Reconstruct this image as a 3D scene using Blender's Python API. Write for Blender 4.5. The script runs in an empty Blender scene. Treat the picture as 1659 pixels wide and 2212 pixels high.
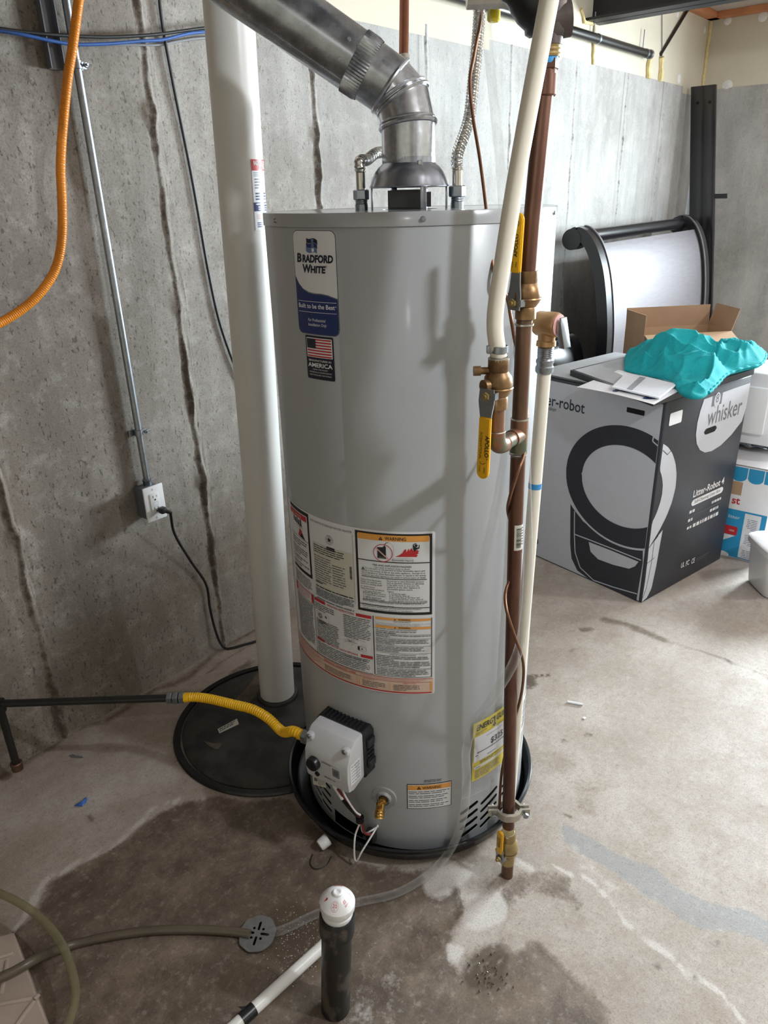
import bpy, bmesh, math, random
import numpy as np
from mathutils import Vector, Matrix, noise as mnoise

random.seed(7)
rng = np.random.default_rng(7)
C = bpy.context.scene.collection
V = Vector
PI = math.pi

# ------------------------------------------------------------------ camera geometry (photograph 1659 x 2212)
W, H = 1659.0, 2212.0
FPX = 1578.0
CAM_H = 1.55
def _basis():
    v1 = V(((2265 - W/2)/FPX, -(378 - H/2)/FPX, -1.0))
    n = V(((945 - W/2)/FPX, -(4750 - H/2)/FPX, -1.0))
    z = (-n).normalized()
    x = (v1 - z*v1.dot(z)).normalized()
    y = z.cross(x)
    return Matrix((x, y, z))
RM = _basis()
CAM = V((0, 0, CAM_H))
def ray(px, py): return RM @ V(((px - W/2)/FPX, -(py - H/2)/FPX, -1.0))
def onz(px, py, z=0.0):
    d = ray(px, py); return CAM + d*((z - CAM_H)/d.z)
def ony(px, py, y):
    d = ray(px, py); return CAM + d*(y/d.y)
def onx(px, py, x):
    d = ray(px, py); return CAM + d*(x/d.x)
def atd(px, py, d): return CAM + ray(px, py)*d
def onplane(px, py, p0, n):
    d = ray(px, py); return CAM + d*((V(p0) - CAM).dot(n)/d.dot(n))
def proj(p):
    c = RM.transposed() @ (V(p) - CAM)
    return (W/2 + FPX*c.x/-c.z, H/2 - FPX*c.y/-c.z)
def depth(p): return -(RM.transposed() @ (V(p) - CAM)).z
def zat(py, x, y):
    lo, hi = -0.5, 3.0
    for _ in range(50):
        m = (lo + hi)/2
        if proj((x, y, m))[1] > py: lo = m
        else: hi = m
    return lo
RIGHT = V((0.637, -0.770, 0)).normalized()      # camera's right, on the level
FORE = V((0.770, 0.637, 0)).normalized()        # away from the camera, on the level
UP = V((0, 0, 1))

# ------------------------------------------------------------------ materials
def _mat(name):
    m = bpy.data.materials.new(name); m.use_nodes = True
    nt = m.node_tree; b = nt.nodes['Principled BSDF']
    return m, nt, b
def rgb(r, g, b):
    def f(c):
        c /= 255.0
        return c/12.92 if c <= 0.04045 else ((c + 0.055)/1.055)**2.4
    return (f(r), f(g), f(b), 1)
def N(nt, typ, **kw):
    n = nt.nodes.new(typ)
    for k, v in kw.items():
        if k in n.inputs: n.inputs[k].default_value = v
        else: setattr(n, k, v)
    return n
def L(nt, a, b): nt.links.new(a, b)
def coords(nt, scale=(1, 1, 1)):
    g = N(nt, 'ShaderNodeNewGeometry'); mp = N(nt, 'ShaderNodeMapping')
    L(nt, g.outputs['Position'], mp.inputs['Vector']); mp.inputs['Scale'].default_value = scale
    return mp.outputs['Vector']
def ramp(nt, src, stops):
    r = N(nt, 'ShaderNodeValToRGB'); cr = r.color_ramp
    while len(cr.elements) < len(stops): cr.elements.new(0.5)
    for e, (p, c) in zip(cr.elements, stops):
        e.position = p; e.color = c if len(c) == 4 else (*c, 1)
    L(nt, src, r.inputs['Fac']); return r
def g1(v): return (v, v, v, 1)
def mix(nt, fac, a, b, mode='MIX'):
    m = N(nt, 'ShaderNodeMix', data_type='RGBA', blend_type=mode)
    for i, s in ((6, a), (7, b)):
        if hasattr(s, 'node'): L(nt, s, m.inputs[i])
        else: m.inputs[i].default_value = s
    if hasattr(fac, 'node'): L(nt, fac, m.inputs[0])
    else: m.inputs[0].default_value = fac
    return m.outputs[2]
def math_(nt, op, a, b=0.0, clamp=False):
    m = N(nt, 'ShaderNodeMath', operation=op, use_clamp=clamp)
    for i, s in ((0, a), (1, b)):
        if hasattr(s, 'node'): L(nt, s, m.inputs[i])
        else: m.inputs[i].default_value = s
    return m.outputs[0]
def noise_(nt, vec, scale, detail=4, rough=0.55, dist=0.0):
    n = N(nt, 'ShaderNodeTexNoise', Scale=scale, Detail=detail, Roughness=rough, Distortion=dist)
    L(nt, vec, n.inputs['Vector']); return n.outputs['Fac']
def bump_(nt, b, h, strength, dist=0.002):
    n = N(nt, 'ShaderNodeBump', Strength=strength, Distance=dist)
    L(nt, h, n.inputs['Height']); L(nt, n.outputs['Normal'], b.inputs['Normal'])
def simple(name, col, rough=0.5, metal=0.0, vary=0.06, scale=30.0, col2=None, stretch=(1, 1, 1), bump=0.0, spec=0.5, lo=0.3, hi=0.7, coat=0.0, rvary=0.0):
    """A surface of one colour with a slight procedural mottling (or patches of a second colour)."""
    m, nt, b = _mat(name)
    v = coords(nt, stretch); f = noise_(nt, v, scale)
    c2 = col2 if col2 else (col[0]*(1 - vary*2), col[1]*(1 - vary*2), col[2]*(1 - vary*2), 1)
    r = ramp(nt, f, [(lo, c2), (hi, col)])
    L(nt, r.outputs['Color'], b.inputs['Base Color'])
    b.inputs['Roughness'].default_value = rough; b.inputs['Metallic'].default_value = metal
    b.inputs['Specular IOR Level'].default_value = spec
    if coat: b.inputs['Coat Weight'].default_value = coat; b.inputs['Coat Roughness'].default_value = 0.12
    if rvary:
        rr = N(nt, 'ShaderNodeMapRange'); L(nt, f, rr.inputs[0])
        rr.inputs['To Min'].default_value = rough - rvary; rr.inputs['To Max'].default_value = rough + rvary
        L(nt, rr.outputs[0], b.inputs['Roughness'])
    if bump: bump_(nt, b, f, bump)
    return m

M = {}
def build_materials():
    M['heater'] = simple('heater_grey_enamel', rgb(166, 169, 173), 0.33, 0.0, 0.015, 6, coat=0.25)
    M['lid'] = simple('heater_lid_grey_enamel', rgb(162, 164, 168), 0.22, 0.0, 0.015, 6, coat=0.6)
    M['galv'] = simple('galvanised_steel', rgb(196, 198, 203), 0.24, 1.0, 0.1, 90, col2=rgb(172, 175, 181), rvary=0.06)
    M['duct'] = simple('dull_galvanised_duct', rgb(178, 181, 186), 0.27, 1.0, 0.1, 26, col2=rgb(128, 130, 134), stretch=(1, 1, 1), rvary=0.12)
    M['alu'] = simple('dull_aluminium', rgb(158, 162, 172), 0.27, 1.0, 0.06, 40)
    M['chrome'] = simple('stainless_steel', rgb(205, 203, 198), 0.2, 1.0, 0.04, 40)
    M['zinc'] = simple('zinc_plated_steel', rgb(165, 172, 180), 0.34, 1.0, 0.1, 60)
    M['copper'] = simple('bright_copper', rgb(150, 98, 76), 0.33, 0.9, 0.12, 25, stretch=(1, 1, .2))
    M['copper_dark'] = simple('tarnished_copper_tube', rgb(132, 94, 72), 0.4, 0.8, 0.12, 25)
    M['copper_old'] = simple('aged_copper', rgb(124, 96, 78), 0.45, 0.7, 0.2, 22, col2=rgb(92, 70, 57), stretch=(1, 1, .35), rvary=0.1)
    M['copper_red'] = simple('red_stained_copper', rgb(114, 84, 71), 0.40, 0.75, 0.2, 30, col2=rgb(90, 60, 52), stretch=(1, 1, .3))
    M['verdigris'] = simple('verdigris_copper', rgb(136, 100, 80), 0.45, 0.65, 0.2, 30, col2=rgb(92, 108, 92), lo=.42, hi=.56)
    M['solder'] = simple('solder', rgb(200, 195, 185), 0.35, 1.0, 0.08, 60)
    M['bronze'] = simple('weathered_bronze', rgb(150, 118, 82), 0.42, 0.75, 0.16, 45, col2=rgb(104, 80, 56), bump=.1)
    M['bronze_new'] = simple('cast_bronze', rgb(196, 158, 114), 0.38, 0.75, 0.06, 60, bump=.1)
    M['brass'] = simple('brass', rgb(214, 170, 92), 0.25, 1.0, 0.08, 40)
    M['clamp'] = simple('pale_cast_alloy', rgb(188, 182, 168), 0.42, 0.6, 0.1, 50)
    M['brass_dull'] = simple('dull_brass', rgb(172, 150, 104), 0.42, 0.75, 0.12, 45)
    M['iron'] = simple('black_iron_pipe', rgb(44, 42, 41), 0.36, 0.35, 0.12, 40)
    M['castiron'] = simple('brown_cast_metal', rgb(92, 82, 80), 0.5, 0.7, 0.15, 60, bump=.3)
    M['blackp'] = simple('black_plastic', rgb(26, 28, 32), 0.32, 0, 0.1, 30)
    M['panblack'] = simple('pan_black_plastic', rgb(24, 26, 30), 0.22, 0, 0.08, 20)
    M['sump'] = simple('dusty_black_plastic', rgb(32, 32, 34), 0.45, 0, 0.1, 14, col2=rgb(56, 53, 50), lo=.45, hi=.6)
    M['dust'] = simple('dried_mud', rgb(96, 86, 74), 0.9, 0, 0.2, 40, bump=.4)
    M['abs'] = simple('dirty_black_abs', rgb(28, 28, 29), 0.4, 0, 0.1, 22, col2=rgb(78, 71, 65), lo=.43, hi=.49, stretch=(1, 1, .6))
    M['pvc'] = simple('white_pvc', rgb(226, 224, 221), 0.32, 0, 0.02, 8)
    M['pex'] = simple('ivory_hose', rgb(232, 226, 212), 0.38, 0, 0.03, 14)
    M['whitep'] = simple('white_plastic', rgb(228, 228, 230), 0.3, 0, 0.02, 20)
    M['greyp'] = simple('light_grey_plastic', rgb(200, 201, 206), 0.42, 0, 0.03, 20)
    M['yellow'] = simple('yellow_vinyl', rgb(234, 178, 28), 0.38, 0, 0.05, 20)
    M['yellowtube'] = simple('yellow_coated_tube', rgb(240, 186, 20), 0.36, 0, 0.05, 20)
    M['orange'] = simple('orange_conduit', rgb(232, 138, 24), 0.4, 0, 0.06, 20)
    M['blackcable'] = simple('black_cable_jacket', rgb(30, 31, 35), 0.42, 0, 0.1, 30)
    M['bluecable'] = simple('blue_cable_jacket', rgb(46, 92, 165), 0.42, 0, 0.1, 30)
    M['tape'] = simple('blue_tape', rgb(58, 150, 215), 0.45, 0, 0.15, 120, stretch=(.2, .2, 1))
    M['taupe'] = simple('cloudy_taupe_tube', rgb(98, 88, 75), 0.35, 0, 0.15, 12)
    M['beige'] = simple('beige_plastic', rgb(176, 160, 148), 0.42, 0, 0.03, 20)
    M['cream'] = simple('cream_board', rgb(206, 198, 180), 0.8, 0, 0.04, 3)
    M['foam'] = simple('yellow_spray_foam', rgb(226, 206, 150), 0.85, 0, 0.12, 40, bump=.5)
    M['spackle'] = simple('white_spackle', rgb(232, 230, 230), 0.85, 0, 0.05, 40)
    M['plate'] = simple('pine_top_plate', rgb(196, 128, 84), 0.6, 0, 0.12, 12, stretch=(.3, 1, 1))
    M['ceil'] = simple('tan_ceiling_board', rgb(186, 174, 164), 0.85, 0, 0.1, 4)
    M['steelbeam'] = simple('black_painted_steel', rgb(34, 35, 37), 0.45, 0.1, 0.12, 18)
    M['blackwood'] = simple('black_lacquered_wood', rgb(22, 21, 26), 0.28, 0, 0.1, 18, coat=.3)
    M['pewter'] = simple('pewter_panel', rgb(112, 108, 112), 0.5, 0.35, 0.08, 10, stretch=(1, 1, 8))
    M['card'] = simple('brown_cardboard', rgb(178, 146, 116), 0.8, 0, 0.05, 12)
    M['cardin'] = simple('inner_cardboard', rgb(160, 128, 102), 0.85, 0, 0.05, 12)
    M['boxgrey'] = simple('pale_grey_printed_card', rgb(186, 188, 195), 0.55, 0, 0.02, 25)
    M['boxdark'] = simple('charcoal_printed_card', rgb(44, 46, 54), 0.45, 0, 0.05, 25)
    M['boxtop'] = simple('grey_card_flap', rgb(168, 170, 174), 0.6, 0, 0.04, 25)
    M['boxblue'] = simple('bright_blue_printed_card', rgb(36, 142, 188), 0.5, 0, 0.04, 20)
    M['boxwhite'] = simple('white_printed_card', rgb(222, 220, 222), 0.5, 0, 0.02, 20)
    M['teal'] = simple('teal_terry_cloth', rgb(30, 156, 164), 0.9, 0, 0.1, 160, bump=.35, spec=.2)
    M['paper'] = simple('white_paper', rgb(232, 233, 238), 0.6, 0, 0.01, 10)
    M['label'] = simple('label_paper', rgb(220, 221, 225), 0.45, 0, 0.01, 10)
    M['label_cream'] = simple('cream_label_paper', rgb(205, 203, 192), 0.45, 0, 0.01, 10)
    M['ink'] = simple('black_ink', rgb(24, 25, 29), 0.5, 0, 0.02, 10)
    M['inkgrey'] = simple('grey_ink', rgb(100, 102, 108), 0.5, 0, 0.02, 10)
    M['inkmid'] = simple('pale_grey_ink', rgb(138, 140, 146), 0.5, 0, 0.02, 10)
    M['navy'] = simple('navy_ink', rgb(32, 50, 106), 0.4, 0, 0.02, 10)
    M['navydark'] = simple('dark_navy_ink', rgb(24, 28, 48), 0.4, 0, 0.02, 10)
    M['steelblue'] = simple('steel_blue_ink', rgb(96, 118, 160), 0.4, 0, 0.02, 10)
    M['red'] = simple('red_ink', rgb(186, 40, 46), 0.45, 0, 0.02, 10)
    M['pink'] = simple('pink_ink', rgb(214, 160, 156), 0.45, 0, 0.02, 10)
    M['peach'] = simple('peach_label_paper', rgb(214, 192, 176), 0.45, 0, 0.02, 10)
    M['amber'] = simple('amber_ink', rgb(226, 158, 74), 0.45, 0, 0.02, 10)
    M['lemon'] = simple('lemon_yellow_paper', rgb(232, 212, 44), 0.45, 0, 0.02, 10)
    M['redwire'] = simple('red_wire', rgb(130, 40, 44), 0.4, 0, 0.05, 20)
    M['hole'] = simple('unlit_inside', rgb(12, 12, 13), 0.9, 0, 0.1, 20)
    M['bulb'] = None
    # clear vinyl: mostly transparent, slightly milky, glossy skin
    def clear(name, tint, milk, mfac, edge=.5):
        m, nt, b = _mat(name)
        out = nt.nodes['Material Output']
        tr = N(nt, 'ShaderNodeBsdfTransparent'); tr.inputs[0].default_value = tint
        b.inputs['Base Color'].default_value = milk; b.inputs['Roughness'].default_value = 0.12
        lw = N(nt, 'ShaderNodeLayerWeight', Blend=0.35)
        nz = noise_(nt, coords(nt), 30)
        f = math_(nt, 'ADD', math_(nt, 'MULTIPLY', lw.outputs['Facing'], edge), math_(nt, 'MULTIPLY', nz, mfac), True)
        ms = N(nt, 'ShaderNodeMixShader'); L(nt, f, ms.inputs[0]); L(nt, tr.outputs[0], ms.inputs[1]); L(nt, b.outputs[0], ms.inputs[2])
        L(nt, ms.outputs[0], out.inputs['Surface'])
        return m
    M['vinyl'] = clear('clear_vinyl', (.95, .95, .945, 1), rgb(232, 233, 236), 0.06, .36)
    M['vinyl_old'] = clear('yellowed_clear_vinyl', (.80, .78, .68, 1), rgb(150, 144, 116), 0.62)
    M['bag'] = clear('clear_plastic_bag', (.93, .93, .94, 1), rgb(214, 214, 218), 0.07, .22)
    M['pane'] = clear('window_glass', (.96, .98, .98, 1), rgb(220, 226, 228), 0.02)

# ------------------------------------------------------------------ mesh building
def catmull(pts, per=8):
    P = [V(p) for p in pts]; out = []
    n = len(P)
    for i in range(n - 1):
        p0 = P[i-1] if i else P[0]*2 - P[1]
        p1, p2 = P[i], P[i+1]
        p3 = P[i+2] if i + 2 < n else P[-1]*2 - P[-2]
        for k in range(per):
            t = k/per
            out.append(0.5*((2*p1) + (p2 - p0)*t + (2*p0 - 5*p1 + 4*p2 - p3)*t*t + (3*p1 - p0 - 3*p2 + p3)*t**3))
    out.append(P[-1]); return out
def resample(P, step):
    L_ = [0]
    for a, b in zip(P, P[1:]): L_.append(L_[-1] + (b - a).length)
    n = max(2, int(L_[-1]/step) + 1); out = []; j = 0
    for i in range(n):
        s = L_[-1]*i/(n - 1)
        while j < len(P) - 2 and L_[j+1] < s: j += 1
        t = (s - L_[j])/max(1e-9, L_[j+1] - L_[j]); out.append(P[j].lerp(P[j+1], min(1, max(0, t))))
    return out
def frame_of(z, hint=None):
    z = V(z).normalized()
    h = hint if hint is not None else (V((0, 0, 1)) if abs(z.z) < 0.9 else V((1, 0, 0)))
    x = (V(h) - z*V(h).dot(z)).normalized(); y = z.cross(x)
    return x, y, z

class MB:
    def __init__(s): s.v = []; s.f = []; s.m = []
    def add(s, verts, faces, mi=0):
        o = len(s.v); s.v.extend([tuple(p) for p in verts])
        for f in faces: s.f.append(tuple(i + o for i in f)); s.m.append(mi)
        return s
    def box(s, c, size, ax=None, mi=0):
        ax = ax or (V((1, 0, 0)), V((0, 1, 0)), V((0, 0, 1)))
        c = V(c); hx, hy, hz = (V(ax[i])*size[i]/2 for i in range(3))
        vs = [c + a*hx + b*hy + d*hz for d in (-1, 1) for b in (-1, 1) for a in (-1, 1)]
        return s.add(vs, [(0, 2, 3, 1), (4, 5, 7, 6), (0, 1, 5, 4), (2, 6, 7, 3), (0, 4, 6, 2), (1, 3, 7, 5)], mi)
    def rbox(s, c, size, ax=None, r=0.004, mi=0, seg=2):
        """box with rounded edges"""
        bm = bmesh.new(); bmesh.ops.create_cube(bm, size=1)
        bmesh.ops.scale(bm, vec=size, verts=bm.verts)
        bmesh.ops.bevel(bm, geom=bm.edges[:], offset=min(r, min(size)*0.49), segments=seg, affect='EDGES', profile=0.5)
        ax = ax or (V((1, 0, 0)), V((0, 1, 0)), V((0, 0, 1))); c = V(c)
        bm.verts.index_update()
        vs = [c + V(ax[0])*v.co.x + V(ax[1])*v.co.y + V(ax[2])*v.co.z for v in bm.verts]
        fs = [tuple(v.index for v in f.verts) for f in bm.faces]
        bm.free(); return s.add(vs, fs, mi)
    def lathe(s, prof, origin=(0, 0, 0), axis=(0, 0, 1), n=32, mi=0, hint=None, a0=0.0, a1=2*PI):
        """prof: list of (radius, distance along axis)"""
        x, y, z = frame_of(axis, hint); o = V(origin)
        full = abs(a1 - a0 - 2*PI) < 1e-6; cols = n if full else n + 1
        vs = []
        for r, d in prof:
            for k in range(cols):
                a = a0 + (a1 - a0)*k/n
                vs.append(o + z*d + (x*math.cos(a) + y*math.sin(a))*r)
        fs = []
        for i in range(len(prof) - 1):
            for k in range(n):
                a, b = i*cols + k, i*cols + (k + 1) % cols
                fs.append((a, b, b + cols, a + cols))
        return s.add(vs, fs, mi)
    def cyl(s, p0, p1, r, r1=None, n=20, mi=0, caps=True):
        p0, p1 = V(p0), V(p1); r1 = r if r1 is None else r1; ln = (p1 - p0).length
        pr = [(r, 0), (r1, ln)]
        if caps: pr = [(1e-5, 0)] + pr + [(1e-5, ln)]
        return s.lathe(pr, p0, p1 - p0, n, mi)
    def tube(s, path, r, n=12, mi=0, caps=True):
        """path: points; r: number or function of (fraction, length)"""
        P = [V(p) for p in path]; m = len(P)
        ln = [0.0]
        for a, b in zip(P, P[1:]): ln.append(ln[-1] + (b - a).length)
        t0 = (P[1] - P[0]).normalized(); x, y, _ = frame_of(t0); vs = []
        for i, p in enumerate(P):
            t = (P[min(i+1, m-1)] - P[max(i-1, 0)]).normalized()
            x = (x - t*x.dot(t)).normalized(); y = t.cross(x)
            rr = r(ln[i]/ln[-1], ln[i]) if callable(r) else r
            for k in range(n):
                a = 2*PI*k/n; vs.append(p + (x*math.cos(a) + y*math.sin(a))*rr)
        fs = [(i*n + k, i*n + (k+1) % n, (i+1)*n + (k+1) % n, (i+1)*n + k) for i in range(m - 1) for k in range(n)]
        if caps: fs += [tuple(range(n - 1, -1, -1)), tuple((m-1)*n + k for k in range(n))]
        return s.add(vs, fs, mi)
    def prism(s, poly, o, ax, ay, az, d, mi=0):
        """polygon (x,y) in the plane (o; ax, ay), thickness d along az"""
        o, ax, ay, az = V(o), V(ax), V(ay), V(az); n = len(poly)
        vs = [o + ax*p[0] + ay*p[1] for p in poly] + [o + ax*p[0] + ay*p[1] + az*d for p in poly]
        fs = [tuple(range(n - 1, -1, -1)), tuple(range(n, 2*n))] + [(i, (i+1) % n, n + (i+1) % n, n + i) for i in range(n)]
        return s.add(vs, fs, mi)
    def hexnut(s, p0, axis, r, hgt, mi=0, hint=None, hole=None):
        x, y, z = frame_of(axis, hint); c = r*0.06
        pr = [(1e-5, 0), (r*0.86, 0), (r, c*2), (r, hgt - c*2), (r*0.86, hgt), (1e-5, hgt)]
        return s.lathe(pr, p0, axis, 6, mi, hint)
    def build(s, name, mats, parent=None, smooth=True, angle=38, origin=None, merge=0.0):
        me = bpy.data.meshes.new(name)
        if parent is not None: org = V(parent['_o'])
        elif origin is not None: org = V(origin)
        else:
            a = np.array(s.v); lo, hi = a.min(0), a.max(0); org = V(((lo[0]+hi[0])/2, (lo[1]+hi[1])/2, lo[2]))
        me.from_pydata([V(p) - org for p in s.v], [], s.f)
        mats = mats if isinstance(mats, (list, tuple)) else [mats]
        for m in mats: me.materials.append(M[m] if isinstance(m, str) else m)
        me.polygons.foreach_set('material_index', s.m)
        bm = bmesh.new(); bm.from_mesh(me)
        bmesh.ops.remove_doubles(bm, verts=bm.verts, dist=max(1e-6, merge))
        bmesh.ops.recalc_face_normals(bm, faces=bm.faces)
        bm.to_mesh(me); bm.free()
        if smooth:
            me.polygons.foreach_set('use_smooth', [True]*len(me.polygons)); me.set_sharp_from_angle(angle=math.radians(angle))
        me.update()
        ob = bpy.data.objects.new(name, me); C.objects.link(ob)
        ob['_o'] = tuple(org)
        if parent is not None: ob.parent = parent
        else: ob.location = org
        return ob

def tag(o, label=None, cat=None, group=None, kind=None):
    if label: o['label'] = label
    if cat: o['category'] = cat
    if group: o['group'] = group
    if kind: o['kind'] = kind
    return o
def thing(name, loc, label, cat, group=None):
    o = bpy.data.objects.new(name, None); C.objects.link(o); o.location = loc; o['_o'] = tuple(loc)
    o.empty_display_size = 0.05
    return tag(o, label, cat, group)

# ------------------------------------------------------------------ printed matter
_tcache = {}
def text_shape(body, bold=0.0, shear=0.0, res=3):
    key = (body, bold, shear, res)
    if key in _tcache: return _tcache[key]
    cu = bpy.data.curves.new('t', 'FONT'); cu.body = body; cu.size = 1.0; cu.resolution_u = res
    cu.offset = bold; cu.shear = shear; cu.fill_mode = 'FRONT'
    ob = bpy.data.objects.new('t', cu)
    me = bpy.data.meshes.new_from_object(ob)
    vs = np.array([v.co[:2] for v in me.vertices]) if len(me.vertices) else np.zeros((0, 2))
    fs = [tuple(p.vertices) for p in me.polygons]
    bpy.data.objects.remove(ob); bpy.data.curves.remove(cu); bpy.data.meshes.remove(me)
    _tcache[key] = (vs, fs); return vs, fs

class Print(MB):
    """Flat artwork in (u, v) laid on a surface by fn(u, v, lift)."""
    def __init__(s, fn, step=0.004, lift=0.0007, gap=0.0004):
        super().__init__(); s.fn = fn; s.step = step; s.l0 = lift; s.gap = gap
    def lift(s, layer): return s.l0 + s.gap*layer
    def cols(s, us, lo, hi, mi, layer):
        vs = []
        for u in us: vs += [s.fn(u, lo(u), s.lift(layer)), s.fn(u, hi(u), s.lift(layer))]
        s.add(vs, [(2*i, 2*i+2, 2*i+3, 2*i+1) for i in range(len(us) - 1)], mi)
    def rect(s, u0, v0, u1, v1, mi, layer=0, r=0.0):
        u0, u1 = min(u0, u1), max(u0, u1); v0, v1 = min(v0, v1), max(v0, v1)
        us = list(np.linspace(u0, u1, max(2, int((u1 - u0)/s.step) + 1)))
        if r > 0:
            us = sorted(set(us + [u0 + r*(1 - math.cos(a)) for a in np.linspace(0, PI/2, 7)] + [u1 - r*(1 - math.cos(a)) for a in np.linspace(0, PI/2, 7)]))
        def ins(u):
            d = min(u - u0, u1 - u)
            return 0 if r <= 0 or d >= r else r - math.sqrt(max(0, r*r - (r - d)**2))
        s.cols(us, lambda u: v0 + ins(u), lambda u: v1 - ins(u), mi, layer)
    def frame(s, u0, v0, u1, v1, t, mi, layer=0):
        s.rect(u0, v0, u1, v0 + t, mi, layer); s.rect(u0, v1 - t, u1, v1, mi, layer)
        s.rect(u0, v0 + t, u0 + t, v1 - t, mi, layer); s.rect(u1 - t, v0 + t, u1, v1 - t, mi, layer)
    def poly(s, pts, mi, layer=0):
        s.add([s.fn(u, v, s.lift(layer)) for u, v in pts], [tuple(range(len(pts)))], mi)
    def ring(s, cu, cv, r0, r1, mi, layer=0, n=40, sy=1.0, a0=0.0, a1=2*PI):
        vs = []
        for k in range(n + 1):
            a = a0 + (a1 - a0)*k/n
            for r in (r0, r1): vs.append(s.fn(cu + r*math.cos(a), cv + sy*r*math.sin(a), s.lift(layer)))
        s.add(vs, [(2*i, 2*i+2, 2*i+3, 2*i+1) for i in range(n)], mi)
    def disc(s, cu, cv, r, mi, layer=0, sy=1.0): s.ring(cu, cv, 0.0, r, mi, layer, 32, sy)
    def line(s, pts, w, mi, layer=0):
        for (a, b), (c, d) in zip(pts, pts[1:]):
            l = math.hypot(c - a, d - b)
            if l < 1e-9: continue
            nx, ny = -(d - b)/l*w/2, (c - a)/l*w/2
            k = max(1, int(l/ max(s.step*2, 0.006))); vs = []
            for i in range(k + 1):
                t = i/k; u, v = a + (c - a)*t, b + (d - b)*t
                vs += [s.fn(u + nx, v + ny, s.lift(layer)), s.fn(u - nx, v - ny, s.lift(layer))]
            s.add(vs, [(2*i, 2*i+2, 2*i+3, 2*i+1) for i in range(k)], mi)
    def text(s, body, u, v, size, mi, layer=1, align='C', bold=0.0, shear=0.0, width=None, rot=0.0, res=3, sx=1.0):
        vs, fs = text_shape(body, bold, shear, res)
        if not len(vs): return
        lo, hi = vs[:, 0].min(), vs[:, 0].max()
        kx = size*sx if width is None else width/(hi - lo)
        off = {'L': lo, 'C': (lo + hi)/2, 'R': hi}[align]
        c, sn = math.cos(rot), math.sin(rot); out = []
        for x, y in vs:
            a, b = (x - off)*kx, y*size
            out.append(s.fn(u + a*c - b*sn, v + a*sn + b*c, s.lift(layer)))
        s.add(out, fs, mi)
    def para(s, u0, u1, vt, vb, n, mi, layer=1, seed=1, h=0.42, last=0.6, wl=(3, 9)):
        """lines of print too small to read in the photograph: broken hairlines, one per line"""
        rr = random.Random(seed); sp = (vt - vb)/n; cw = sp*0.55
        for i in range(n):
            v = vt - sp*(i + 0.75); end = u1 if i < n - 1 else u0 + (u1 - u0)*last
            end -= rr.random()*(u1 - u0)*0.08; u = u0
            while u < end - cw:
                w = min(end - u, cw*rr.randint(*wl)); s.rect(u, v, u + w*0.96, v + sp*h, mi, layer); u += w + cw*0.5

def camera():
    cd = bpy.data.cameras.new('camera'); co = bpy.data.objects.new('camera', cd); C.objects.link(co)
    cd.sensor_fit = 'VERTICAL'; cd.sensor_height = 24.0; cd.lens = FPX/H*24.0; cd.clip_start = 0.02; cd.clip_end = 100
    m = RM.to_4x4(); m.translation = CAM
    co.matrix_world = m; bpy.context.scene.camera = co
# ------------------------------------------------------------------ the room
YW, XW, ZC = 1.994, 5.907, 2.155          # face of the long wall, face of the far wall, top of the poured concrete
ZCEIL = 2.60
SEAMS = [-0.56, 0.09, 0.75, 1.392, 2.05, 2.70, 3.345, 3.994, 4.65, 5.25]

def seg_dist(X, Y, a, b):
    ax, ay = a; bx, by = b; dx, dy = bx - ax, by - ay; l2 = dx*dx + dy*dy + 1e-12
    t = np.clip(((X - ax)*dx + (Y - ay)*dy)/l2, 0, 1)
    return np.hypot(X - ax - t*dx, Y - ay - t*dy)
def poly_sd(X, Y, P):
    d = np.full(X.shape, 1e9); ins = np.zeros(X.shape, bool)
    for (a, b) in zip(P, P[1:] + P[:1]):
        d = np.minimum(d, seg_dist(X, Y, a, b))
        c = ((a[1] > Y) != (b[1] > Y)) & (X < (b[0] - a[0])*(Y - a[1])/((b[1] - a[1]) + 1e-12) + a[0])
        ins ^= c
    return np.where(ins, -d, d)
def vnoise(X, Y, s, seed=0):
    """smooth value noise on arrays"""
    r = np.random.default_rng(seed); T = r.random((64, 64))
    x, y = X*s + 13.7, Y*s + 7.3; xi, yi = np.floor(x).astype(int), np.floor(y).astype(int)
    fx, fy = x - xi, y - yi; fx, fy = fx*fx*(3 - 2*fx), fy*fy*(3 - 2*fy)
    g = lambda i, j: T[(xi + i) % 64, (yi + j) % 64]
    return (g(0, 0)*(1-fx) + g(1, 0)*fx)*(1-fy) + (g(0, 1)*(1-fx) + g(1, 1)*fx)*fy
def grid_mesh(name, us, vs, fn, mats, attrs=None):
    nu, nv = len(us), len(vs); U, Vv = np.meshgrid(us, vs, indexing='ij')
    P = fn(U.ravel(), Vv.ravel())
    me = bpy.data.meshes.new(name)
    i, j = np.meshgrid(np.arange(nu - 1), np.arange(nv - 1), indexing='ij'); a = (i*nv + j).ravel()
    F = np.stack([a, a + nv, a + nv + 1, a + 1], 1)
    me.from_pydata(P.tolist(), [], F.tolist())
    for k, arr in (attrs or {}).items():
        at = me.attributes.new(k, 'FLOAT', 'POINT'); at.data.foreach_set('value', np.ascontiguousarray(arr.ravel(), dtype=np.float32))
    for m in mats: me.materials.append(m)
    me.polygons.foreach_set('use_smooth', [True]*len(me.polygons)); me.update()
    ob = bpy.data.objects.new(name, me); C.objects.link(ob); return ob

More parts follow.
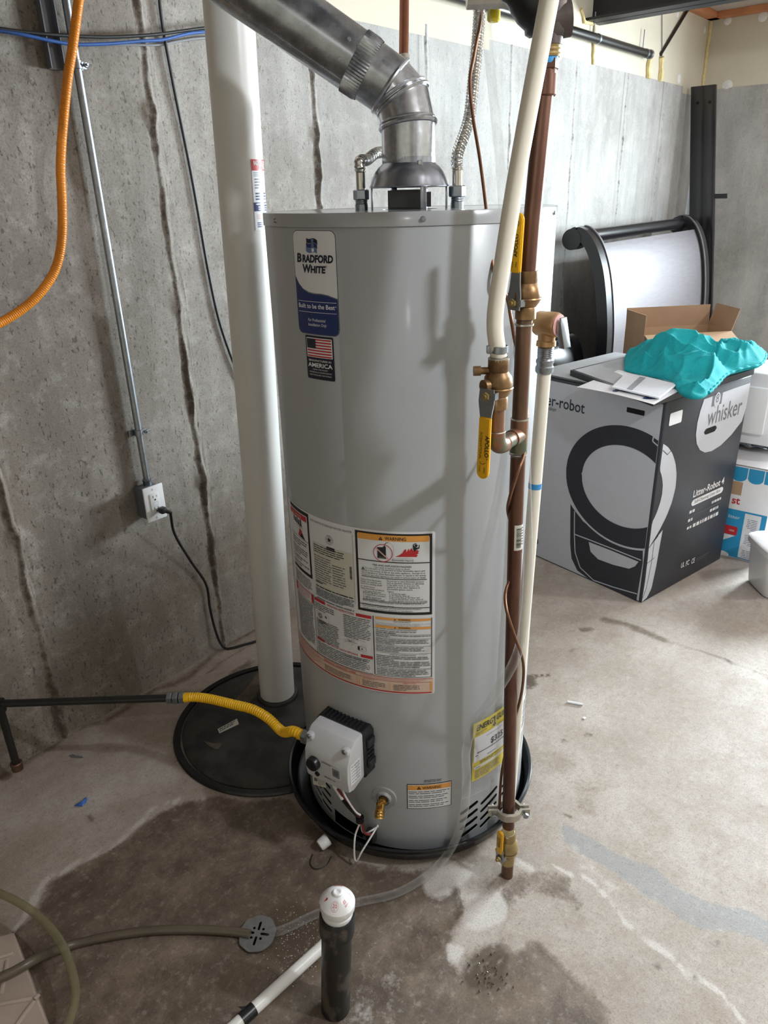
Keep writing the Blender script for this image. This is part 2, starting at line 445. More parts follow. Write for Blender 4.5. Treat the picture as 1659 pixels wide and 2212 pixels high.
def floor_material():
    m, nt, b = _mat('stained_concrete_floor')
    v = coords(nt)
    big = noise_(nt, v, 2.2, 5, 0.6); mid = noise_(nt, v, 11, 6, 0.65, .3); fine = noise_(nt, v, 90, 5, 0.7); grit = noise_(nt, v, 330, 3, 0.6)
    base = ramp(nt, big, [(0.28, rgb(148, 136, 126)), (0.5, rgb(170, 160, 151)), (0.72, rgb(190, 182, 175))]).outputs[0]
    base = mix(nt, math_(nt, 'MULTIPLY', ramp(nt, mid, [(0.40, g1(0)), (0.66, g1(1))]).outputs[0], 0.55), base, rgb(150, 135, 120))
    base = mix(nt, math_(nt, 'MULTIPLY', ramp(nt, fine, [(0.50, g1(0)), (0.72, g1(1))]).outputs[0], 0.45), base, rgb(126, 114, 103))
    def attr(n): return N(nt, 'ShaderNodeAttribute', attribute_name=n).outputs['Fac']
    edge = math_(nt, 'SUBTRACT', math_(nt, 'ADD', math_(nt, 'MULTIPLY', mid, 0.65), math_(nt, 'MULTIPLY', fine, 0.35)), 0.5)
    def mask(n, k=0.9, soft=0.18):
        a = math_(nt, 'ADD', attr(n), math_(nt, 'MULTIPLY', edge, k))
        a = math_(nt, 'MULTIPLY', math_(nt, 'SUBTRACT', a, 0.5 - soft), 1/(2*soft), True)
        return a
    col = mix(nt, math_(nt, 'MULTIPLY', mask('grey', .7), 0.75), base, rgb(143, 144, 145))
    dk = mask('damp_shade', 1.15, .13)
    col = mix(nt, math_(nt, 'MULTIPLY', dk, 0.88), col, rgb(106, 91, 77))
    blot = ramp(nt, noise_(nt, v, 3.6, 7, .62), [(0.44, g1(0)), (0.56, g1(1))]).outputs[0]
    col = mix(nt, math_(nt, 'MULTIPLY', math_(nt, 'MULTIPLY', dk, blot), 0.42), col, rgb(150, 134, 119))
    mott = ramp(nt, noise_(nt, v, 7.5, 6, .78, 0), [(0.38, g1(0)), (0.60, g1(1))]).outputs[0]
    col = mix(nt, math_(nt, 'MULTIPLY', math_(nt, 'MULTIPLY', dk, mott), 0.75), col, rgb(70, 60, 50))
    col = mix(nt, math_(nt, 'MULTIPLY', mask('pale', 1.6, .14), 0.72), col, rgb(206, 201, 197))
    bs = mask('brown', 1.0, .25)
    col = mix(nt, math_(nt, 'MULTIPLY', bs, 0.8), col, rgb(98, 82, 64))
    wt = mask('wet', .7, .15)
    col = mix(nt, math_(nt, 'MULTIPLY', wt, 0.75), col, rgb(78, 67, 56))
    spk = ramp(nt, noise_(nt, v, 60, 2, .5), [(0.70, g1(0)), (0.74, g1(1))]).outputs[0]
    col = mix(nt, math_(nt, 'MULTIPLY', spk, 0.35), col, rgb(96, 86, 74))
    tooth = noise_(nt, v, 240, 3, .8); flake = noise_(nt, v, 48, 5, .75)
    col = mix(nt, math_(nt, 'MULTIPLY', ramp(nt, tooth, [(0.50, g1(0)), (0.68, g1(1))]).outputs[0], 0.42), col, rgb(70, 61, 53))
    col = mix(nt, math_(nt, 'MULTIPLY', ramp(nt, flake, [(0.54, g1(0)), (0.70, g1(1))]).outputs[0], 0.26), col, rgb(206, 198, 190))
    col = mix(nt, math_(nt, 'MULTIPLY', ramp(nt, flake, [(0.30, g1(1)), (0.44, g1(0))]).outputs[0], 0.30), col, rgb(92, 80, 69))
    L(nt, col, b.inputs['Base Color'])
    rr = math_(nt, 'SUBTRACT', math_(nt, 'ADD', 0.42, math_(nt, 'MULTIPLY', mid, 0.35)), math_(nt, 'MULTIPLY', wt, 0.22))
    L(nt, rr, b.inputs['Roughness'])
    hgt = math_(nt, 'ADD', math_(nt, 'MULTIPLY', fine, 0.6), math_(nt, 'ADD', math_(nt, 'MULTIPLY', mid, 1.2), math_(nt, 'MULTIPLY', grit, .25)))
    bump_(nt, b, hgt, 0.20, 0.004)
    return m

def wall_material():
    m, nt, b = _mat('poured_concrete_wall')
    v = coords(nt); vs = coords(nt, (1, 1, 0.16)); vd = coords(nt, (1, 1, .55))
    big = noise_(nt, v, 1.6, 5, 0.6); strk = noise_(nt, vs, 9, 6, 0.65); mid = noise_(nt, v, 16, 6, 0.7); fine = noise_(nt, v, 190, 5, 0.75)
    g = N(nt, 'ShaderNodeNewGeometry'); sp = N(nt, 'ShaderNodeSeparateXYZ'); L(nt, g.outputs['Position'], sp.inputs[0])
    x = sp.outputs['X']
    old = math_(nt, 'MULTIPLY', math_(nt, 'SUBTRACT', 2.5, x), 0.55, True)          # the older, browner pours
    base = ramp(nt, strk, [(0.25, rgb(156, 157, 157)), (0.5, rgb(178, 178, 177)), (0.75, rgb(194, 194, 192))]).outputs[0]
    brown = ramp(nt, strk, [(0.25, rgb(102, 90, 79)), (0.5, rgb(126, 115, 104)), (0.75, rgb(152, 142, 132))]).outputs[0]
    col = mix(nt, old, base, brown)
    col = mix(nt, math_(nt, 'MULTIPLY', ramp(nt, big, [(0.40, g1(0)), (0.64, g1(1))]).outputs[0], 0.5), col, rgb(124, 117, 109))
    col = mix(nt, math_(nt, 'MULTIPLY', ramp(nt, mid, [(0.5, g1(0)), (0.72, g1(1))]).outputs[0], 0.32), col, rgb(206, 202, 196))
    col = mix(nt, math_(nt, 'MULTIPLY', ramp(nt, fine, [(0.36, g1(1)), (0.52, g1(0))]).outputs[0], math_(nt, 'ADD', .25, math_(nt, 'MULTIPLY', old, .3))), col, rgb(92, 82, 73))
    # bug holes
    hs = noise_(nt, vd, 105, 4, .6); hole = ramp(nt, hs, [(0.60, g1(0)), (0.66, g1(1))]).outputs[0]
    hs2 = noise_(nt, vd, 40, 4, .6); hole2 = ramp(nt, hs2, [(0.69, g1(0)), (0.72, g1(1))]).outputs[0]
    dens = math_(nt, 'ADD', 0.16, math_(nt, 'MULTIPLY', old, .55))
    hh = math_(nt, 'MULTIPLY', math_(nt, 'MAXIMUM', hole, math_(nt, 'MULTIPLY', hole2, .8)), dens)
    col = mix(nt, hh, col, rgb(70, 63, 56))
    seam = N(nt, 'ShaderNodeAttribute', attribute_name='seam').outputs['Fac']
    sm = math_(nt, 'MULTIPLY', math_(nt, 'SUBTRACT', math_(nt, 'ADD', seam, math_(nt, 'MULTIPLY', math_(nt, 'SUBTRACT', noise_(nt, v, 42, 6, .75), .5), 1.9)), 0.42), 2.4, True)
    col = mix(nt, math_(nt, 'MULTIPLY', sm, 0.8), col, rgb(72, 60, 50))
    L(nt, col, b.inputs['Base Color']); b.inputs['Roughness'].default_value = 0.88; b.inputs['Specular IOR Level'].default_value = .25
    hgt = math_(nt, 'SUBTRACT', math_(nt, 'ADD', math_(nt, 'MULTIPLY', fine, 0.35), mid), math_(nt, 'MULTIPLY', math_(nt, 'MAXIMUM', hole, hole2), 1.3))
    bump_(nt, b, hgt, 0.35, 0.004)
    return m

def F(*pts): return [tuple(onz(px, py)[:2]) for px, py in pts]
def build_room():
    # ---- floor: a dense sheet whose stain and painted-shade outlines are stored at its points
    us = np.arange(-2.6, XW + 0.05, 0.014); us = us[(us > -0.2)]; us = np.concatenate([[-2.6, -1.4, -.6], us, [6.1]])
    vs = np.concatenate([[-3.2, -2.4, -1.6, -1.0], np.arange(-.6, 2.1, 0.014), [2.15]])
    U, Y = np.meshgrid(us, vs, indexing='ij')
    n1 = vnoise(U, Y, 7, 1) - .5; n2 = vnoise(U, Y, 19, 2) - .5
    Xn, Yn = U + n1*.05 + n2*.02, Y + (vnoise(U, Y, 7, 3) - .5)*.05 + (vnoise(U, Y, 19, 4) - .5)*.02
    A = {k: np.zeros(U.shape) for k in ('damp_shade', 'pale', 'grey', 'brown', 'wet')}
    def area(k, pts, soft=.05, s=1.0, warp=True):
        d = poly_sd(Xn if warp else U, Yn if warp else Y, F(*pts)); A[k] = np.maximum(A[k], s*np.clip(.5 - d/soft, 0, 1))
    def stroke(k, pts, w, s=1.0, soft=None):
        P = F(*pts); d = np.full(U.shape, 1e9)
        for a, b in zip(P, P[1:]): d = np.minimum(d, seg_dist(Xn, Yn, a, b))
        A[k] = np.maximum(A[k], s*np.clip(1 - d/(w if soft is None else soft), 0, 1))
    area('damp_shade', [(-80, 2100), (90, 1955), (130, 1890), (230, 1830), (330, 1770), (400, 1730), (470, 1740), (640, 1725), (700, 1800), (760, 1872), (900, 1880), (980, 1890), (985, 1985), (960, 2055), (1000, 2100), (1060, 2080), (1150, 2060), (1230, 2085), (1290, 2140), (1320, 2260), (1300, 2500), (-300, 2500)], .05, .95)
    area('damp_shade', [(380, 1640), (400, 1600), (470, 1480), (560, 1440), (560, 1420), (440, 1490), (370, 1600)], .04, .75)
    area('damp_shade', [(430, 1720), (560, 1745), (650, 1730), (700, 1800), (640, 1800), (560, 1790), (470, 1770)], .05, 1.0)  # heater's cast shadow painted into the colour here, over partly wet floor
    area('wet', [(1005, 2085), (1030, 2055), (1090, 2050), (1120, 2080), (1110, 2120), (1070, 2150), (1020, 2140), (1000, 2110)], .04, .85)
    area('brown', [(985, 2075), (1050, 2035), (1120, 2060), (1170, 2120), (1180, 2170), (1120, 2175), (1040, 2190), (985, 2150)], .07, .55)
    area('wet', [(590, 1965), (650, 1950), (720, 1990), (735, 2040), (700, 2090), (640, 2110), (580, 2080), (545, 2050), (550, 2000)], .06, .85)
    area('brown', [(500, 1960), (640, 1930), (720, 1960), (740, 2060), (680, 2110), (600, 2110), (540, 2070)], .08, .95)
    area('pale', [(985, 1990), (990, 1925), (1040, 1900), (1085, 1905), (1092, 1960), (1075, 2015), (1030, 2015)], .03, .75)
    area('pale', [(955, 2035), (985, 2025), (1010, 2045), (1000, 2085), (965, 2085)], .02, .75)
    area('pale', [(880, 1880), (960, 1865), (1020, 1870), (1000, 1905), (930, 1935), (890, 1910)], .03, .8)
    area('brown', [(1000, 1880), (1060, 1870), (1100, 1900), (1060, 1930), (1000, 1925), (980, 1900)], .04, .55)
    area('wet', [(960, 1905), (985, 1900), (990, 1960), (978, 1990), (968, 1960)], .02, .55)
    area('pale', [(770, 2140), (840, 2060), (900, 2080), (860, 2180), (800, 2230), (740, 2230)], .06, .42)
    stroke('pale', [(-20, 2075), (95, 1925), (120, 1890), (220, 1825), (330, 1760), (390, 1725)], .016, .85); stroke('pale', [(95, 1925), (120, 1890), (220, 1825), (330, 1760), (400, 1722)], .05, .42)
    stroke('pale', [(1255, 1895), (1300, 1930), (1345, 1975), (1400, 2030), (1480, 2100), (1560, 2170), (1600, 2220)], .013, .8); stroke('pale', [(1255, 1870), (1320, 1920), (1380, 1990), (1500, 2100)], .06, .42)
    stroke('pale', [(1115, 1850), (1150, 1878)], .03, .8)
    stroke('pale', [(1190, 1875), (1225, 1885), (1235, 1895)], .015, .7)
    stroke('pale', [(1215, 1800), (1260, 1850), (1280, 1880)], .03, .5)
    stroke('pale', [(560, 1720), (640, 1760), (700, 1775)], .02, .5)
    area('grey', [(1205, 1765), (1260, 1798), (1340, 1845), (1430, 1885), (1520, 1935), (1659, 1990), (1750, 2030), (1750, 2100), (1659, 2062), (1590, 2024), (1480, 1972), (1400, 1938), (1300, 1872), (1225, 1820)], .02, 1.0, True)
    area('damp_shade', [(1060, 1880), (1140, 1860), (1230, 1890), (1300, 1960), (1260, 1990), (1160, 1950), (1080, 1990), (1050, 1940)], .08, .55)
    stroke('brown', [(1318, 1337), (1360, 1350), (1400, 1370), (1440, 1388)], .035, .95)
    stroke('brown', [(1440, 1388), (1500, 1405), (1560, 1424), (1659, 1462), (1800, 1510)], .022, .62)
    stroke('wet', [(1570, 1425), (1590, 1435)], .02, .8)
    area('brown', [(1255, 1355), (1290, 1350), (1295, 1358), (1265, 1366)], .02, .9)
    stroke('brown', [(1170, 1365), (1215, 1362), (1250, 1360)], .02, .45)
    stroke('brown', [(1232, 1408), (1258, 1396)], .018, .6)
    area('damp_shade', [(1125, 1490), (1150, 1460), (1190, 1450), (1188, 1462), (1175, 1468), (1176, 1488), (1150, 1496)], .03, .7)
    area('brown', [(1060, 1620), (1200, 1580), (1290, 1660), (1330, 1760), (1250, 1790), (1150, 1700)], .2, .32)
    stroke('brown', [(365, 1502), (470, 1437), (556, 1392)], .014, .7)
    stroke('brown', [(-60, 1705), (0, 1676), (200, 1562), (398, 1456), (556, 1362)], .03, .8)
    stroke('brown', [(420, 1790), (470, 1780), (560, 1795)], .02, .35)
    for q in [(178, 1772), (1280, 1598), (1218, 1604), (1222, 1758), (1495, 2110), (1550, 2040), (1400, 2080)]:
        stroke('wet', [q, (q[0] + 8, q[1] + 2)], .02, .75)
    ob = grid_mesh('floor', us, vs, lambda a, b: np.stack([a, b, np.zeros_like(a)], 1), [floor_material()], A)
    tag(ob, 'stained grey concrete basement floor', None, None, 'structure')

    # ---- long wall: poured concrete with the ridges of the form seams
    wm = wall_material()
    xs = [np.arange(-2.6, XW + .001, .03)]
    for s in SEAMS: xs.append(np.arange(s - .05, s + .05, .0035))
    xs = np.unique(np.concatenate(xs)); xs = xs[(xs >= -2.6) & (xs <= XW)]
    zs = np.arange(0, ZC + .001, .0165); zs[-1] = ZC
    X, Z = np.meshgrid(xs, zs, indexing='ij'); dy = np.zeros(X.shape); seam = np.zeros(X.shape)
    for i, s in enumerate(SEAMS):
        amp = 1.0 if s < 2.3 else .35
        wob = (vnoise(X*0, Z, 4, 30 + i) - .5)*.010 + (vnoise(X*0, Z, 17, 60 + i) - .5)*.010
        d = X - s - wob; k = vnoise(X*0 + i, Z, 9, 90 + i); k2 = vnoise(X*3, Z, 40, 120 + i)
        dy -= amp*(np.exp(-(d/.008)**2)*.012*(.25 + k)*(.4 + k2) + np.exp(-((d - .016)/.014)**2)*.005*vnoise(X*9, Z, 24, 150 + i)*vnoise(X*30, Z, 60, 170 + i))
        dy += amp*np.exp(-((d + .013)/.006)**2)*.005*k
        wd = .010 + .034*np.clip(k - .35, 0, 1)*amp*np.clip(1.4 - Z*.45, .4, 1)
        seam = np.maximum(seam, (.55 + .45*amp*k)*np.exp(-((d + .006)/wd)**2)*(1 if amp == 1 else .75))
        for zt in (.68, 1.25, 1.78):                     # tie holes and mortar lumps along each seam
            q = np.exp(-(((d + .004)/.022)**2 + ((Z - zt - .03*math.sin(i))/.03)**2)); dy -= q*.010*amp; seam = np.maximum(seam, q*.6)
    dy += (vnoise(X, Z, 3, 5) - .5)*.004
    dy -= np.exp(-((Z - .0)/.015)**2)*.006*vnoise(X, Z, 12, 8)
    ob = grid_mesh('wall_left', xs, zs, lambda a, b: np.stack([a, YW + dy.ravel(), b], 1), [wm], {'seam': seam})
    tag(ob, 'poured concrete foundation wall with rough form seams', None, None, 'structure')
    xs2 = np.arange(-3.2, YW + .02, .05); zs2 = np.linspace(0, ZC, 45)
    Yg, Zg = np.meshgrid(xs2, zs2, indexing='ij')
    ob = grid_mesh('wall_right', xs2, zs2, lambda a, b: np.stack([np.full_like(a, XW) + (vnoise(a, b, 3, 9) - .5)*.004, a, b], 1), [wm], {'seam': np.zeros(Yg.shape)})
    # the window is a real opening in this wall: drop the faces inside it
    wy0, wy1, wz0, wz1 = -0.85, 0.35, 1.15, 2.05
    bm = bmesh.new(); bm.from_mesh(ob.data)
    kill = [f for f in bm.faces if wy0 < f.calc_center_median().y < wy1 and wz0 < f.calc_center_median().z < wz1]
    bmesh.ops.delete(bm, geom=kill, context='FACES'); bm.to_mesh(ob.data); bm.free()
    tag(ob, 'far poured concrete wall', None, None, 'structure')
    # ---- boards above the concrete, on both walls
    b = MB(); b.box(((XW - 2.6)/2, YW + .03, (ZC + 2.565)/2), (XW + 2.6, .055, 2.565 - ZC)); b.box(((XW - 2.6)/2, YW + .05, ZC - .02), (XW + 2.6, .1, .04))
    tag(b.build('wall_left_top', 'cream', smooth=False), 'cream rim boards above the long concrete wall', None, None, 'structure')
    b = MB(); b.box((XW + .03, (YW - 3.2)/2, (ZC + 2.565)/2), (.055, YW + 3.2, 2.565 - ZC)); b.box((XW + .05, (YW - 3.2)/2, ZC - .02), (.1, YW + 3.2, .04))
    tag(b.build('wall_right_top', 'cream', smooth=False), 'cream rim boards above the far wall', None, None, 'structure')
    b = MB(); b.box((XW - .025, (YW - 3.2)/2, 2.582), (.10, YW + 3.2, .034)); b.box(((XW - 2.6)/2, YW - .02, 2.582), (XW + 2.6, .09, .034))
    tag(b.build('trim_1', 'plate', smooth=False), 'orange pine plate running along the top of the rim boards', None, None, 'structure')
    # ---- ceiling and the two unseen sides
    b = MB(); b.box(((XW - 2.6)/2, (YW - 3.2)/2, ZCEIL + .03), (XW + 2.7, YW + 3.3, .06))
    tag(b.build('ceiling', 'ceil', smooth=False), 'tan boarded basement ceiling', None, None, 'structure')
    b = MB(); b.box((-2.63, (YW - 3.2)/2, ZCEIL/2), (.06, YW + 3.3, ZCEIL))
    tag(b.build('wall_back', 'cream', smooth=False), 'plain wall behind the camera', None, None, 'structure')
    b = MB(); b.box(((XW - 2.6)/2, -3.23, ZCEIL/2), (XW + 2.7, .06, ZCEIL))
    tag(b.build('wall_near', 'cream', smooth=False), 'plain wall at the near side', None, None, 'structure')
    # ---- spray foam in the joints of the boards
    def foam(pts, w, d, nm, lab, wallx=None, seed=0):
        rr = random.Random(seed); b = MB(); P = resample([V(p) for p in pts], .02)
        P = [p + V((rr.uniform(-.006, .006), 0, 0)) for p in P]
        b.tube(P, lambda t, l: w*(.7 + .6*mnoise.noise(V((l*40, seed, 0)))*.8 + .15), 8)
        tag(b.build(nm, 'foam'), lab, None, None, 'structure')
    q = lambda px, py: tuple(ony(px, py, YW - .002))
    foam([q(1256, 20), q(1262, 48), q(1285, 52), q(1284, 62), q(1280, 140)], .010, .01, 'trim_2', 'yellow spray foam below the end of the steel beam', seed=1)
    foam([q(1402, 122), q(1398, 170)], .022, .01, 'trim_3', 'yellow spray foam below the pipe end', seed=2)
    foam([q(1428, 124), q(1426, 176)], .024, .01, 'trim_4', 'yellow spray foam below the thin rod', seed=3)
    foam([(XW - .004, YW - .004, ZC), (XW - .004, YW - .004, 2.56)], .014, .01, 'trim_5', 'yellow spray foam in the corner of the rim boards', seed=4)
    b = MB(); P = [ony(1430, y, YW - .003) for y in (20, 122)]; b.tube(P, .0025, 6)
    tag(b.build('trim_6', 'inkgrey'), 'dark joint between two cream boards', None, None, 'structure')
    for i, (px, py, w, h) in enumerate([(1572, 45, .06, .045), (1648, 36, .07, .06)]):
        p = onx(px, py, XW); b = MB()
        b.lathe([(1e-4, .004), (w*.3, .0035), (w*.42, .0)], (XW + .0005, p.y, p.z), (-1, 0, 0), 14); ob = b.build('trim_%d' % (7 + i), 'spackle')
        tag(ob, 'white spackle patch on the cream board, %s' % ('nearer the corner' if i == 0 else 'further from the corner'), None, None, 'structure')
    for i, (px, py, w) in enumerate([(1468, 170, .04), (1465, 30, .03), (1523, 65, .03), (1571, 185, .05)]):
        p = ony(px, py, YW) if i < 3 else onx(px, py, XW)
        b = MB(); b.lathe([(1e-4, .004), (w*.5, .003), (w*.7, 0)], (p.x, YW + .002, p.z) if i < 3 else (XW + .002, p.y, p.z), (0, -1, 0) if i < 3 else (-1, 0, 0), 12)
        tag(b.build('trim_%d' % (9 + i), 'spackle'), 'white spackle patch on the rim board', None, None, 'structure')
    # ---- window in the far wall, out of the frame: the daylight
    b = MB(); ym, zm = (wy0 + wy1)/2, (wz0 + wz1)/2; w, h = wy1 - wy0 + .1, wz1 - wz0 + .1
    for yy in (wy0 - .0, wy1 + .0): b.box((XW + .03, yy, zm), (.14, .06, h))
    for zz in (wz0, wz1): b.box((XW + .03, ym, zz), (.14, w, .06))
    b.box((XW + .04, ym, zm), (.04, .04, h - .1))
    win = tag(b.build('window_1', 'whitep', smooth=False), 'white framed basement window', None, None, 'structure')
    b = MB(); b.box((XW + .05, ym, zm), (.004, w - .1, h - .1)); b.build('pane', 'pane', win, smooth=False)
    return (ym, zm, w - .12, h - .12)

def build_lights(win):
    ym, zm, w, h = win
    ld = bpy.data.lights.new('daylight', 'AREA'); ld.shape = 'RECTANGLE'; ld.size = h; ld.size_y = w
    ld.energy = 600; ld.color = (0.86, 0.94, 1.0)
    lo = bpy.data.objects.new('daylight', ld); C.objects.link(lo); lo.location = (XW + .11, ym, zm)
    lo.rotation_euler = (0, math.radians(90), 0)       # shines towards -X
    def lamp(nm, p, e, col, r):
        l = bpy.data.lights.new(nm, 'POINT'); l.energy = e; l.color = col; l.shadow_soft_size = r
        o = bpy.data.objects.new(nm, l); C.objects.link(o); o.location = p
    lamp('ceiling_bulb', (1.30, -.72, 2.30), 80, (0.89, 0.95, 1.0), .05)
    lamp('second_ceiling_bulb', (3.6, -1.0, 2.35), 75, (0.95, 0.98, 1.0), .05)
    lamp('third_ceiling_bulb', (-1.0, -.68, 2.36), 5, (0.98, 0.97, 0.96), .05)
    w_ = bpy.data.worlds.new('world'); bpy.context.scene.world = w_; w_.use_nodes = True
    bg = w_.node_tree.nodes['Background']; bg.inputs[0].default_value = (.75, .85, 1, 1); bg.inputs[1].default_value = 1.0
    cy = bpy.context.scene.cycles; cy.max_bounces = 9; cy.glossy_bounces = 3; cy.transmission_bounces = 4; cy.caustics_reflective = False; cy.caustics_refractive = False
    vs = bpy.context.scene.view_settings
    vs.view_transform = 'Standard'; vs.look = 'None'; vs.gamma = 1.0; vs.exposure = 0.0; vs.use_curve_mapping = False
# ------------------------------------------------------------------ the water heater
HX, HY, HR = 1.3144, 1.0283, .3045
LEAN = (.0033, -.0040)                      # it stands a hair out of plumb
HT = 1.5235
def haxis(z): return V((HX + LEAN[0]*z, HY + LEAN[1]*z, z))
def hcyl(px, py, r=HR):
    """pixel -> (arc length, height) on the jacket"""
    d = ray(px, py); z = .8
    for _ in range(12):
        c = haxis(z); a = d.x**2 + d.y**2; b = -2*(d.x*c.x + d.y*c.y); q = c.x**2 + c.y**2 - r*r
        t = (-b - math.sqrt(max(b*b - 4*a*q, 0)))/(2*a); z = CAM_H + t*d.z
    p = CAM + d*t; th = math.atan2(p.y - c.y, p.x - c.x) % (2*PI)
    return th*HR, z
def U(deg): return math.radians(deg)*HR
def hp(deg, z, r=HR): a = math.radians(deg); return V((HX + r*math.cos(a), HY + r*math.sin(a), z))
def hrad(deg): a = math.radians(deg); return V((math.cos(a), math.sin(a), 0))
def htan(deg): a = math.radians(deg); return V((-math.sin(a), math.cos(a), 0))
def hfn(u, v, l): a = u/HR; return V((HX + (HR + l)*math.cos(a), HY + (HR + l)*math.sin(a), v))

def tri_mark(p, u, v, s, mi, bang, layer):
    p.poly([(u - s*.55, v), (u + s*.55, v), (u, v + s)], mi, layer)
    p.rect(u - s*.055, v + s*.3, u + s*.055, v + s*.66, bang, layer + 1); p.rect(u - s*.055, v + s*.12, u + s*.055, v + s*.22, bang, layer + 1)

def build_heater():
    root = thing('water_heater', (HX, HY, .02), 'tall grey cylindrical gas water heater standing in a black pan', 'water heater')
    root.rotation_euler = (-LEAN[1], LEAN[0], 0)
    o = (HX, HY, 0)
    # jacket, with the ventilation slots and the wiring opening really cut through the skirt
    b = MB(); b.lathe([(HR, .168), (HR, 1.4985), (HR - .001, 1.5)], o, n=160)
    b.lathe([(HR - .0012, .1695), (HR + .0002, .1685), (HR + .0002, .1665), (HR - .0012, .165)], o, n=160)
    b.build('jacket', 'heater', root)
    b = MB(); b.lathe([(HR, .022), (HR, .167), (HR - .0016, .167), (HR - .0016, .022), (HR, .022)], o, n=200)
    skirt = b.build('skirt', 'heater', root)
    cut = MB()
    done = []
    def capsule(u0, v0, u1, v1, w):
        # keep a web of metal between neighbouring slots
        S = [(u0 + (u1 - u0)*k/20, v0 + (v1 - v0)*k/20) for k in range(21)]
        for T_, w2 in done:
            dm = min(math.hypot(p_[0] - q_[0], p_[1] - q_[1]) for p_ in S for q_ in T_); w = min(w, 2*(dm - .0025 - w2/2))
        if w < .004 or min(v0, v1) - w/2 < .026 or max(v0, v1) + w/2 > .163: return
        done.append((S, w))
        l = math.hypot(u1 - u0, v1 - v0); dx, dy = (u1 - u0)/l, (v1 - v0)/l; nx, ny = -dy, dx; a0 = math.atan2(dy, dx); P = []
        for k in range(9): a = a0 - PI/2 + PI*k/8; P.append((u1 + w/2*math.cos(a), v1 + w/2*math.sin(a)))
        for k in range(9): a = a0 + PI/2 + PI*k/8; P.append((u0 + w/2*math.cos(a), v0 + w/2*math.sin(a)))
        n = len(P); vs = [hfn(u, v, -.02) for u, v in P] + [hfn(u, v, .02) for u, v in P]
        cut.add(vs, [tuple(range(n - 1, -1, -1)), tuple(range(n, 2*n))] + [(i, (i+1) % n, n + (i+1) % n, n + i) for i in range(n)])
    for z in (.046, .072, .098, .124):
        capsule(U(240.5), z - .004, U(248.5), z + .014, .0115); capsule(U(252.0), z + .002, U(261.0), z + .024, .0115); capsule(U(264.5), z + .006, U(273.5), z + .024, .0115)
    done.append(([(U(173.5), .024 + .004*k) for k in range(13)], .004))
    for i, z in enumerate((.055, .082, .109, .136)):
        capsule(U(154.5), z - .006, U(161.5), z - .012, .011); capsule(U(163.5), z + .004, U(170.5), z - .004, .011)
    uo0, uo1 = U(173.5), U(191.5)
    P = [(uo0, .024), (uo1, .024), (uo1, .062), (uo0, .072)]
    vs = [hfn(u, v, -.02) for u, v in P] + [hfn(u, v, .02) for u, v in P]
    cut.add(vs, [(3, 2, 1, 0), (4, 5, 6, 7), (0, 1, 5, 4), (1, 2, 6, 5), (2, 3, 7, 6), (3, 0, 4, 7)])
    co = cut.build('cutter', 'hole', root, smooth=False)
    bpy.context.view_layer.update()
    md = skirt.modifiers.new('slots', 'BOOLEAN'); md.operation = 'DIFFERENCE'; md.solver = 'MANIFOLD'; md.object = co
    dg = bpy.context.evaluated_depsgraph_get(); dg.update()
    nm = bpy.data.meshes.new_from_object(skirt.evaluated_get(dg)); skirt.modifiers.clear(); old = skirt.data; skirt.data = nm
    bpy.data.meshes.remove(old); bpy.data.objects.remove(co)
    nm.polygons.foreach_set('use_smooth', [True]*len(nm.polygons)); nm.set_sharp_from_angle(angle=math.radians(35))
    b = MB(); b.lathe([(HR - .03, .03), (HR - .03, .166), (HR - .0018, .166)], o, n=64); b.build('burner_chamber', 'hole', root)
    # lid with its turned-down band and screws
    b = MB(); b.lathe([(HR - .002, 1.4995), (HR + .0022, 1.5000), (HR + .0022, 1.5215), (HR + .0008, 1.5236), (HR - .004, 1.5240), (HR - .012, 1.5225), (.06, 1.5225), (.06, 1.5), (1e-5, 1.5)], o, n=160)
    lid = b.build('lid', 'lid', root)
    for a in (160.8, 222.2, 284.0, 345.5, 40, 100):
        b = MB(); p = hp(a, 1.511, HR + .002); d = hrad(a)
        b.lathe([(1e-5, .0018), (.0042, .0016), (.0052, 0)], p, d, 16); b.hexnut(p + d*.001, d, .0036, .003); b.build('screw', 'zinc', root)
    # flue collar, draft hood on its four legs
    ax = (HX, HY, 0)
    b = MB(); b.lathe([(.040, 1.523), (.040, 1.560), (.034, 1.560), (.034, 1.523)], ax, n=28)
    p0 = V((HX, HY, 1.541)); b.box(p0 - FORE*.040 - RIGHT*.014, (.062, .012, .036), (RIGHT, FORE, UP)); b.box(p0 - FORE*.030 + RIGHT*.0, (.085, .05, .028), (RIGHT, FORE, UP))
    b.build('flue_collar', 'blackp', root)
    fr = V((HX, HY, 0)) - FORE*.081; zb, zt = zat(404, fr.x, fr.y), zat(356, HX + .005, HY - .006)
    b = MB(); b.lathe([(.0780, zb), (.0825, zb + .0005), (.0828, zb + .002), (.0800, zb + .007), (.0768, zb + (zt - zb)*.40), (.0715, zb + (zt - zb)*.66), (.0640, zb + (zt - zb)*.88), (.0575, zt), (.0548, zt + .003), (.0545, zt + .014), (.0525, zt + .014), (.0535, zt), (.062, zb + (zt - zb)*.8), (.0755, zb + .005)], ax, n=72)
    hood = b.build('draft_hood', 'alu', root)
    for s, w in ((-.078, .012), (.078, .012)):
        b = MB(); p = V((HX, HY, (1.523 + zb)/2)) + RIGHT*s; b.rbox(p, (.004, w, zb - 1.523 + .004), (RIGHT, FORE, UP), .001)
        b.box(p + V((0, 0, (zb - 1.523)/2)) - RIGHT*math.copysign(.006, s), (.014, w, .0015), (RIGHT, FORE, UP)); b.build('leg', 'alu', hood)
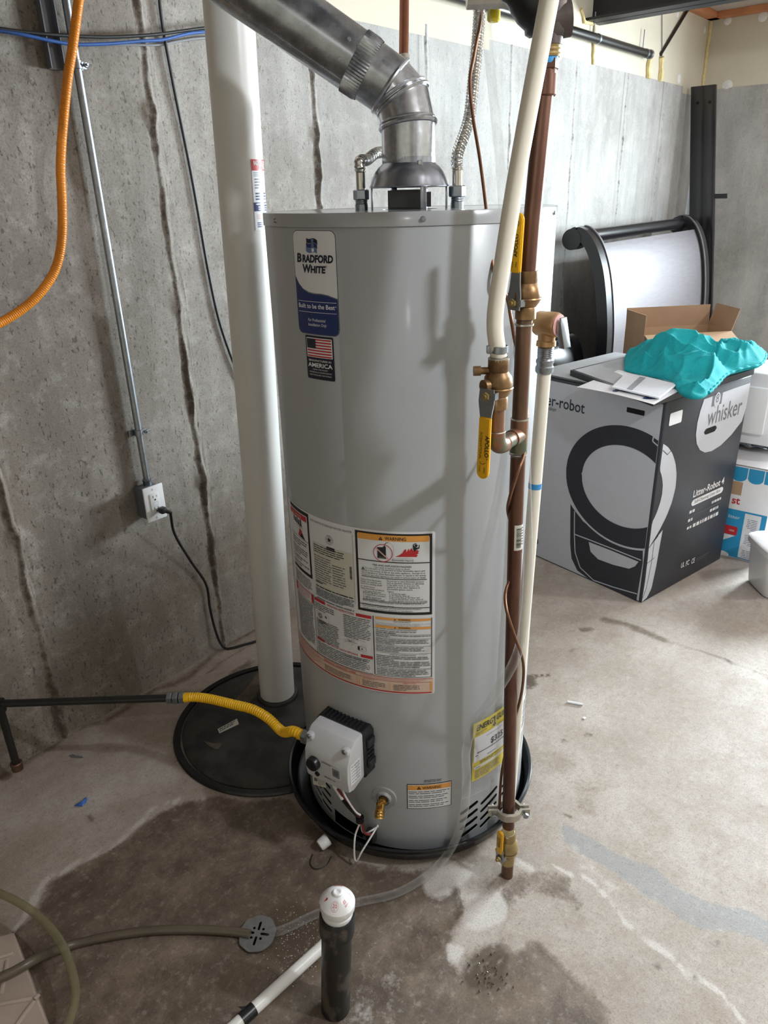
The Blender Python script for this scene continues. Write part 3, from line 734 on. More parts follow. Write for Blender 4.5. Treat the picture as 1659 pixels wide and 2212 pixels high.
    for f, s in ((-.074, .026), (.074, -.030)):
        b = MB(); p = V((HX, HY, (1.523 + zb)/2)) + FORE*f + RIGHT*s; b.rbox(p, (.0125, .004, zb - 1.523 + .004), (RIGHT, FORE, UP), .001); b.build('leg', 'alu', hood)
    # dielectric nipples
    for s in (-.1005, .1005):
        p = V((HX, HY, 1.522)) + RIGHT*s; b = MB(); b.lathe([(.0135, 0), (.0135, .012)] + [(.0122 + .0009*(i % 2), .012 + .0022*i) for i in range(7)] + [(.010, .028)], p, n=24)
        b.build('pipe_nipple', 'zinc', root)
    # ---------------- brand label
    def lab(name, mats, label=None): return Print(hfn, .006), name, mats, label
    p = Print(hfn, .005); mats = ['greyp', 'inkgrey', 'label', 'navy', 'navydark', 'steelblue', 'paper']
    a0, a1 = U(171.8), U(192.3); v0, v1 = 1.3055, 1.4965; w = a1 - a0; h = v1 - v0
    p.rect(a0, v0, a1, v1, 0, 0, .014); p.rect(a0 + .001, v0 + .001, a1 - .001, v1 - .001, 1, 1, .013); p.rect(a0 + .0026, v0 + .0026, a1 - .0026, v1 - .0026, 2, 2, .012)
    i0, i1, j0, j1 = a0 + .0026, a1 - .0026, v0 + .0026, v1 - .0026; r = .012
    T = [(0, .44), (.08, .51), (.2, .562), (.35, .592), (.5, .600), (.65, .600), (.8, .61), (1, .640)]
    def wave(u):
        t = (u - i0)/(i1 - i0)
        for (x0, y0), (x1, y1) in zip(T, T[1:]):
            if t <= x1 + 1e-9: k = (t - x0)/(x1 - x0); return v1 - h*(y0 + (y1 - y0)*k)
        return v1 - h*.64
    def botm(u):
        d = min(u - i0, i1 - u); return j0 + (0 if d >= r else r - math.sqrt(max(0, r*r - (r - d)**2)))
    us = np.linspace(i0, i1, 60); p.cols(us, lambda u: wave(u), lambda u: wave(u) + .002, 1, 3); p.cols(us, botm, wave, 3, 3)
    cx = (a0 + a1)/2
    for k, (mi, f0, f1) in enumerate([(4, .085, .125), (3, .128, .168), (5, .171, .212)]):
        uu = np.linspace(cx - .0145 - .001*k, cx + .0125 - .001*k, 24)
        wv = lambda u, f: v1 - h*f + .0022*math.sin((u - cx)/.0145*2.9 + .5) - (u - cx)*.22
        p.cols(uu, lambda u, f=f1: wv(u, f), lambda u, f=f0: wv(u, f), mi, 3)
        p.cols(np.linspace(cx - .002, cx + .004, 6), lambda u, f=f1 - .006: wv(u, f), lambda u, f=f0 + .006: wv(u, f), 5 if k < 2 else 6, 4)
    p.text('B', cx - .0436, v1 - h*.298, .0212, 4, 3, 'L', .045, .10, sx=1.08); p.text('RADFORD', cx + .0463, v1 - h*.298, .0178, 4, 3, 'R', .05, .10, width=.0745)
    p.text('W', cx - .0290, v1 - h*.394, .0200, 4, 3, 'L', .045, .10); p.text('HITE', cx + .0285, v1 - h*.394, .0166, 4, 3, 'R', .05, .10, width=.0365); p.text('®', cx + .030, v1 - h*.345, .006, 4, 3)
    p.rect(i0 + .004, v1 - h*.672, i1 - .003, v1 - h*.668, 6, 4); p.rect(i0 + .004, v1 - h*.775, i1 - .003, v1 - h*.771, 6, 4)
    p.text('Built to be the Best', cx - .001, v1 - h*.735, .0118, 6, 4, width=.092, bold=.012); p.text('®', cx + .0475, v1 - h*.715, .004, 6, 4)
    p.text('For Professional', cx, v1 - h*.862, .0080, 6, 4, shear=.25, width=.045); p.text('Installation Only', cx + .001, v1 - h*.908, .0080, 6, 4, shear=.25, width=.047)
    p.build('maker_label', mats, root, smooth=False)['label'] = 'white and blue maker label with rounded corners'
    # ---------------- flag label
    p = Print(hfn, .005); mats = ['navydark', 'paper', 'red', 'inkgrey']
    a0, a1 = U(175.4), U(189.0); v0, v1 = 1.2195, 1.3042; w = a1 - a0; h = v1 - v0; cx = (a0 + a1)/2
    p.rect(a0, v0, a1, v1, 0, 0, .003); p.rect(a0 + w*.045, v1 - h*.49, a1 - w*.045, v1 - h*.045, 1, 1, .0015)
    f0, f1, g0, g1 = a0 + w*.07, a1 - w*.07, v1 - h*.475, v1 - h*.065
    for k in range(13):
        if k % 2 == 0: p.rect(f0, g1 - (g1 - g0)*(k + 1)/13, f1, g1 - (g1 - g0)*k/13, 2, 2)
    cu, cv = f0 + (f1 - f0)*.38, g1 - (g1 - g0)*7/13
    p.rect(f0, cv, cu, g1, 0, 3)
    for r_ in range(5):
        for c_ in range(6): p.disc(f0 + (cu - f0)*(c_ + .5)/6, cv + (g1 - cv)*(r_ + .5)/5, .0007, 3, 4)
    p.text('MANUFACTURED IN', cx, v1 - h*.585, .0052, 1, 2, width=w*.80, bold=.01); p.text('AMERICA', cx, v1 - h*.715, .0115, 1, 2, width=w*.88, bold=.022)
    for k, (s, q) in enumerate([('USING THE FINEST', .55), ('MATERIALS & COMPONENTS', .80), ('FROM AROUND THE WORLD', .78)]): p.text(s, cx, v1 - h*(.785 + .065*k), .0036, 1, 2, width=w*q)
    p.build('flag_label', mats, root, smooth=False)['label'] = 'dark navy label with a striped flag'
    # ---------------- big instruction label
    p = Print(hfn, .007); mats = ['label', 'ink', 'red', 'amber', 'inkmid', 'label_cream', 'peach', 'pink', 'inkgrey']
    K = lambda x, y: hcyl(x, y)
    p.rect(U(146), .505, U(226.7), .9135, 0, 0, .006)
    # warning panel
    w = lambda x, y: hcyl(760 + x/8.7316, 1130 + y/8.7316)
    a0, a1, v0, v1 = U(194.5), U(225.5), .7150, .9085; W_ = a1 - a0; Hh = v1 - v0; cx = (a0 + a1)/2
    p.rect(a0, v0, a1, v1, 1, 1); p.rect(a0 + .0055, v0 + .0068, a1 - .0055, v1 - .0068, 0, 2)
    uu = lambda x: w(x, 900)[0]
    vv = lambda x, y: w(x, y)[1]
    p.rect(a0 + .0065, vv(800, 345), a1 - .0065, vv(800, 232), 3, 3)
    vb = vv(800, 325); p.text('WARNING', uu(835), vb, .0112, 1, 4, width=uu(1032) - uu(640), bold=.012); tri_mark(p, uu(565), vb - .0006, .0082, 1, 3, 4)
    def ln(ya, x0, x1, t=.0016): v = vv(800, ya); p.rect(uu(x0), v - t/2, uu(x1), v + t/2, 1, 4)
    ln(738, 130, 1478, .002); ln(1052, 190, 1415, .0014); ln(1490, 195, 1415, .0012); ln(1582, 130, 1478, .0016)
    # the crossed-out fuel can, the fumes, the fire and the figure
    gu, gv = w(590, 560); m_ = .000126
    pt = lambda x, y: (uu(x), vv(x, y))
    p.poly([pt(497, 655), pt(657, 672), pt(657, 440), pt(625, 425), pt(600, 452), pt(497, 448)], 1, 3)
    p.line([pt(630, 430), pt(640, 395), pt(668, 368), pt(705, 362)], .0012, 1, 3)
    p.ring(gu, gv, .0193, .0208, 2, 4, 48); p.line([pt(470, 460), pt(705, 680)], .0028, 7, 4)
    p.text('GASOLINE', uu(575), vv(575, 650), .0034, 4, 4, width=.013)
    fx = [(820, 632), (900, 600), (960, 560), (1000, 495), (1035, 488), (1020, 530), (1040, 540), (1070, 490), (1090, 475), (1085, 520), (1120, 480), (1140, 460), (1150, 500), (1175, 520), (1200, 520), (1230, 500), (1262, 485), (1240, 520), (1280, 512), (1250, 550), (1275, 552), (1210, 600), (1250, 590), (1225, 632)]
    base = (1025, 632)
    for a, c in zip(fx, fx[1:]): p.poly([pt(*base), pt(*c), pt(*a)], 2, 3)
    p.poly([pt(1160, 470), pt(1165, 500), pt(1190, 530), pt(1225, 490), pt(1280, 465), pt(1278, 445), pt(1235, 455), pt(1195, 440), pt(1172, 410), pt(1155, 410)], 1, 4)
    p.line([pt(1162, 420), pt(1172, 392), pt(1222, 375)], .0017, 1, 4); p.line([pt(1272, 455), pt(1275, 400)], .0017, 1, 4); p.disc(*pt(1217, 417), .0030, 1, 4)
    cl = [(705, 365), (745, 380), (775, 410), (795, 450), (805, 500), (800, 560), (790, 610), (775, 650)]; p.line([pt(*q) for q in cl], .0004, 8, 3)
    cl = [(760, 690), (790, 660), (850, 668), (900, 655), (960, 668), (1020, 655), (1090, 668), (1150, 665), (1170, 700), (1150, 735), (1090, 745), (1020, 740), (960, 752), (900, 745), (840, 752), (790, 735), (760, 690)]; p.line([pt(*q) for q in cl], .0004, 8, 3)
    p.text('Flammable Vapors', uu(962), vv(962, 712), .0062, 1, 4, width=uu(1155) - uu(768))
    def tx(s, x0, x1, y, size=.0058, bold=0.0, mi=1): p.text(s, uu(x0), vv((x0 + x1)/2, y), size, mi, 3, 'L', bold, width=uu(x1) - uu(x0), res=2)
    tx('FIRE AND EXPLOSION HAZARD', 405, 1130, 828, .0062, .012); tx('Can result in serious injury or death.', 435, 1105, 868, .0056)
    tri_mark(p, uu(222), vv(222, 862), .0068, 1, 0, 3)
    tx('Do not store or use gasoline or other flammable vapors and', 262, 1378, 906); tx('liquids in the vicinity of this or any other appliance.  Storage of or', 192, 1390, 948)
    tx('use of gasoline or other flammable vapors or liquids in the vicinity', 192, 1402, 990); tx('of this or any other appliance can result in serious injury or death.', 192, 1400, 1032)
    for k, s in enumerate(['Vapors from flammable', 'liquids can explode and', 'catch fire causing death', 'or severe burns.']): tx(s, 165, [555, 555, 565, 435][k], 1085 + 40*k)
    for k, s in enumerate(['Do not use or store flammable products', 'such as gasoline, solvents or adhesives', 'in the same room or area near the', 'appliance, or any other appliance or', 'any possible ignition source.']): tx(s, 660, [1360, 1362, 1268, 1290, 1150][k], 1115 + 37*k)
    tx('Keep flammable products:', 170, 605, 1258)
    for k, s in enumerate(['1. far away from any', '    possible ignition source,', '2. in approved containers,', '3. tightly closed and', '4. out of children\'s reach.']): tx(s, 205, [545, 640, 635, 540, 620][k], 1298 + 36*k)
    tx('Vapors:', 665, 790, 1302)
    for k, s in enumerate(['1. cannot be seen,', '2. are heavier than air,', '3. go a long way on the floor and', '4. can be carried from other rooms to', '    possible ignition sources by air currents.']): tx(s, 700, [1020, 1095, 1275, 1345, 1430][k], 1345 + 35*k)
    tx('Water heaters in residential garages must be installed and located, or', 190, 1370, 1522, .0052); tx('protected, to avoid physical damage.', 190, 795, 1556, .0052)
    tx('Read and follow water heater warnings and instructions. If owner\'s', 190, 1320, 1618, .0052); tx('manual is missing contact the distributor or manufacturer.', 190, 1155, 1652, .0052)
    # left danger panel
    d0, d1, e0, e1 = U(151.0), U(169.2), .7480, .9105
    p.rect(d0, e0, d1, e1, 1, 1); p.rect(d0 + .0016, e0 + .0085, d1 - .0060, e1 - .0085, 0, 2); p.rect(d0 + .003, e1 - .0235, d1 - .0085, e1 - .0105, 2, 3)
    p.text('DANGER', (d0 + d1)/2 + .001, e1 - .0205, .0092, 7, 4, bold=.012, width=.036); tri_mark(p, d0 + .0215, e1 - .021, .008, 7, 2, 4)
    p.rect(d0 + .0016, .8375, d1 - .006, .8385, 1, 3)
    hc = (d0 + d1)/2
    for k in range(5): p.rect(hc - .026 + .009*k, .876 - .0016*k, hc - .020 + .009*k, .886 - .003*(k % 2), 1, 3, .0018)
    p.line([(hc - .026, .8745), (hc + .018, .869)], .003, 1, 3); p.rect(hc - .016, .865, hc + .022, .8658, 1, 3); p.rect(hc - .010, .8585, hc + .020, .8590, 8, 3)
    p.line([(hc + .006, .873), (hc + .007, .862)], .0012, 1, 3); p.poly([(hc - .004, .842), (hc + .028, .8395), (hc + .013, .8585), (hc + .006, .862)], 2, 3); p.poly([(hc + .004, .8415), (hc + .029, .8395), (hc + .017, .853)], 1, 4)
    for k, (t, bt, n) in enumerate([(.833, .815, 3), (.812, .790, 4), (.787, .7755, 2), (.772, .7600, 2)]): p.para(d0 + .005, d1 - .010, t, bt, n, 8, 3, 40 + k)
    # rating plate
    p.text('AUTOMATIC STORAGE WATER HEATER', U(181.8), .8985, .0070, 8, 2, width=U(193.2) - U(170.6))
    p.rect(U(171.4), .738, U(193.4), .850, 5, 1)
    su, sv = K(712, 1167); p.ring(su, sv, .0105, .0110, 1, 3); p.ring(su, sv, .0078, .0082, 1, 3)
    st = [(su + (.0072 if k % 2 == 0 else .0029)*math.sin(PI*k/5), sv + (.0072 if k % 2 == 0 else .0029)*math.cos(PI*k/5)) for k in range(10)]
    for k in range(10): p.poly([(su, sv), st[k], st[(k + 1) % 10]], 1, 3)
    p.text('certified', su, sv + .0085, .0016, 1, 3, width=.009); p.text('DESIGN', su, sv - .0100, .0016, 1, 3, width=.008)
    ku, kv = K(715, 1187); p.rect(ku - .0115, kv - .0042, ku + .0115, kv + .0040, 1, 3, .0012); p.text('AHRI', ku - .006, kv - .0018, .0050, 4, 4, width=.009); p.text('CERTIFIED', ku + .005, kv - .0014, .003, 4, 4, width=.010)
    l0 = U(171.8)
    p.para(l0, U(190), .8475, .826, 4, 1, 3, 3, .32, .9); p.para(l0, U(182), .8215, .752, 12, 8, 3, 4, .3, .7); p.para(U(182.5), U(189.5), .812, .757, 9, 8, 3, 5, .3, .8)
    p.para(l0, U(181), .7535, .7485, 1, 1, 3, 6); p.para(l0, U(193), .7425, .7375, 1, 1, 3, 7, .5, 1); p.para(l0 - .002, U(193.4), .7355, .7135, 7, 8, 3, 8, .5, .8, (4, 12)); p.para(l0, U(193.4), .7105, .7055, 1, 8, 3, 9, .5, 1, (6, 16))
    bu, bv = K(759, 1238); rr = random.Random(3); q = bv - .016
    while q < bv + .016: t = rr.choice([.0004, .0008, .0014]); p.rect(bu - .0028, q, bu + .0028, q + t, 1, 3); q += t + rr.choice([.0005, .0009])
    p.rect(U(193.2), .725, U(193.35), .895, 4, 2)
    # safety text at far left, below the danger panel
    p.para(U(152), U(168.5), .742, .712, 6, 4, 3, 12, .4, .9); p.rect(U(151), .705, U(169.2), .7065, 2, 3); p.rect(U(167.4), .683, U(168.8), .7045, 2, 3); p.rect(U(151.3), .683, U(153), .7045, 2, 3)
    p.para(U(153.5), U(167), .7035, .684, 4, 7, 3, 13, .4, .8); p.rect(U(151), .6795, U(169.3), .6805, 1, 3); p.rect(U(169.2), .548, U(169.45), .7065, 1, 3)
    p.para(U(152), U(168.6), .677, .560, 24, 8, 3, 14, .38, .7, (4, 14))
    # operating instructions
    o0, o1 = U(169.9), U(200.4)
    vo = .7045
    p.rect(o0, vo - .0075, U(177.0), vo, 2, 3); p.rect(U(193.4), vo - .0075, o1, vo, 2, 3)
    p.text('OPERATING INSTRUCTIONS', U(185.2), vo - .0068, .0072, 2, 3, width=U(192.2) - U(178), bold=.012)
    p.para(o0 + .001, U(183), .694, .674, 4, 8, 3, 20, .38); p.para(U(187), o1 - .002, .694, .634, 13, 8, 3, 21, .38)
    gu, gv = K(693, 1330); p.ring(gu, gv, .0040, .0058, 1, 3); p.disc(gu, gv, .001, 1, 3)
    for k in range(10): a = 2*PI*k/10; p.disc(gu + .0078*math.cos(a), gv + .0078*math.sin(a), .0009, 8, 3)
    p.frame(gu - .010, gv - .024, gu + .030, gv + .010, .0004, 4, 3); p.ring(gu + .020, gv + .003, .0015, .0030, 1, 3); p.para(gu - .006, gu + .026, gv - .012, gv - .022, 2, 1, 3, 22)
    p.para(o0 + .002, U(184.5), .652, .592, 13, 8, 3, 23, .38)
    for k in range(9):
        a = 2*PI*k/9 + .3; hu, hv = K(757, 1385); p.line([(hu, hv), (hu + (.012 + .004*(k % 3))*math.cos(a), hv + (.006 + .003*(k % 2))*math.sin(a))], .0006, 8, 3)
    p.line([K(765, 1384), K(778, 1383), K(790, 1388)], .0005, 4, 3)
    bu, bv = K(783, 1402); p.frame(bu - .011, bv - .005, bu + .010, bv + .006, .0007, 8, 3); p.rect(bu - .010, bv - .004, bu - .006, bv + .005, 1, 3); p.disc(bu, bv, .0022, 8, 3); p.line([(bu - .004, bv + .009), (bu + .012, bv + .009)], .0004, 4, 3); p.line([(bu, bv - .009), (bu + .012, bv - .009)], .0004, 4, 3)
    p.para(U(187), U(198), .584, .580, 2, 8, 3, 24)
    vt = K(803, 1420)[1]
    p.rect(o0, vt - .0075 + .003, U(175.0), vt + .003, 2, 3); p.rect(U(194.8), vt - .0045, o1, vt + .003, 2, 3); p.text('TO TURN OFF GAS TO APPLIANCE', U(185), vt - .0038, .0066, 2, 3, width=U(193.6) - U(176.6), bold=.012)
    p.para(o0 + .001, o1 - .002, vt - .007, .5545, 7, 8, 3, 25, .38, .9, (5, 14))
    p.rect(o0 - .001, .5505, o1, .5515, 1, 3); p.rect(U(152), .5505, o0, .5512, 1, 3)
    p.rect(U(200.9), .553, U(201.3), .7065, 1, 3)
    # right-hand warnings
    r0, r1 = U(202), U(225.0); g = lambda x, y: hcyl(790 + x/10.37, 1310 + y/10.37)
    gv_ = lambda y: g(820, y)[1]
    for y in (318, 500): p.rect(r0, gv_(y), r1, gv_(y - 50), 3, 3); p.text('WARNING', U(214.2), gv_(y - 8), .0058, 1, 4, width=.0265, bold=.01); tri_mark(p, U(210.3), gv_(y - 6), .0042, 1, 3, 4)
    p.text('FOR YOUR SAFETY', U(213.3), gv_(362), .0042, 1, 3, width=.038)
    p.text('Do not store or use gasoline or other flammable, combustible, or corrosive', r0, gv_(402), .0040, 8, 3, 'L', width=r1 - r0, res=1); p.text('vapors or liquids in the vicinity of this or any other appliance.', r0, gv_(436), .0040, 8, 3, 'L', width=(r1 - r0)*.82, res=1)
    p.text('HOT WATER CAN PRODUCE 3RD DEGREE BURNS', r0, gv_(542), .0042, 1, 3, 'L', .008, width=(r1 - r0)*.75, res=1)
    p.para(r0, U(219), gv_(552), gv_(625), 2, 8, 3, 31, .4)
    for y in (632, 726, 888, 1056): p.rect(r0, gv_(y), r1, gv_(y - 6), 1, 3)
    p.para(r0, r1, gv_(640), gv_(710), 2, 8, 3, 32, .42, .3); p.para(r0, r1, gv_(735), gv_(870), 4, 8, 3, 33, .42, .4); p.para(r0, U(223), gv_(900), gv_(1035), 4, 8, 3, 34, .42, .5)
    p.text('STATE OF CALIFORNIA NOTICE', U(213.3), gv_(1100), .0042, 1, 3, width=.058, bold=.01)
    p.para(r0, r1, gv_(1112), gv_(1225), 3, 8, 3, 35, .42, .4); p.para(r0, r1, gv_(1225), gv_(1370), 4, 8, 3, 36, .42, .85)
    p.text('SUITABLE FOR WATER (POTABLE) HEATING AND SPACE HEATING', r0, gv_(1408), .0042, 1, 3, 'L', .01, width=r1 - r0, res=1); p.para(r0, r1, gv_(1415), gv_(1560), 4, 8, 3, 37, .42, .8)
    p.rect(U(201), gv_(1580), U(225.4), gv_(1572), 1, 3); p.rect(U(225.2), gv_(1575), U(225.5), .708, 1, 3)
    # status strip along the bottom
    p.rect(U(146.3), .508, U(226.0), .5487, 6, 1); p.rect(U(146.3), .508, U(225.4), .5112, 2, 3); p.rect(U(146.3), .5475, U(225.6), .5485, 2, 3); p.rect(U(160), .538, U(225.6), .5388, 2, 3); p.rect(U(224.8), .514, U(225.6), .5385, 3, 3)
    p.text('RESIDENTIAL DIAGNOSTIC CODES', U(183), .5400, .0072, 2, 3, width=U(192) - U(174), bold=.008); p.para(U(194), U(224), .5462, .5400, 2, 7, 3, 50, .4, .9); p.para(U(150), U(172), .546, .515, 6, 7, 3, 51, .35, .8)
    for a, s in ((198, 'LED STATUS'), (216, 'FAULT STATUS')): p.text(s, U(a), .5335, .0046, 2, 3, width=.028)
    for k in range(5): p.rect(U(172), .5315 - .0042*k, U(224.6), .5318 - .0042*k, 3, 3)
    p.para(U(174), U(191), .5315, .5145, 4, 8, 3, 52, .35, .7); p.para(U(195), U(206), .5315, .5145, 4, 8, 3, 53, .35, .7); p.para(U(209), U(221), .5315, .5145, 4, 8, 3, 54, .35, .5)
    for a in (192.3, 193.6, 207.4): p.rect(U(a), .5135, U(a) + .0012, .534, 3, 4)
    p.build('instruction_label', mats, root, smooth=False)['label'] = 'large white label covered in instructions and warnings'
    # ---------------- small warning label near the drain
    p = Print(hfn, .006); mats = ['ink', 'label', 'amber', 'inkgrey']
    a0, a1, v0, v1 = U(214.2), U(235.0), .160, .2385; cx = (a0 + a1)/2
    p.rect(a0, v0, a1, v1, 0, 0, .0015); p.rect(a0 + .0018, v0 + .0018, a1 - .0018, v1 - .0018, 1, 1); p.rect(a0 + .003, v1 - .018, a1 - .003, v1 - .0035, 2, 2)
    p.text('WARNING', cx + .005, v1 - .0152, .0112, 0, 3, bold=.01, width=.046); tri_mark(p, cx - .026, v1 - .0155, .0095, 0, 2, 3)
    for k in range(4): p.para(a0 + .004, a1 - .004, v1 - .021 - .0135*k, v1 - .032 - .0135*k, 2, 3, 2, 60 + k, .4, .9)
    p.para(U(222), U(231), .252, .243, 2, 3, 1, 70, .45, .9, (3, 6)); p.build('drain_warning_label', mats, root, smooth=False)['label'] = 'small white label with an orange warning band'
    # ---------------- side labels on the right
    p = Print(hfn, .006); p.rect(U(268), 1.363, U(284), 1.478, 0, 0, .002)
    for k in range(5): p.para(U(272), U(283), 1.466 - .020*k, 1.449 - .020*k, 3, 1, 1, 80 + k, .45, .7)
    p.build('side_label', ['label', 'inkgrey'], root, smooth=False)
    p = Print(hfn, .006); p.rect(U(276), .235, U(300), .345, 0, 0, .003)
    for k in range(4): p.para(U(279), U(298), .330 - .022*k, .312 - .022*k, 3, 1, 1, 90 + k, .5, .8)
    p.build('lower_side_label', ['label', 'inkgrey'], root, smooth=False)
    # ---------------- yellow energy label in its clear bag
    ue = U(244.6)
    efn = lambda u, v, l: hfn(u, v + .10*(u - ue), l + .004 + .010*max(0, math.sin((v - .2)*14))*.5)
    p = Print(efn, .006); mats = ['lemon', 'paper', 'ink', 'inkgrey']
    a0, a1 = ue, U(266.5); W_ = a1 - a0
    p.rect(a0, .219, a1, .397, 0, 0); p.rect(a0 + .002, .281, a1 - .002, .357, 1, 1); p.rect(a0 + .003, .2575, a1 - .006, .266, 1, 1)
    cx = a0 + W_*.5
    p.text('ENERG', cx - .0005, .3735, .0215, 2, 1, 'R', .02, .22, width=.050); p.text('GUIDE', cx + .010, .3735, .0215, 2, 1, 'L', .02, .22, width=.044)
    p.line([(cx + .0045, .390), (cx + .0035, .366)], .0034, 2, 1); p.poly([(cx + .0105, .368), (cx - .004, .368), (cx + .0025, .3595)], 2, 1); p.line([(cx + .0005, .389), (cx + .0042, .380)], .003, 2, 1)
    p.para(a0 + .006, a0 + .040, .3690, .3615, 2, 3, 1, 100); p.text('Estimated Yearly Energy Cost', a0 + W_*.52, .346, .0050, 3, 2, width=.048)
    p.text('$325', a0 + W_*.60, .316, .0245, 2, 2, bold=.02, shear=.05, width=.040); p.rect(a0 + .010, .3065, a1 - .020, .3085, 2, 2); p.para(a0 + .006, a0 + .018, .3025, .297, 1, 3, 2, 101); p.para(a0 + .040, a1 - .022, .291, .286, 1, 3, 2, 103)
    p.para(a0 + .020, a1 - .020, .2785, .2695, 2, 2, 1, 102, .5); p.para(a0 + .008, a0 + .038, .264, .259, 1, 3, 2, 105); p.para(a0 + .008, a1 - .03, .2535, .224, 6, 3, 1, 104, .4)
    eg = p.build('energy_label', mats, root, smooth=False); eg['label'] = 'yellow and white energy cost card'
    us = np.linspace(ue - .010, U(270.5), 26); vs_ = np.linspace(.196, .425, 22); q = []
    for u in us:
        for v in vs_: q.append(hfn(u, v + .10*(u - ue), .0095 + .010*max(0, math.sin((v - .2)*14))*.5 + .002*math.sin(u*160 + v*50)))
    b = MB(); b.add(q, [(i*22 + j, (i+1)*22 + j, (i+1)*22 + j + 1, i*22 + j + 1) for i in range(25) for j in range(21)]); b.build('clear_bag', 'bag', eg)
    p = Print(hfn, .006); p.rect(U(263.5), .19, U(270), .335, 0, 0, .002); p.para(U(264.5), U(269.5), .30, .20, 10, 1, 1, 110); p.build('tucked_paper', ['paper', 'inkgrey'], root, smooth=False)
    # ---------------- drain valve
    b = MB(); d = hrad(203.4); c = hp(203.4, .187, HR - .001); b.lathe([(.012, .010), (.016, .0105), (.020, .004), (.0305, .0035), (.033, 0)], c, d, 36); b.build('drain_collar', 'lid', root)
    b = MB(); b.lathe([(1e-4, .004), (.014, .004), (.016, .012)], c, d, 24); b.build('drain_recess', 'hole', root)
    b = MB(); b.cyl(c, c + d*.040, .0085, n=20); q0 = c + d*.036; b.lathe([(.0105, 0), (.0105, .010), (.009, .011), (.0092, .024), (.0105, .026)], c + d*.010, d, 20)
    dn = (V((0, 0, -1)) + d*.55).normalized(); b.lathe([(1e-4, -.012), (.010, -.012), (.0105, .004), (.0098, .006), (.0118, .008), (.0118, .011), (.0105, .013), (.0118, .015), (.0118, .018), (.0105, .020), (.0116, .022), (.0116, .0235), (.0085, .0235), (.0080, .010), (1e-4, .010)], q0, dn, 24)
    b.lathe([(.0065, -.004), (.007, .016), (.0075, .019), (1e-4, .020)], q0 + d*.003, (V((0, 0, 1)) + d*.15), 16); b.hexnut(q0 + V((0, 0, .017)) + d*.003, (0, 0, 1), .0065, .004)
    b.build('drain_valve', 'brass', root)
    # ---------------- gas control: black cover plate, pale housing, knob, button, lead, wires
    T0 = 186.0; nr, tr = hrad(T0), htan(T0)
    def cp(u, v, r): return hp(T0, v, 0) + tr*u + nr*r
    ctl = None
    b = MB(); prof = [(-.070, .415), (-.062, .428), (.064, .428), (.072, .418), (.072, .300), (.066, .292), (-.064, .292), (-.070, .300)]
    prof = [(u, v - .022) for u, v in prof]
    b.prism(prof, cp(0, 0, HR - .006), tr, UP, nr, .034)
    for k in range(10): b.rbox(cp(-.052 + .0115*k, .407, HR + .013), (.0055, .028, .006), (tr, nr, UP), .001)
    for (u, v) in ((.074, .372), (.075, .312), (-.072, .372), (-.072, .312)): b.rbox(cp(u, v, HR + .012), (.011, .026, .022), (tr, nr, UP), .002)
    for k in range(4): b.rbox(cp(.074, .325 + .013*k, HR + .012), (.006, .026, .004), (tr, nr, UP), .001)
    ctl = b.build('gas_control', 'blackp', root, smooth=True, angle=30); 
    b = MB(); side = [(HR + .026, .402), (HR + .060, .398), (HR + .072, .388), (HR + .087, .352), (HR + .090, .345), (HR + .092, .300), (HR + .088, .268), (HR + .070, .262), (HR + .026, .272)]
    # side profile in (r, v), swept across u with rounded ends
    n = len(side); secs = [(-.064, .90), (-.0625, .97), (-.058, 1.0), (.058, 1.0), (.0625, .97), (.064, .90)]; vs = []
    cr_, cv_ = HR + .052, .335
    for u, k in secs:
        for r, v in side: vs.append(cp(u, cv_ + (v - cv_)*k, cr_ + (r - cr_)*k))
    fs = [(i*n + j, (i+1)*n + j, (i+1)*n + (j+1) % n, i*n + (j+1) % n) for i in range(len(secs) - 1) for j in range(n)] + [tuple(range(n)), tuple((len(secs) - 1)*n + j for j in range(n - 1, -1, -1))]
    b.add(vs, fs); sl = (cp(0, .352, HR + .087) - cp(0, .388, HR + .072)).normalized(); sn = tr.cross(sl); sn = sn if sn.dot(nr) > 0 else -sn
    for u in (.052, -.052): b.rbox(cp(u, .380, HR + .070), (.020, .030, .018), (tr, nr, UP), .006)
    b.rbox(cp(.0, .270, HR + .055), (.070, .05, .022), (tr, nr, UP), .005)
    b.build('control_housing', 'greyp', ctl, angle=28)['label'] = 'pale grey housing'
    for u in (.052, -.052): b = MB(); b.lathe([(.006, 0), (.006, .003), (.0045, .0045), (1e-4, .0035)], cp(u, .384, HR + .084), nr, 14); b.build('control_screw', 'zinc', ctl)
    fz = HR + .0915
    b = MB(); b.lathe([(.0175, -.004), (.0175, .010), (.0155, .0135), (1e-4, .0135)], cp(-.034, .318, fz), nr, 32); b.box(cp(-.034, .318, fz + .014), (.004, .003, .024), (tr, nr, UP)); b.build('control_knob', 'blackp', ctl)
    b = MB(); b.lathe([(.0065, -.003), (.0065, .004), (1e-4, .005)], cp(-.028, .286, fz - .002), nr, 18); b.build('igniter_button', 'blackp', ctl)
    pl = Print(lambda u, v, l: cp(u, v, fz + .0004 + l), .01); pl.rect(.016, .300, .044, .331, 1, 0, .002); pl.rect(.019, .303, .041, .328, 3, 1, .002); pl.rect(.023, .308, .037, .323, 2, 2, .003)
    pl.para(-.012, .018, .334, .328, 1, 3, 0, 301, .5, 1); pl.para(-.006, .030, .292, .286, 1, 3, 0, 302, .5, 1)
    for k in range(7): a = math.radians(-60 + 40*k); pl.disc(-.034 + .0215*math.cos(a), .318 + .0215*math.sin(a), .0009, 3, 0)
    pl.build('status_panel', ['greyp', 'whitep', 'inkgrey', 'inkmid'], ctl, smooth=False)
    ps = Print(lambda u, v, l: cp(.0640 + l, v, HR + .062 + u), .01); ps.rect(-.020, .285, .020, .345, 0, 0, .002)
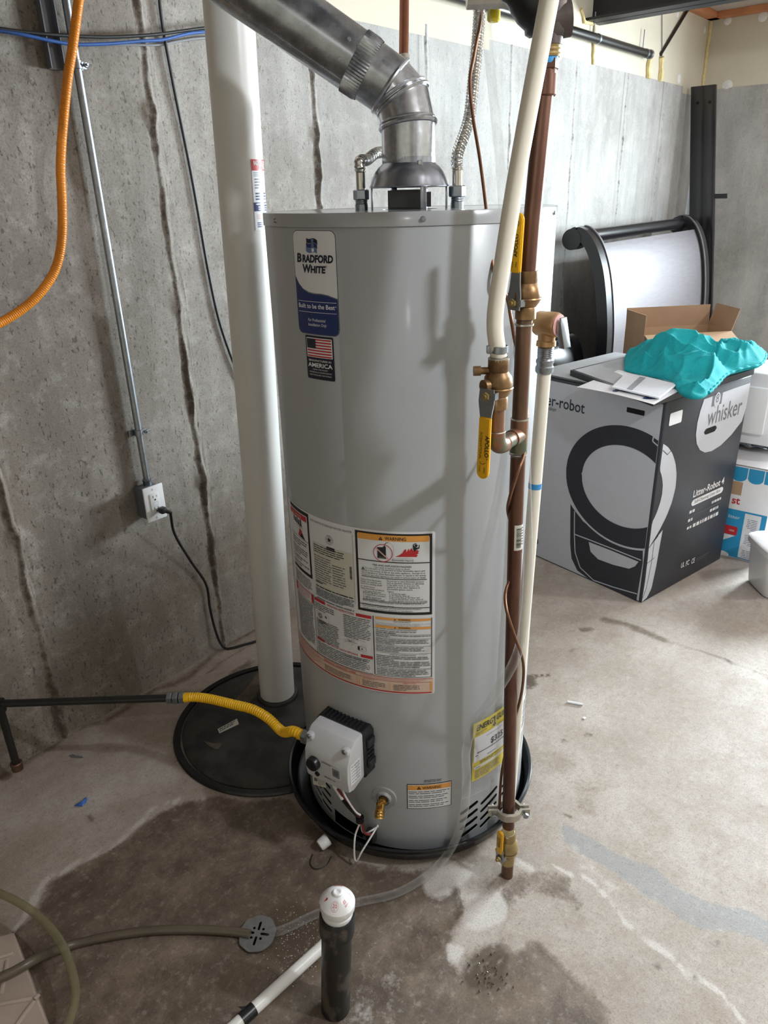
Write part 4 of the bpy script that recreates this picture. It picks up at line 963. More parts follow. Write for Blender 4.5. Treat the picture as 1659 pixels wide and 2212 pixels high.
    for k in range(6): ps.para(-.017, .017, .340 - .009*k, .333 - .009*k, 2, 1, 1, 200 + k, .5)
    ps.build('control_sticker', ['paper', 'inkgrey'], ctl, smooth=False)
    b = MB(); b.cyl(cp(-.062, .342, HR + .052), cp(-.082, .342, HR + .052), .0165, n=24); b.hexnut(cp(-.080, .342, HR + .052), -tr, .019, .018); b.build('gas_inlet', 'zinc', ctl)
    b = MB(); b.rbox(cp(.016, .258, HR + .062), (.026, .024, .014), (tr, nr, UP), .002); b.build('wire_socket', 'blackp', ctl)
    def wire(nm, mat, pts, r, per=8): b = MB(); b.tube(resample(catmull(pts, per), .004), r, 8); return b.build(nm, mat, ctl)
    w0 = cp(.012, .252, HR + .064)
    tie = cp(.040, .118, HR + .022)
    wire('red_wire', 'redwire', [w0, cp(.010, .222, HR + .058), cp(.022, .170, HR + .036), tie + tr*.002, cp(.058, .090, HR + .030), cp(.070, .078, HR + .014), cp(.060, .070, HR - .010)], .0032)
    wire('white_wire', 'whitep', [w0 + tr*.010, cp(.024, .215, HR + .056), cp(.040, .160, HR + .040), cp(.052, .148, HR + .034)], .0024)
    wire('white_wire', 'whitep', [cp(.018, .150, HR + .030), tie, cp(.042, .085, HR + .048), cp(.046, .035, HR + .060), cp(.053, .020, HR + .061), cp(.064, .050, HR + .052), cp(.074, .082, HR + .018), cp(.072, .088, HR - .012)], .0024)
    wire('white_wire', 'whitep', [tie + tr*.004, cp(.048, .088, HR + .026), cp(.056, .078, HR + .020), cp(.068, .088, HR + .014), cp(.074, .086, HR - .008)], .0024)
    wire('black_wire', 'blackp', [cp(-.014, .205, HR + .040), cp(.010, .165, HR + .036), tie, cp(.048, .070, HR + .018), cp(.052, .048, HR - .004)], .005)
    wire('clear_sleeve', 'whitep', [cp(-.022, .214, HR + .042), cp(.002, .178, HR + .039)], .0052)
    b = MB(); b.tube([tie + V((0, 0, .007)), tie - V((0, 0, .007))], .0105, 14); b.build('cable_tie', 'blackp', ctl)
    b = MB(); b.rbox(cp(.060, .058, HR + .004), (.026, .022, .040), (tr, nr, UP), .008); b.build('wire_cover', 'sump', ctl)
    tq = onplane(689, 1687, cp(0, 0, HR + .084), nr)
    pt_ = Print(lambda u, v, l: tq + tr*u + UP*(v + u*.22) + nr*l, .004); pt_.rect(-.020, -.017, .020, .017, 0, 0); pt_.rect(-.016, -.004, -.006, .006, 1, 1); pt_.para(-.004, .018, .013, -.013, 6, 2, 1, 210)
    pt_.build('lead_tag', ['label_cream', 'inkgrey', 'inkmid'], ctl, smooth=False)
    # ---------------- relief valve on the side
    TA = 264.6; rd, tn = hrad(TA), htan(TA); zc = 1.3185
    q = lambda r, z=zc: hp(TA, z, r)
    b = MB(); b.cyl(q(HR - .004), q(HR + .040), .0125, n=20); b.lathe([(1e-4, .030), (.0215, .030), (.0235, .034), (.0235, .072), (.0215, .076), (1e-4, .076)], q(HR), rd, 32)
    b.lathe([(.0185, -.002), (.0200, -.006), (.0165, -.018), (.0165, -.030), (.0185, -.032), (.0190, -.041), (.0150, -.042)], q(HR + .052), UP, 24)
    rv = b.build('relief_valve', 'bronze_new', root)
    b = MB(); b.lathe([(.0205, .076), (.0205, .0785), (1e-4, .0795)], q(HR), rd, 32); b.build('valve_disc', 'pink', rv)
    b = MB(); b.cyl(q(HR + .078), q(HR + .088), .006, n=14); c = q(HR + .092, zc - .012) ; b.rbox(c, (.0035, .020, .056), (rd, tn, (UP + rd*-.25).normalized()), .0012); b.rbox(c - UP*.004 + tn*.010 - rd*.004, (.012, .002, .05), (rd, tn, (UP + rd*-.25).normalized()), .0008); b.rbox(c - UP*.004 - tn*.010 - rd*.004, (.012, .002, .05), (rd, tn, (UP + rd*-.25).normalized()), .0008); b.build('test_lever', 'zinc', rv)
    b = MB(); pr = [(.0135, -.041)] + [(.0150 + .0012*(i % 2), -.043 - .002*i) for i in range(11)] + [(.0158, -.066), (.0175, -.068), (.0175, -.073), (.0160, -.075), (.0160, -.079), (.0178, -.081), (.0178, -.090), (.0150, -.094)]
    b.lathe(pr, q(HR + .052), UP, 28); b.build('threaded_adapter', 'zinc', rv)
    pe = q(HR + .052, zc - .090)
    pz = atd(1118, 1490, depth((pe.x, pe.y, .50))); pd = (pz - pe)*((pe.z - .06)/(pe.z - pz.z))
    b = MB(); b.cyl(pe, pe + pd, .0134, n=24); dp = b.build('discharge_pipe', 'pex', root, origin=None)
    b = MB(); b.lathe([(.0139, 0), (.0139, .012)], pe + pd*((pe.z - .985)/(pe.z - .06)), -pd, 24); b.build('blue_mark', 'tape', dp)
    return root

def build_pan():
    c = (1.305, 1.040, .012)
    b = MB(); b.lathe([(1e-5, .0015), (.318, .0015), (.326, .006), (.341, .050), (.347, .0525), (.3495, .0505), (.350, .044), (.3475, .043), (.3465, .047), (.3435, .046), (.330, .003), (.326, 0), (1e-5, 0)], c, n=160)
    return tag(b.build('drain_pan', 'panblack'), 'shallow round black plastic pan under the water heater', 'pan')
# ------------------------------------------------------------------ flue, water and gas lines
def corr(r, d, pitch): return lambda t, l: r + d*(0.5 + 0.5*math.cos(2*PI*l/pitch))

def build_flue():
    top = V((HX + .005, HY - .006, 0))
    root = thing('flue_pipe', (top.x, top.y, 1.60), 'galvanised metal flue with segmented elbow rising from the heater hood', 'flue pipe')
    r = .0545
    z0, z1 = 1.598, zat(271, top.x, top.y)
    P1 = V((top.x, top.y, z1)); d0 = depth(P1); P2 = atd(870, 216, d0 - .006); P3 = atd(843, 186, d0 - .014); P4 = atd(812, 164, d0 - .022); P5 = atd(577, 0, d0 - .075)
    dirn = (P5 - P4).normalized()
    # three cylinders that meet on mitred rings
    def seg(a, b, na, nb, n=56, rr=r, skip=0):
        ax_ = (b - a).normalized(); x, y, _ = frame_of(ax_, RIGHT); ring = []
        for k in range(n):
            t = 2*PI*k/n; off = (x*math.cos(t) + y*math.sin(t))*rr
            def hit(p, nn): s = -(off.dot(nn))/ax_.dot(nn); return p + off + ax_*s
            ring.append((hit(a, na), hit(b, nb)))
        return ring
    def shell(m, ring):
        n = len(ring); m.add([p for q in ring for p in q], [(2*k, 2*((k+1) % n), 2*((k+1) % n) + 1, 2*k + 1) for k in range(n)])
    d1, d2, d3 = UP, (P2 - P1).normalized(), (P3 - P2).normalized()
    n1, n2 = (d1 + d2).normalized(), (d2 + d3).normalized(); n3 = (d3 + dirn).normalized()
    def bead(m, c, nn, rr, w=.0035):
        x, y, _ = frame_of(nn, RIGHT); m.tube([c + (x*math.cos(t) + y*math.sin(t))*rr for t in np.linspace(0, 2*PI, 65)], w, 8, caps=False)
    b = MB(); shell(b, seg(V((top.x, top.y, z0)), P1, UP, n1)); b.rbox(V((top.x, top.y, z0 + .010)) - FORE*.0548 + RIGHT*.022, (.010, .003, .010), (RIGHT, FORE, UP), .001)
    col = b.build('collar', 'galv', root)
    b = MB(); bead(b, P1, n1, r*1.02, .0048); bead(b, P1 + d2*.008, n1, r*1.0, .003); b.build('bead', 'galv', col)
    b = MB(); shell(b, seg(P1, P2, n1, n2)); e1 = b.build('elbow_gore', 'galv', root)
    b = MB(); bead(b, P2, n2, r*1.03, .0045); bead(b, P2 + d3*.010, n2, r*1.03, .004); b.build('bead', 'galv', e1)
    b = MB(); shell(b, seg(P2, P3, n2, n3)); e2 = b.build('elbow_gore', 'galv', root)
    b = MB(); bead(b, P3, n3, r*1.04, .0045); b.build('bead', 'galv', e2)
    Pc = P3 + dirn*.085
    b = MB(); shell(b, seg(P3, Pc, n3, dirn, rr=r*1.03)); x, y, _ = frame_of(dirn, RIGHT)
    n = 120; vs = []
    for s_, amp in ((0, 0), (.008, .0022), (.034, .0026), (.036, .002)):
        for k in range(n): t = 2*PI*k/n; q = r*1.07 + amp*(1 if k % 2 else -.2); vs.append(Pc + dirn*(s_ - .036) + (x*math.cos(t) + y*math.sin(t))*q)
    b.add(vs, [(i*n + k, i*n + (k+1) % n, (i+1)*n + (k+1) % n, (i+1)*n + k) for i in range(3) for k in range(n)])
    b.build('crimped_sleeve', 'duct', root)
    P6 = P4 + dirn*1.02
    b = MB(); b.cyl(Pc - dirn*.02, P6, r*1.06, n=64, caps=False)
    vw = (atd(600, 60, 1.4) - CAM).normalized(); sd = dirn.cross(vw).normalized()
    if proj(P5 + sd*.1)[1] < proj(P5)[1]: sd = -sd
    nv = -vw; nv = (nv - dirn*nv.dot(dirn)).normalized(); sd = dirn.cross(nv); sd = sd if proj(P5 + sd*.1)[1] > proj(P5)[1] else -sd
    for an in (50,): o = (nv*math.cos(math.radians(an)) + sd*math.sin(math.radians(an))); b.box((Pc + P6)/2 + o*r*1.065 , ((P6 - Pc).length, .010, .003), (dirn, o.cross(dirn), o))
    dct = b.build('straight_duct', 'duct', root)
    for an in (-25, 12): o = nv*math.cos(math.radians(an)) + sd*math.sin(math.radians(an)); b = MB(); b.hexnut(Pc + dirn*.02 + o*r*1.03, o, .0042, .004); b.build('screw', 'zinc', root)
    return P6

def union(b, p, ax, r, n=6): b.hexnut(p, ax, r, .022)

def build_water_lines():
    A = V((HX + .005, HY - .006, 0))
    # --- left flexible connector and the copper pipe above it
    n0 = A - RIGHT*.1005
    g = lambda px, py, d: atd(px, py, d)
    up = V((n0.x, n0.y, 1.545)); zf = zat(372, n0.x, n0.y)
    path = [V((n0.x, n0.y, zf)), V((n0.x, n0.y, zf + .02)), g(793, 345, 1.56), g(812, 331, 1.60), g(840, 325, 1.66), g(875, 300, 1.70), g(893, 250, 1.705), g(884, 195, 1.70), g(877, 165, 1.70)]
    fl = thing('flexible_connector', (n0.x, n0.y, 1.52), 'corrugated steel connector bending behind the flue collar, at its left', 'pipe')
    b = MB(); b.tube(resample(catmull(path, 12), .0011), corr(.0098, .0022, .0062), 18); b.build('corrugated_tube', 'chrome', fl)
    b = MB(); b.cyl((n0.x, n0.y, 1.56), (n0.x, n0.y, zf + .002), .0098, n=20); b.build('sleeve', 'chrome', fl)
    b = MB(); b.hexnut((n0.x, n0.y, 1.543), UP, .0165, .020, hint=RIGHT); b.build('nut', 'zinc', fl)
    cp_ = thing('copper_pipe', tuple(g(877, 165, 1.70)), 'bright copper pipe coming down behind the flue elbow', 'pipe')
    b = MB(); b.cyl(g(872, 128, 1.70), g(876, -260, 1.72), .0112, n=24); b.build('tube', 'copper', cp_)
    b = MB(); b.cyl(g(876, 165, 1.70), g(873, 122, 1.70), .0138, n=24); b.hexnut(g(876.5, 168, 1.70), UP, .0165, .012); b.build('fitting', 'solder', cp_)
    # --- right flexible connector
    n1 = A + RIGHT*.1005
    z1 = zat(368, n1.x, n1.y)
    path = [V((n1.x, n1.y, z1)), V((n1.x, n1.y, z1 + .03)), g(1012, 260, 1.50), g(1022, 180, 1.49), g(1031, 90, 1.48), g(1036, 10, 1.47), g(1040, -120, 1.46)]
    fl = thing('flexible_connector', (n1.x, n1.y, 1.52), 'straight corrugated steel connector rising from the right of the heater lid', 'pipe')
    b = MB(); b.tube(resample(catmull(path, 12), .0011), corr(.0102, .0022, .0060), 18); b.build('corrugated_tube', 'chrome', fl)
    b = MB(); b.cyl((n1.x, n1.y, 1.56), (n1.x, n1.y, z1 + .002), .0105, n=20); b.build('sleeve', 'chrome', fl)
    b = MB(); b.hexnut((n1.x, n1.y, 1.543), UP, .0175, .022, hint=RIGHT); b.build('nut', 'zinc', fl)
    # --- copper riser with its valves
    X, Y = 1.168, .629
    z = lambda py: zat(py, X, Y)
    # the riser bows a little between its floor valve and the fittings overhead
    ZO = [(0, 0), (.05, 0), (.55, -.013), (.97, -.0198), (1.14, -.0208), (1.33, -.0208), (1.50, -.0160), (1.66, -.0075), (1.72, -.004), (2.2, -.004)]
    def off(zz):
        for (z0, o0), (z1, o1) in zip(ZO, ZO[1:]):
            if zz <= z1: return o0 + (o1 - o0)*max(0.0, (zz - z0)/(z1 - z0))
        return ZO[-1][1]
    PZ = lambda zz: V((X, Y, zz)) + RIGHT*off(zz)
    P = lambda py: PZ(z(py))
    rs = thing('copper_riser', (X, Y, 0), 'aged copper riser with brass ball valves standing on the floor beside the pan', 'pipe')
    def vtube(nm, mat, ya, yb, r, par=rs, n=24): za = z(ya) if ya is not None else 0.0; b = MB(); b.tube([PZ(za + (z(yb) - za)*k/14) for k in range(15)], r, n); return b.build(nm, mat, par)
    rr = .0143
    vtube('lower_stub', 'copper_old', None, 1836, rr); vtube('lower_tube', 'copper_red', 1785, 985, rr); vtube('middle_tube', 'copper_old', 920, 690, rr); vtube('upper_tube', 'copper_red', 600, 175, rr)
    dr = (RIGHT*-.85 + FORE*-.5).normalized()              # the way the valve stems face
    def ballvalve(nm, zc, s, h, ring=True, cx=None, cy=None, mat='bronze', d=dr):
        if cx is None: cx, cy = PZ(zc).x, PZ(zc).y
        """body along z, centred at zc, half length h"""
        b = MB(); o = (cx, cy, zc); e = .0182*s
        b.lathe([(1e-4, -h), (e, -h), (e, -h*.55), (e*.95, -h*.5), (.0235*s, -h*.30), (.0255*s, 0), (.0235*s, h*.30), (e*.95, h*.5), (e, h*.55), (e, h), (1e-4, h)], o, n=30)
        b.lathe([(.0262*s, -.0022), (.0272*s, 0), (.0262*s, .0022)], (cx, cy, zc - h*.15), n=30)
        b.cyl(V(o), V(o) + d*.032*s, .0115*s, n=16)
        v = b.build(nm, mat, rs)
        return v
    def handle(par, c, d, hang, ln, wid, txt, mi_txt='ink', stub=.055, both=True):
        """lever: steel plate from the stem, then a vinyl grip; hang = unit direction along the lever, d = outward"""
        sd = d.cross(hang).normalized()
        if sd.dot(RIGHT) < 0: sd = -sd
        b = MB(); pl = [(-.012, -.012), (.012, -.012), (.0135, .010), (.0105, .030), (.0090, stub), (-.0090, stub), (-.0105, .030), (-.0135, .010)]
        b.prism([(x*wid/.0215, y) for x, y in pl], c, sd, hang, d, .0028)
        b.box(c + sd*.013*wid/.0215 - d*.004, (.0028, .012, .012), (sd, hang, d)); pt = b.build('handle_plate', 'zinc', par)
        b = MB(); b.hexnut(c + d*.0028, d, .0075, .006); b.cyl(c - d*.006, c + d*.013, .0042, n=12); b.build('stem_nut', 'brass_dull', par)
        b = MB(); n = 10; w0, w1 = wid*.47, wid*.5; P = [(-w0, stub - .006), (w0, stub - .006)] + [(w1*math.cos(a), ln - w1 + w1*math.sin(a)) for a in np.linspace(0, PI, n)]
        st = c + d*.0008
        bm = bmesh.new(); vs = [bm.verts.new(st + sd*x + hang*y - d*.0022) for x, y in P]; f = bm.faces.new(vs); r_ = bmesh.ops.extrude_face_region(bm, geom=[f]); bmesh.ops.translate(bm, verts=[v for v in r_['geom'] if isinstance(v, bmesh.types.BMVert)], vec=d*.0068)
        bmesh.ops.recalc_face_normals(bm, faces=bm.faces); bmesh.ops.bevel(bm, geom=[e for e in bm.edges], offset=.0017, segments=2, affect='EDGES'); bm.verts.index_update()
        b.add([v.co.copy() for v in bm.verts], [tuple(v.index for v in f.verts) for f in bm.faces]); bm.free(); gp = b.build('handle_grip', 'yellow', par, angle=50)
        return st, sd, gp
    # upper valve, lever pointing up the pipe
    zu = (z(600) + z(672))/2
    vu = ballvalve('upper_valve', zu, 1.0, (z(597) - z(690))/2 + .004)
    b = MB(); b.lathe([(.0150, -.001), (.0175, 0), (.0175, .003), (.0150, .004)], P(600), n=24); b.build('solder_joint', 'solder', rs); b = MB(); b.lathe([(.0150, -.004), (.0168, -.003), (.0168, 0), (.0150, .001)], P(698), n=24); b.build('solder_joint', 'solder', rs)
    du = (RIGHT*-.75 + FORE*-.66).normalized(); hg = (UP + RIGHT*.02).normalized()
    cst = PZ(zu - .010) + du*.030
    st, sd, gp = handle(vu, cst, du, hg, .142, .0215, '')
    pn = Print(lambda u, v, l: st + sd*u + hg*v + du*(.0046 + l), .02); pn.text('APOLLO', .004, .092, .0105, 0, 0, rot=PI/2, bold=.015, width=.036); pn.text('INTERNATIONAL', -.004, .096, .0066, 0, 0, rot=PI/2, width=.046)
    pn.text('OPEN', .004, .062, .0042, 0, 0, rot=PI/2, width=.009); pn.text('CLOSE', -.004, .062, .0042, 0, 0, rot=PI/2, width=.010); pn.ring(0, .126, .0035, .0043, 0, 0); pn.build('handle_lettering', ['ink'], gp, smooth=False)
    # tee, stub and elbow to the second valve
    zt = z(938); T_ = PZ(zt); E = onz(1071, 967, zt); D = (E - T_).normalized()
    b = MB(); b.cyl(P(975), P(905), .0164, n=24); b.cyl(T_, T_ + D*.030, .0160, n=24); b.build('tee', 'verdigris', rs)
    for yy in (983, 908): b = MB(); b.lathe([(.0150, -.002), (.0170, -.001), (.0170, .001), (.0150, .002)], P(yy - 4), n=24); b.build('solder_joint', 'solder', rs)
    b = MB(); b.cyl(T_ + D*.026, E - D*.026, rr, n=24); b.build('branch_tube', 'verdigris', rs)
    b = MB(); arc = [E - D*.030] + [E - D*.022*(1 - math.sin(a)) + UP*.022*(1 - math.cos(a)) for a in np.linspace(0, PI/2, 9)] + [E + UP*.030]; b.tube(arc, .0160, 24); b.build('elbow', 'verdigris', rs)
    ze = lambda py: zat(py, E.x, E.y)
    b = MB(); b.cyl(E + UP*.028, (E.x, E.y, ze(868)), rr, n=24); b.build('branch_riser', 'verdigris', rs)
    for q_, ax_ in ((E - D*.030, D), (E + UP*.030, UP)):
        b = MB(); b.lathe([(.0150, -.0015), (.0168, 0), (.0150, .0015)], q_, ax_, 24); b.build('solder_joint', 'solder', rs)
    zc2 = ze(832); h2 = (ze(775) - ze(882))/2
    v2 = ballvalve('branch_valve', (ze(775) + ze(882))/2, .98, h2, cx=E.x, cy=E.y, mat='bronze')
    b = MB(); b.cyl(V((E.x, E.y, ze(800))), V((E.x, E.y, ze(800))) - RIGHT*.034, .0062, n=14); b.cyl(V((E.x, E.y, ze(800))) - RIGHT*.030, V((E.x, E.y, ze(800))) - RIGHT*.042, .0085, n=12); b.build('bleed_cap', 'bronze', v2)
    b = MB(); b.lathe([(.0150, -.002), (.0178, 0), (.0178, .004), (.0150, .006)], (E.x, E.y, ze(778)), n=24); b.build('solder_joint', 'solder', rs)
    b = MB(); b.cyl((E.x, E.y, ze(778)), (E.x, E.y, ze(762)), .0125, n=20); b.build('hose_barb', 'copper_old', rs)
    d2 = (RIGHT*-.62 + FORE*-.78).normalized(); hg2 = (-UP + d2*.04).normalized()
    c2 = V((E.x, E.y, ze(846))) + d2*.034
    st2, sd2, gp2 = handle(v2, c2, d2, hg2, .146, .0240, '', stub=.042)
    pn = Print(lambda u, v, l: st2 - sd2*u + hg2*v + d2*(.0046 + l), .02)
    pn.text('APOLLO', -.0036, .086, .0112, 0, 0, rot=PI/2, bold=.015, width=.038); pn.text('®', -.0075, .108, .005, 0, 0, rot=PI/2); pn.text('INTERNATIONAL', .0072, .086, .0070, 0, 0, rot=PI/2, width=.048)
    pn.text('OPEN', -.0026, .129, .0046, 0, 0, rot=PI/2, width=.010); pn.text('CLOSE', .0066, .127, .0046, 0, 0, rot=PI/2, width=.011); pn.ring(0, .112, .006, .0068, 0, 0, a0=PI*.15, a1=PI*.85)
    pn.build('handle_lettering', ['ink'], gp2, smooth=False)
    # barcode sticker, clamp and floor valve
    b = Print(lambda u, v, l: PZ(v) + (-FORE*math.cos(u/rr) + RIGHT*math.sin(u/rr))*(rr + l), .003); zb, zt_ = z(1182), z(1128)
    b.rect(-.004, zb, .017, zt_, 0, 0); k = zb + .006; rr_ = random.Random(5)
    while k < zt_ - .006: t = rr_.choice([.0004, .0008, .0013]); b.rect(.000, k, .010, k + t, 1, 1); k += t + rr_.choice([.0005, .001])
    b.para(.011, .016, zt_ - .004, zb + .004, 8, 1, 1, 400, .4); b.build('barcode_sticker', ['label_cream', 'ink'], rs, smooth=False)
    zc = z(1750)
    b = MB()
    for s in (-1, 1):
        prof = [(-.048, .004), (-.026, .004), (-.018, .016), (-.006, .021), (.006, .021), (.018, .016), (.026, .004), (.048, .004), (.048, .009), (.030, .009), (.022, .022), (.010, .029), (-.010, .029), (-.022, .022), (-.030, .009), (-.048, .009)]
        b.prism([(x, y*s) for x, y in prof], PZ(zc - .009), RIGHT, FORE, UP, .018)
    gc = b.build('ground_clamp', 'clamp', rs)
    for s in (-1, 1): b = MB(); b.cyl(PZ(zc) + RIGHT*.037*s - FORE*.02, PZ(zc) + RIGHT*.037*s + FORE*.016, .004, n=12); b.hexnut(PZ(zc) + RIGHT*.037*s - FORE*.016, -FORE, .007, .006); b.build('clamp_screw', 'zinc', gc)
    zf = (z(1800) + z(1858))/2
    vf = ballvalve('floor_valve', zf, .95, (z(1800) - z(1860))/2 + .004, mat='brass_dull')
    b = MB(); b.lathe([(.0150, -.002), (.0172, 0), (.0172, .004), (.0150, .006)], P(1800), n=24); b.build('solder_joint', 'solder', rs)
    c3 = PZ(zf - .012) + du*.030
    st3, sd3, gp3 = handle(vf, c3, du, UP, .086, .0175, '', stub=.022)
    pn = Print(lambda u, v, l: st3 + sd3*u + UP*v + du*(.0046 + l), .02); pn.text('APOLLO', .003, .052, .0080, 0, 0, rot=PI/2, bold=.015, width=.030); pn.text('INTERNATIONAL', -.004, .052, .0052, 0, 0, rot=PI/2, width=.036); pn.build('handle_lettering', ['ink'], gp3, smooth=False)
    # mortar collar where it enters the floor
    # --- fittings at the top of the riser
    b = MB(); b.cyl(P(182), P(150), .0150, n=24); b.hexnut(P(152), UP, .0185, .016, hint=RIGHT); b.lathe([(.0152, -.03), (.017, -.028), (.017, 0)], P(160), n=20); b.build('adapter', 'copper_red', rs)
    b = MB(); b.lathe([(.0165, 0), (.0172, .004), (.0166, .010), (.0174, .014), (.0165, .020)], P(138), n=24); b.build('thread_tape', 'tape', rs)
    b = MB(); b.lathe([(.0185 + .0016*(i % 2), .0030*i) for i in range(11)], P(124), n=28); b.build('threaded_nipple', 'brass_dull', rs)
    zv = z(40)
    b = MB(); b.cyl(P(98), P(40), .021, .024, n=24); b.rbox(P(30), (.05, .05, .07), (RIGHT, FORE, UP), .016); b.cyl(V(P(45)), V(P(45)) + RIGHT*.030 + UP*.004, .026, n=24); b.cyl(P(20), P(-200), .022, n=20)
    body = b.build('regulator_body', 'castiron', rs)
    # bell of the regulator, tilted away to the left
    q0 = V(P(22)) + FORE*.01; axd = (RIGHT*-.92 + UP*-.16 + FORE*.10).normalized()
    b = MB(); b.lathe([(.038, -.005), (.046, .004), (.046, .012), (.041, .016), (.039, .030), (.033, .045), (.028, .052), (.0255, .060), (.0255, .095), (1e-4, .097)], q0 + UP*.005, (RIGHT*-.80 + UP*.45).normalized(), 36); b.build('regulator_bell', 'blackp', rs)
    b = MB(); c = atd(1075, -8, 1.30); b.cyl(c - RIGHT*.055, c + RIGHT*.030, .019, n=8); b.hexnut(c + RIGHT*.022, RIGHT, .027, .020); b.build('union_fitting', 'solder', rs)
    b = MB(); c = atd(1067, 20, 1.34); b.lathe([(.010, 0), (.0125, .004), (.0125, .016), (.009, .020), (1e-4, .020)], c, -UP, 10); b.build('yellow_cap', 'lemon', rs)
    # --- ivory hose down to the branch valve
    hb = V((E.x, E.y, ze(772))); dh = depth(hb); hk = lambda px, py: atd(px, py, dh + (1.02 - dh)*(772 - py)/772.0)
    path = [hb, hk(1069, 690), hk(1087, 560), hk(1109, 420), hk(1134, 280), hk(1160, 140), hk(1186, 0), hk(1212, -140)]
    hs = thing('ivory_hose', tuple(hb), 'ivory plastic hose clamped onto the branch valve, in front of the riser', 'hose')
    b = MB(); b.tube(resample(catmull(path, 10), .01), .0138, 24); b.build('hose', 'pex', hs)
    b = MB(); b.lathe([(.0142, 0), (.0150, .001), (.0150, .011), (.0142, .012)], (E.x, E.y, ze(762)), n=28); b.rbox(V((E.x, E.y, ze(762) + .006)) - RIGHT*.017, (.008, .010, .014), (RIGHT, FORE, UP), .002); b.build('hose_clamp', 'zinc', hs)
    # --- thin copper tube
    path = [atd(1047, -60, 1.36), atd(1040, 30, 1.36), atd(1024, 120, 1.37), atd(1015, 175, 1.37), atd(1022, 255, 1.37), atd(1036, 340, 1.36), atd(1049, 440, 1.345), atd(1060, 540, 1.33), atd(1072, 610, 1.33), atd(1094, 640, 1.345), atd(1104, 690, 1.36), atd(1114, 745, 1.385), atd(1132, 800, 1.40), atd(1138, 900, 1.39), atd(1133, 975, 1.36), atd(1118, 1020, 1.345), atd(1101, 1075, 1.38), atd(1097, 1105, 1.42), atd(1108, 1140, 1.45), atd(1124, 1175, 1.44), atd(1120, 1215, 1.46), atd(1098, 1260, 1.47), atd(1091, 1290, 1.45), atd(1096, 1325, 1.43), atd(1112, 1375, 1.44), atd(1128, 1420, 1.48), atd(1131, 1460, 1.52), atd(1124, 1510, 1.60), atd(1104, 1580, 1.68), atd(1085, 1660, 1.70), atd(1078, 1750, 1.725)]
    b = MB(); b.tube(resample(catmull(path, 8), .006), .0032, 10)
    tag(b.build('copper_tube', 'copper_dark'), 'thin bendy bare copper tube winding down around the copper riser to its clamp', 'tube')
    # --- clear drain tube
    path = [atd(1046, -60, 1.34), atd(1052, 60, 1.34), atd(1062, 160, 1.34), atd(1074, 280, 1.335), atd(1085, 400, 1.335), atd(1090, 520, 1.335), atd(1100, 620, 1.36), atd(1108, 680, 1.40), atd(1122, 800, 1.43), atd(1134, 950, 1.46), atd(1138, 1080, 1.475), atd(1141, 1200, 1.48), atd(1137, 1300, 1.48), atd(1124, 1390, 1.47), atd(1100, 1450, 1.475), atd(1060, 1512, 1.51), atd(1025, 1565, 1.55), atd(1007, 1620, 1.59), atd(1008, 1690, 1.63), atd(1000, 1765, 1.67), onz(975, 1832, .062), onz(930, 1885, .016), onz(860, 1928, .0105), onz(770, 1950, .0105), onz(690, 1972, .0105), onz(620, 2005, .0105), onz(585, 2016, .006), onz(570, 2020, -.01)]
    b = MB(); b.tube(resample(catmull(path, 8), .01), .0098, 16)
    tag(b.build('clear_drain_tube', 'vinyl'), 'long clear vinyl tube hanging past the heater and curving across the floor to the drain', 'tube')

def build_gas_line():
    d = 2.03
    a = V((.560, 1.905, .285)); e0 = atd(366, 1508, 1.99)
    # the iron pipe leaves the wall on the left and ends in a union
    pa, pb = atd(0, 1520, 2.03), e0
    ax = (pb - pa).normalized(); p_left = pa - ax*.16
    gp = thing('gas_pipe', tuple(pa), 'black iron gas pipe running out from the wall above the floor, with a drip leg', 'pipe')
    b = MB(); b.cyl(p_left, pb, .0107, n=20); b.build('pipe', 'iron', gp)
    tee = pa - ax*.004
    b = MB(); b.cyl(tee - ax*.028, tee + ax*.010, .0165, n=18); b.cyl(tee, tee - UP*.024, .0165, n=18); b.build('tee', 'iron', gp)
    zb = .052
    b = MB(); b.cyl(tee, (tee.x, tee.y, zb + .02), .0107, n=18); b.build('drip_leg', 'iron', gp)
    b = MB(); b.cyl((tee.x, tee.y, zb), (tee.x, tee.y, zb + .026), .0155, n=18); b.lathe([(.0165, 0), (.0172, .006), (.0155, .008)], (tee.x, tee.y, zb + .018), n=18); b.build('drip_cap', 'copper_old', gp)
    b = MB()
    for k in range(3): b.hexnut(pb + ax*(-.006 + .017*k), ax, .0165 + .001*(k % 2), .015)
    b.build('union_nut', 'zinc', gp)
    s0 = pb + ax*.045; inl = hp(186, .342, HR + .052) + htan(186)*-.098
    fx = thing('gas_connector', tuple(s0), 'yellow corrugated gas connector curving from the iron pipe to the heater control', 'hose')
    # keep the inlet end on the control's own axis
    path = [s0, s0 + ax*.03, atd(455, 1510, 1.97), atd(505, 1522, 1.94), atd(545, 1532, 1.915), atd(580, 1552, 1.89), atd(610, 1580, 1.86), inl + htan(186)*-.03, inl]
    b = MB(); b.tube(resample(catmull(path, 14), .0012), corr(.0112, .0020, .0068), 16); b.build('corrugated_tube', 'yellowtube', fx)
    b = MB(); b.cyl(s0 - ax*.004, s0 + ax*.010, .0135, n=20); b.build('end_ferrule', 'yellowtube', fx); b = MB(); b.cyl(inl + htan(186)*-.012, inl + htan(186)*.006, .0135, n=20); b.build('end_ferrule', 'yellowtube', fx)

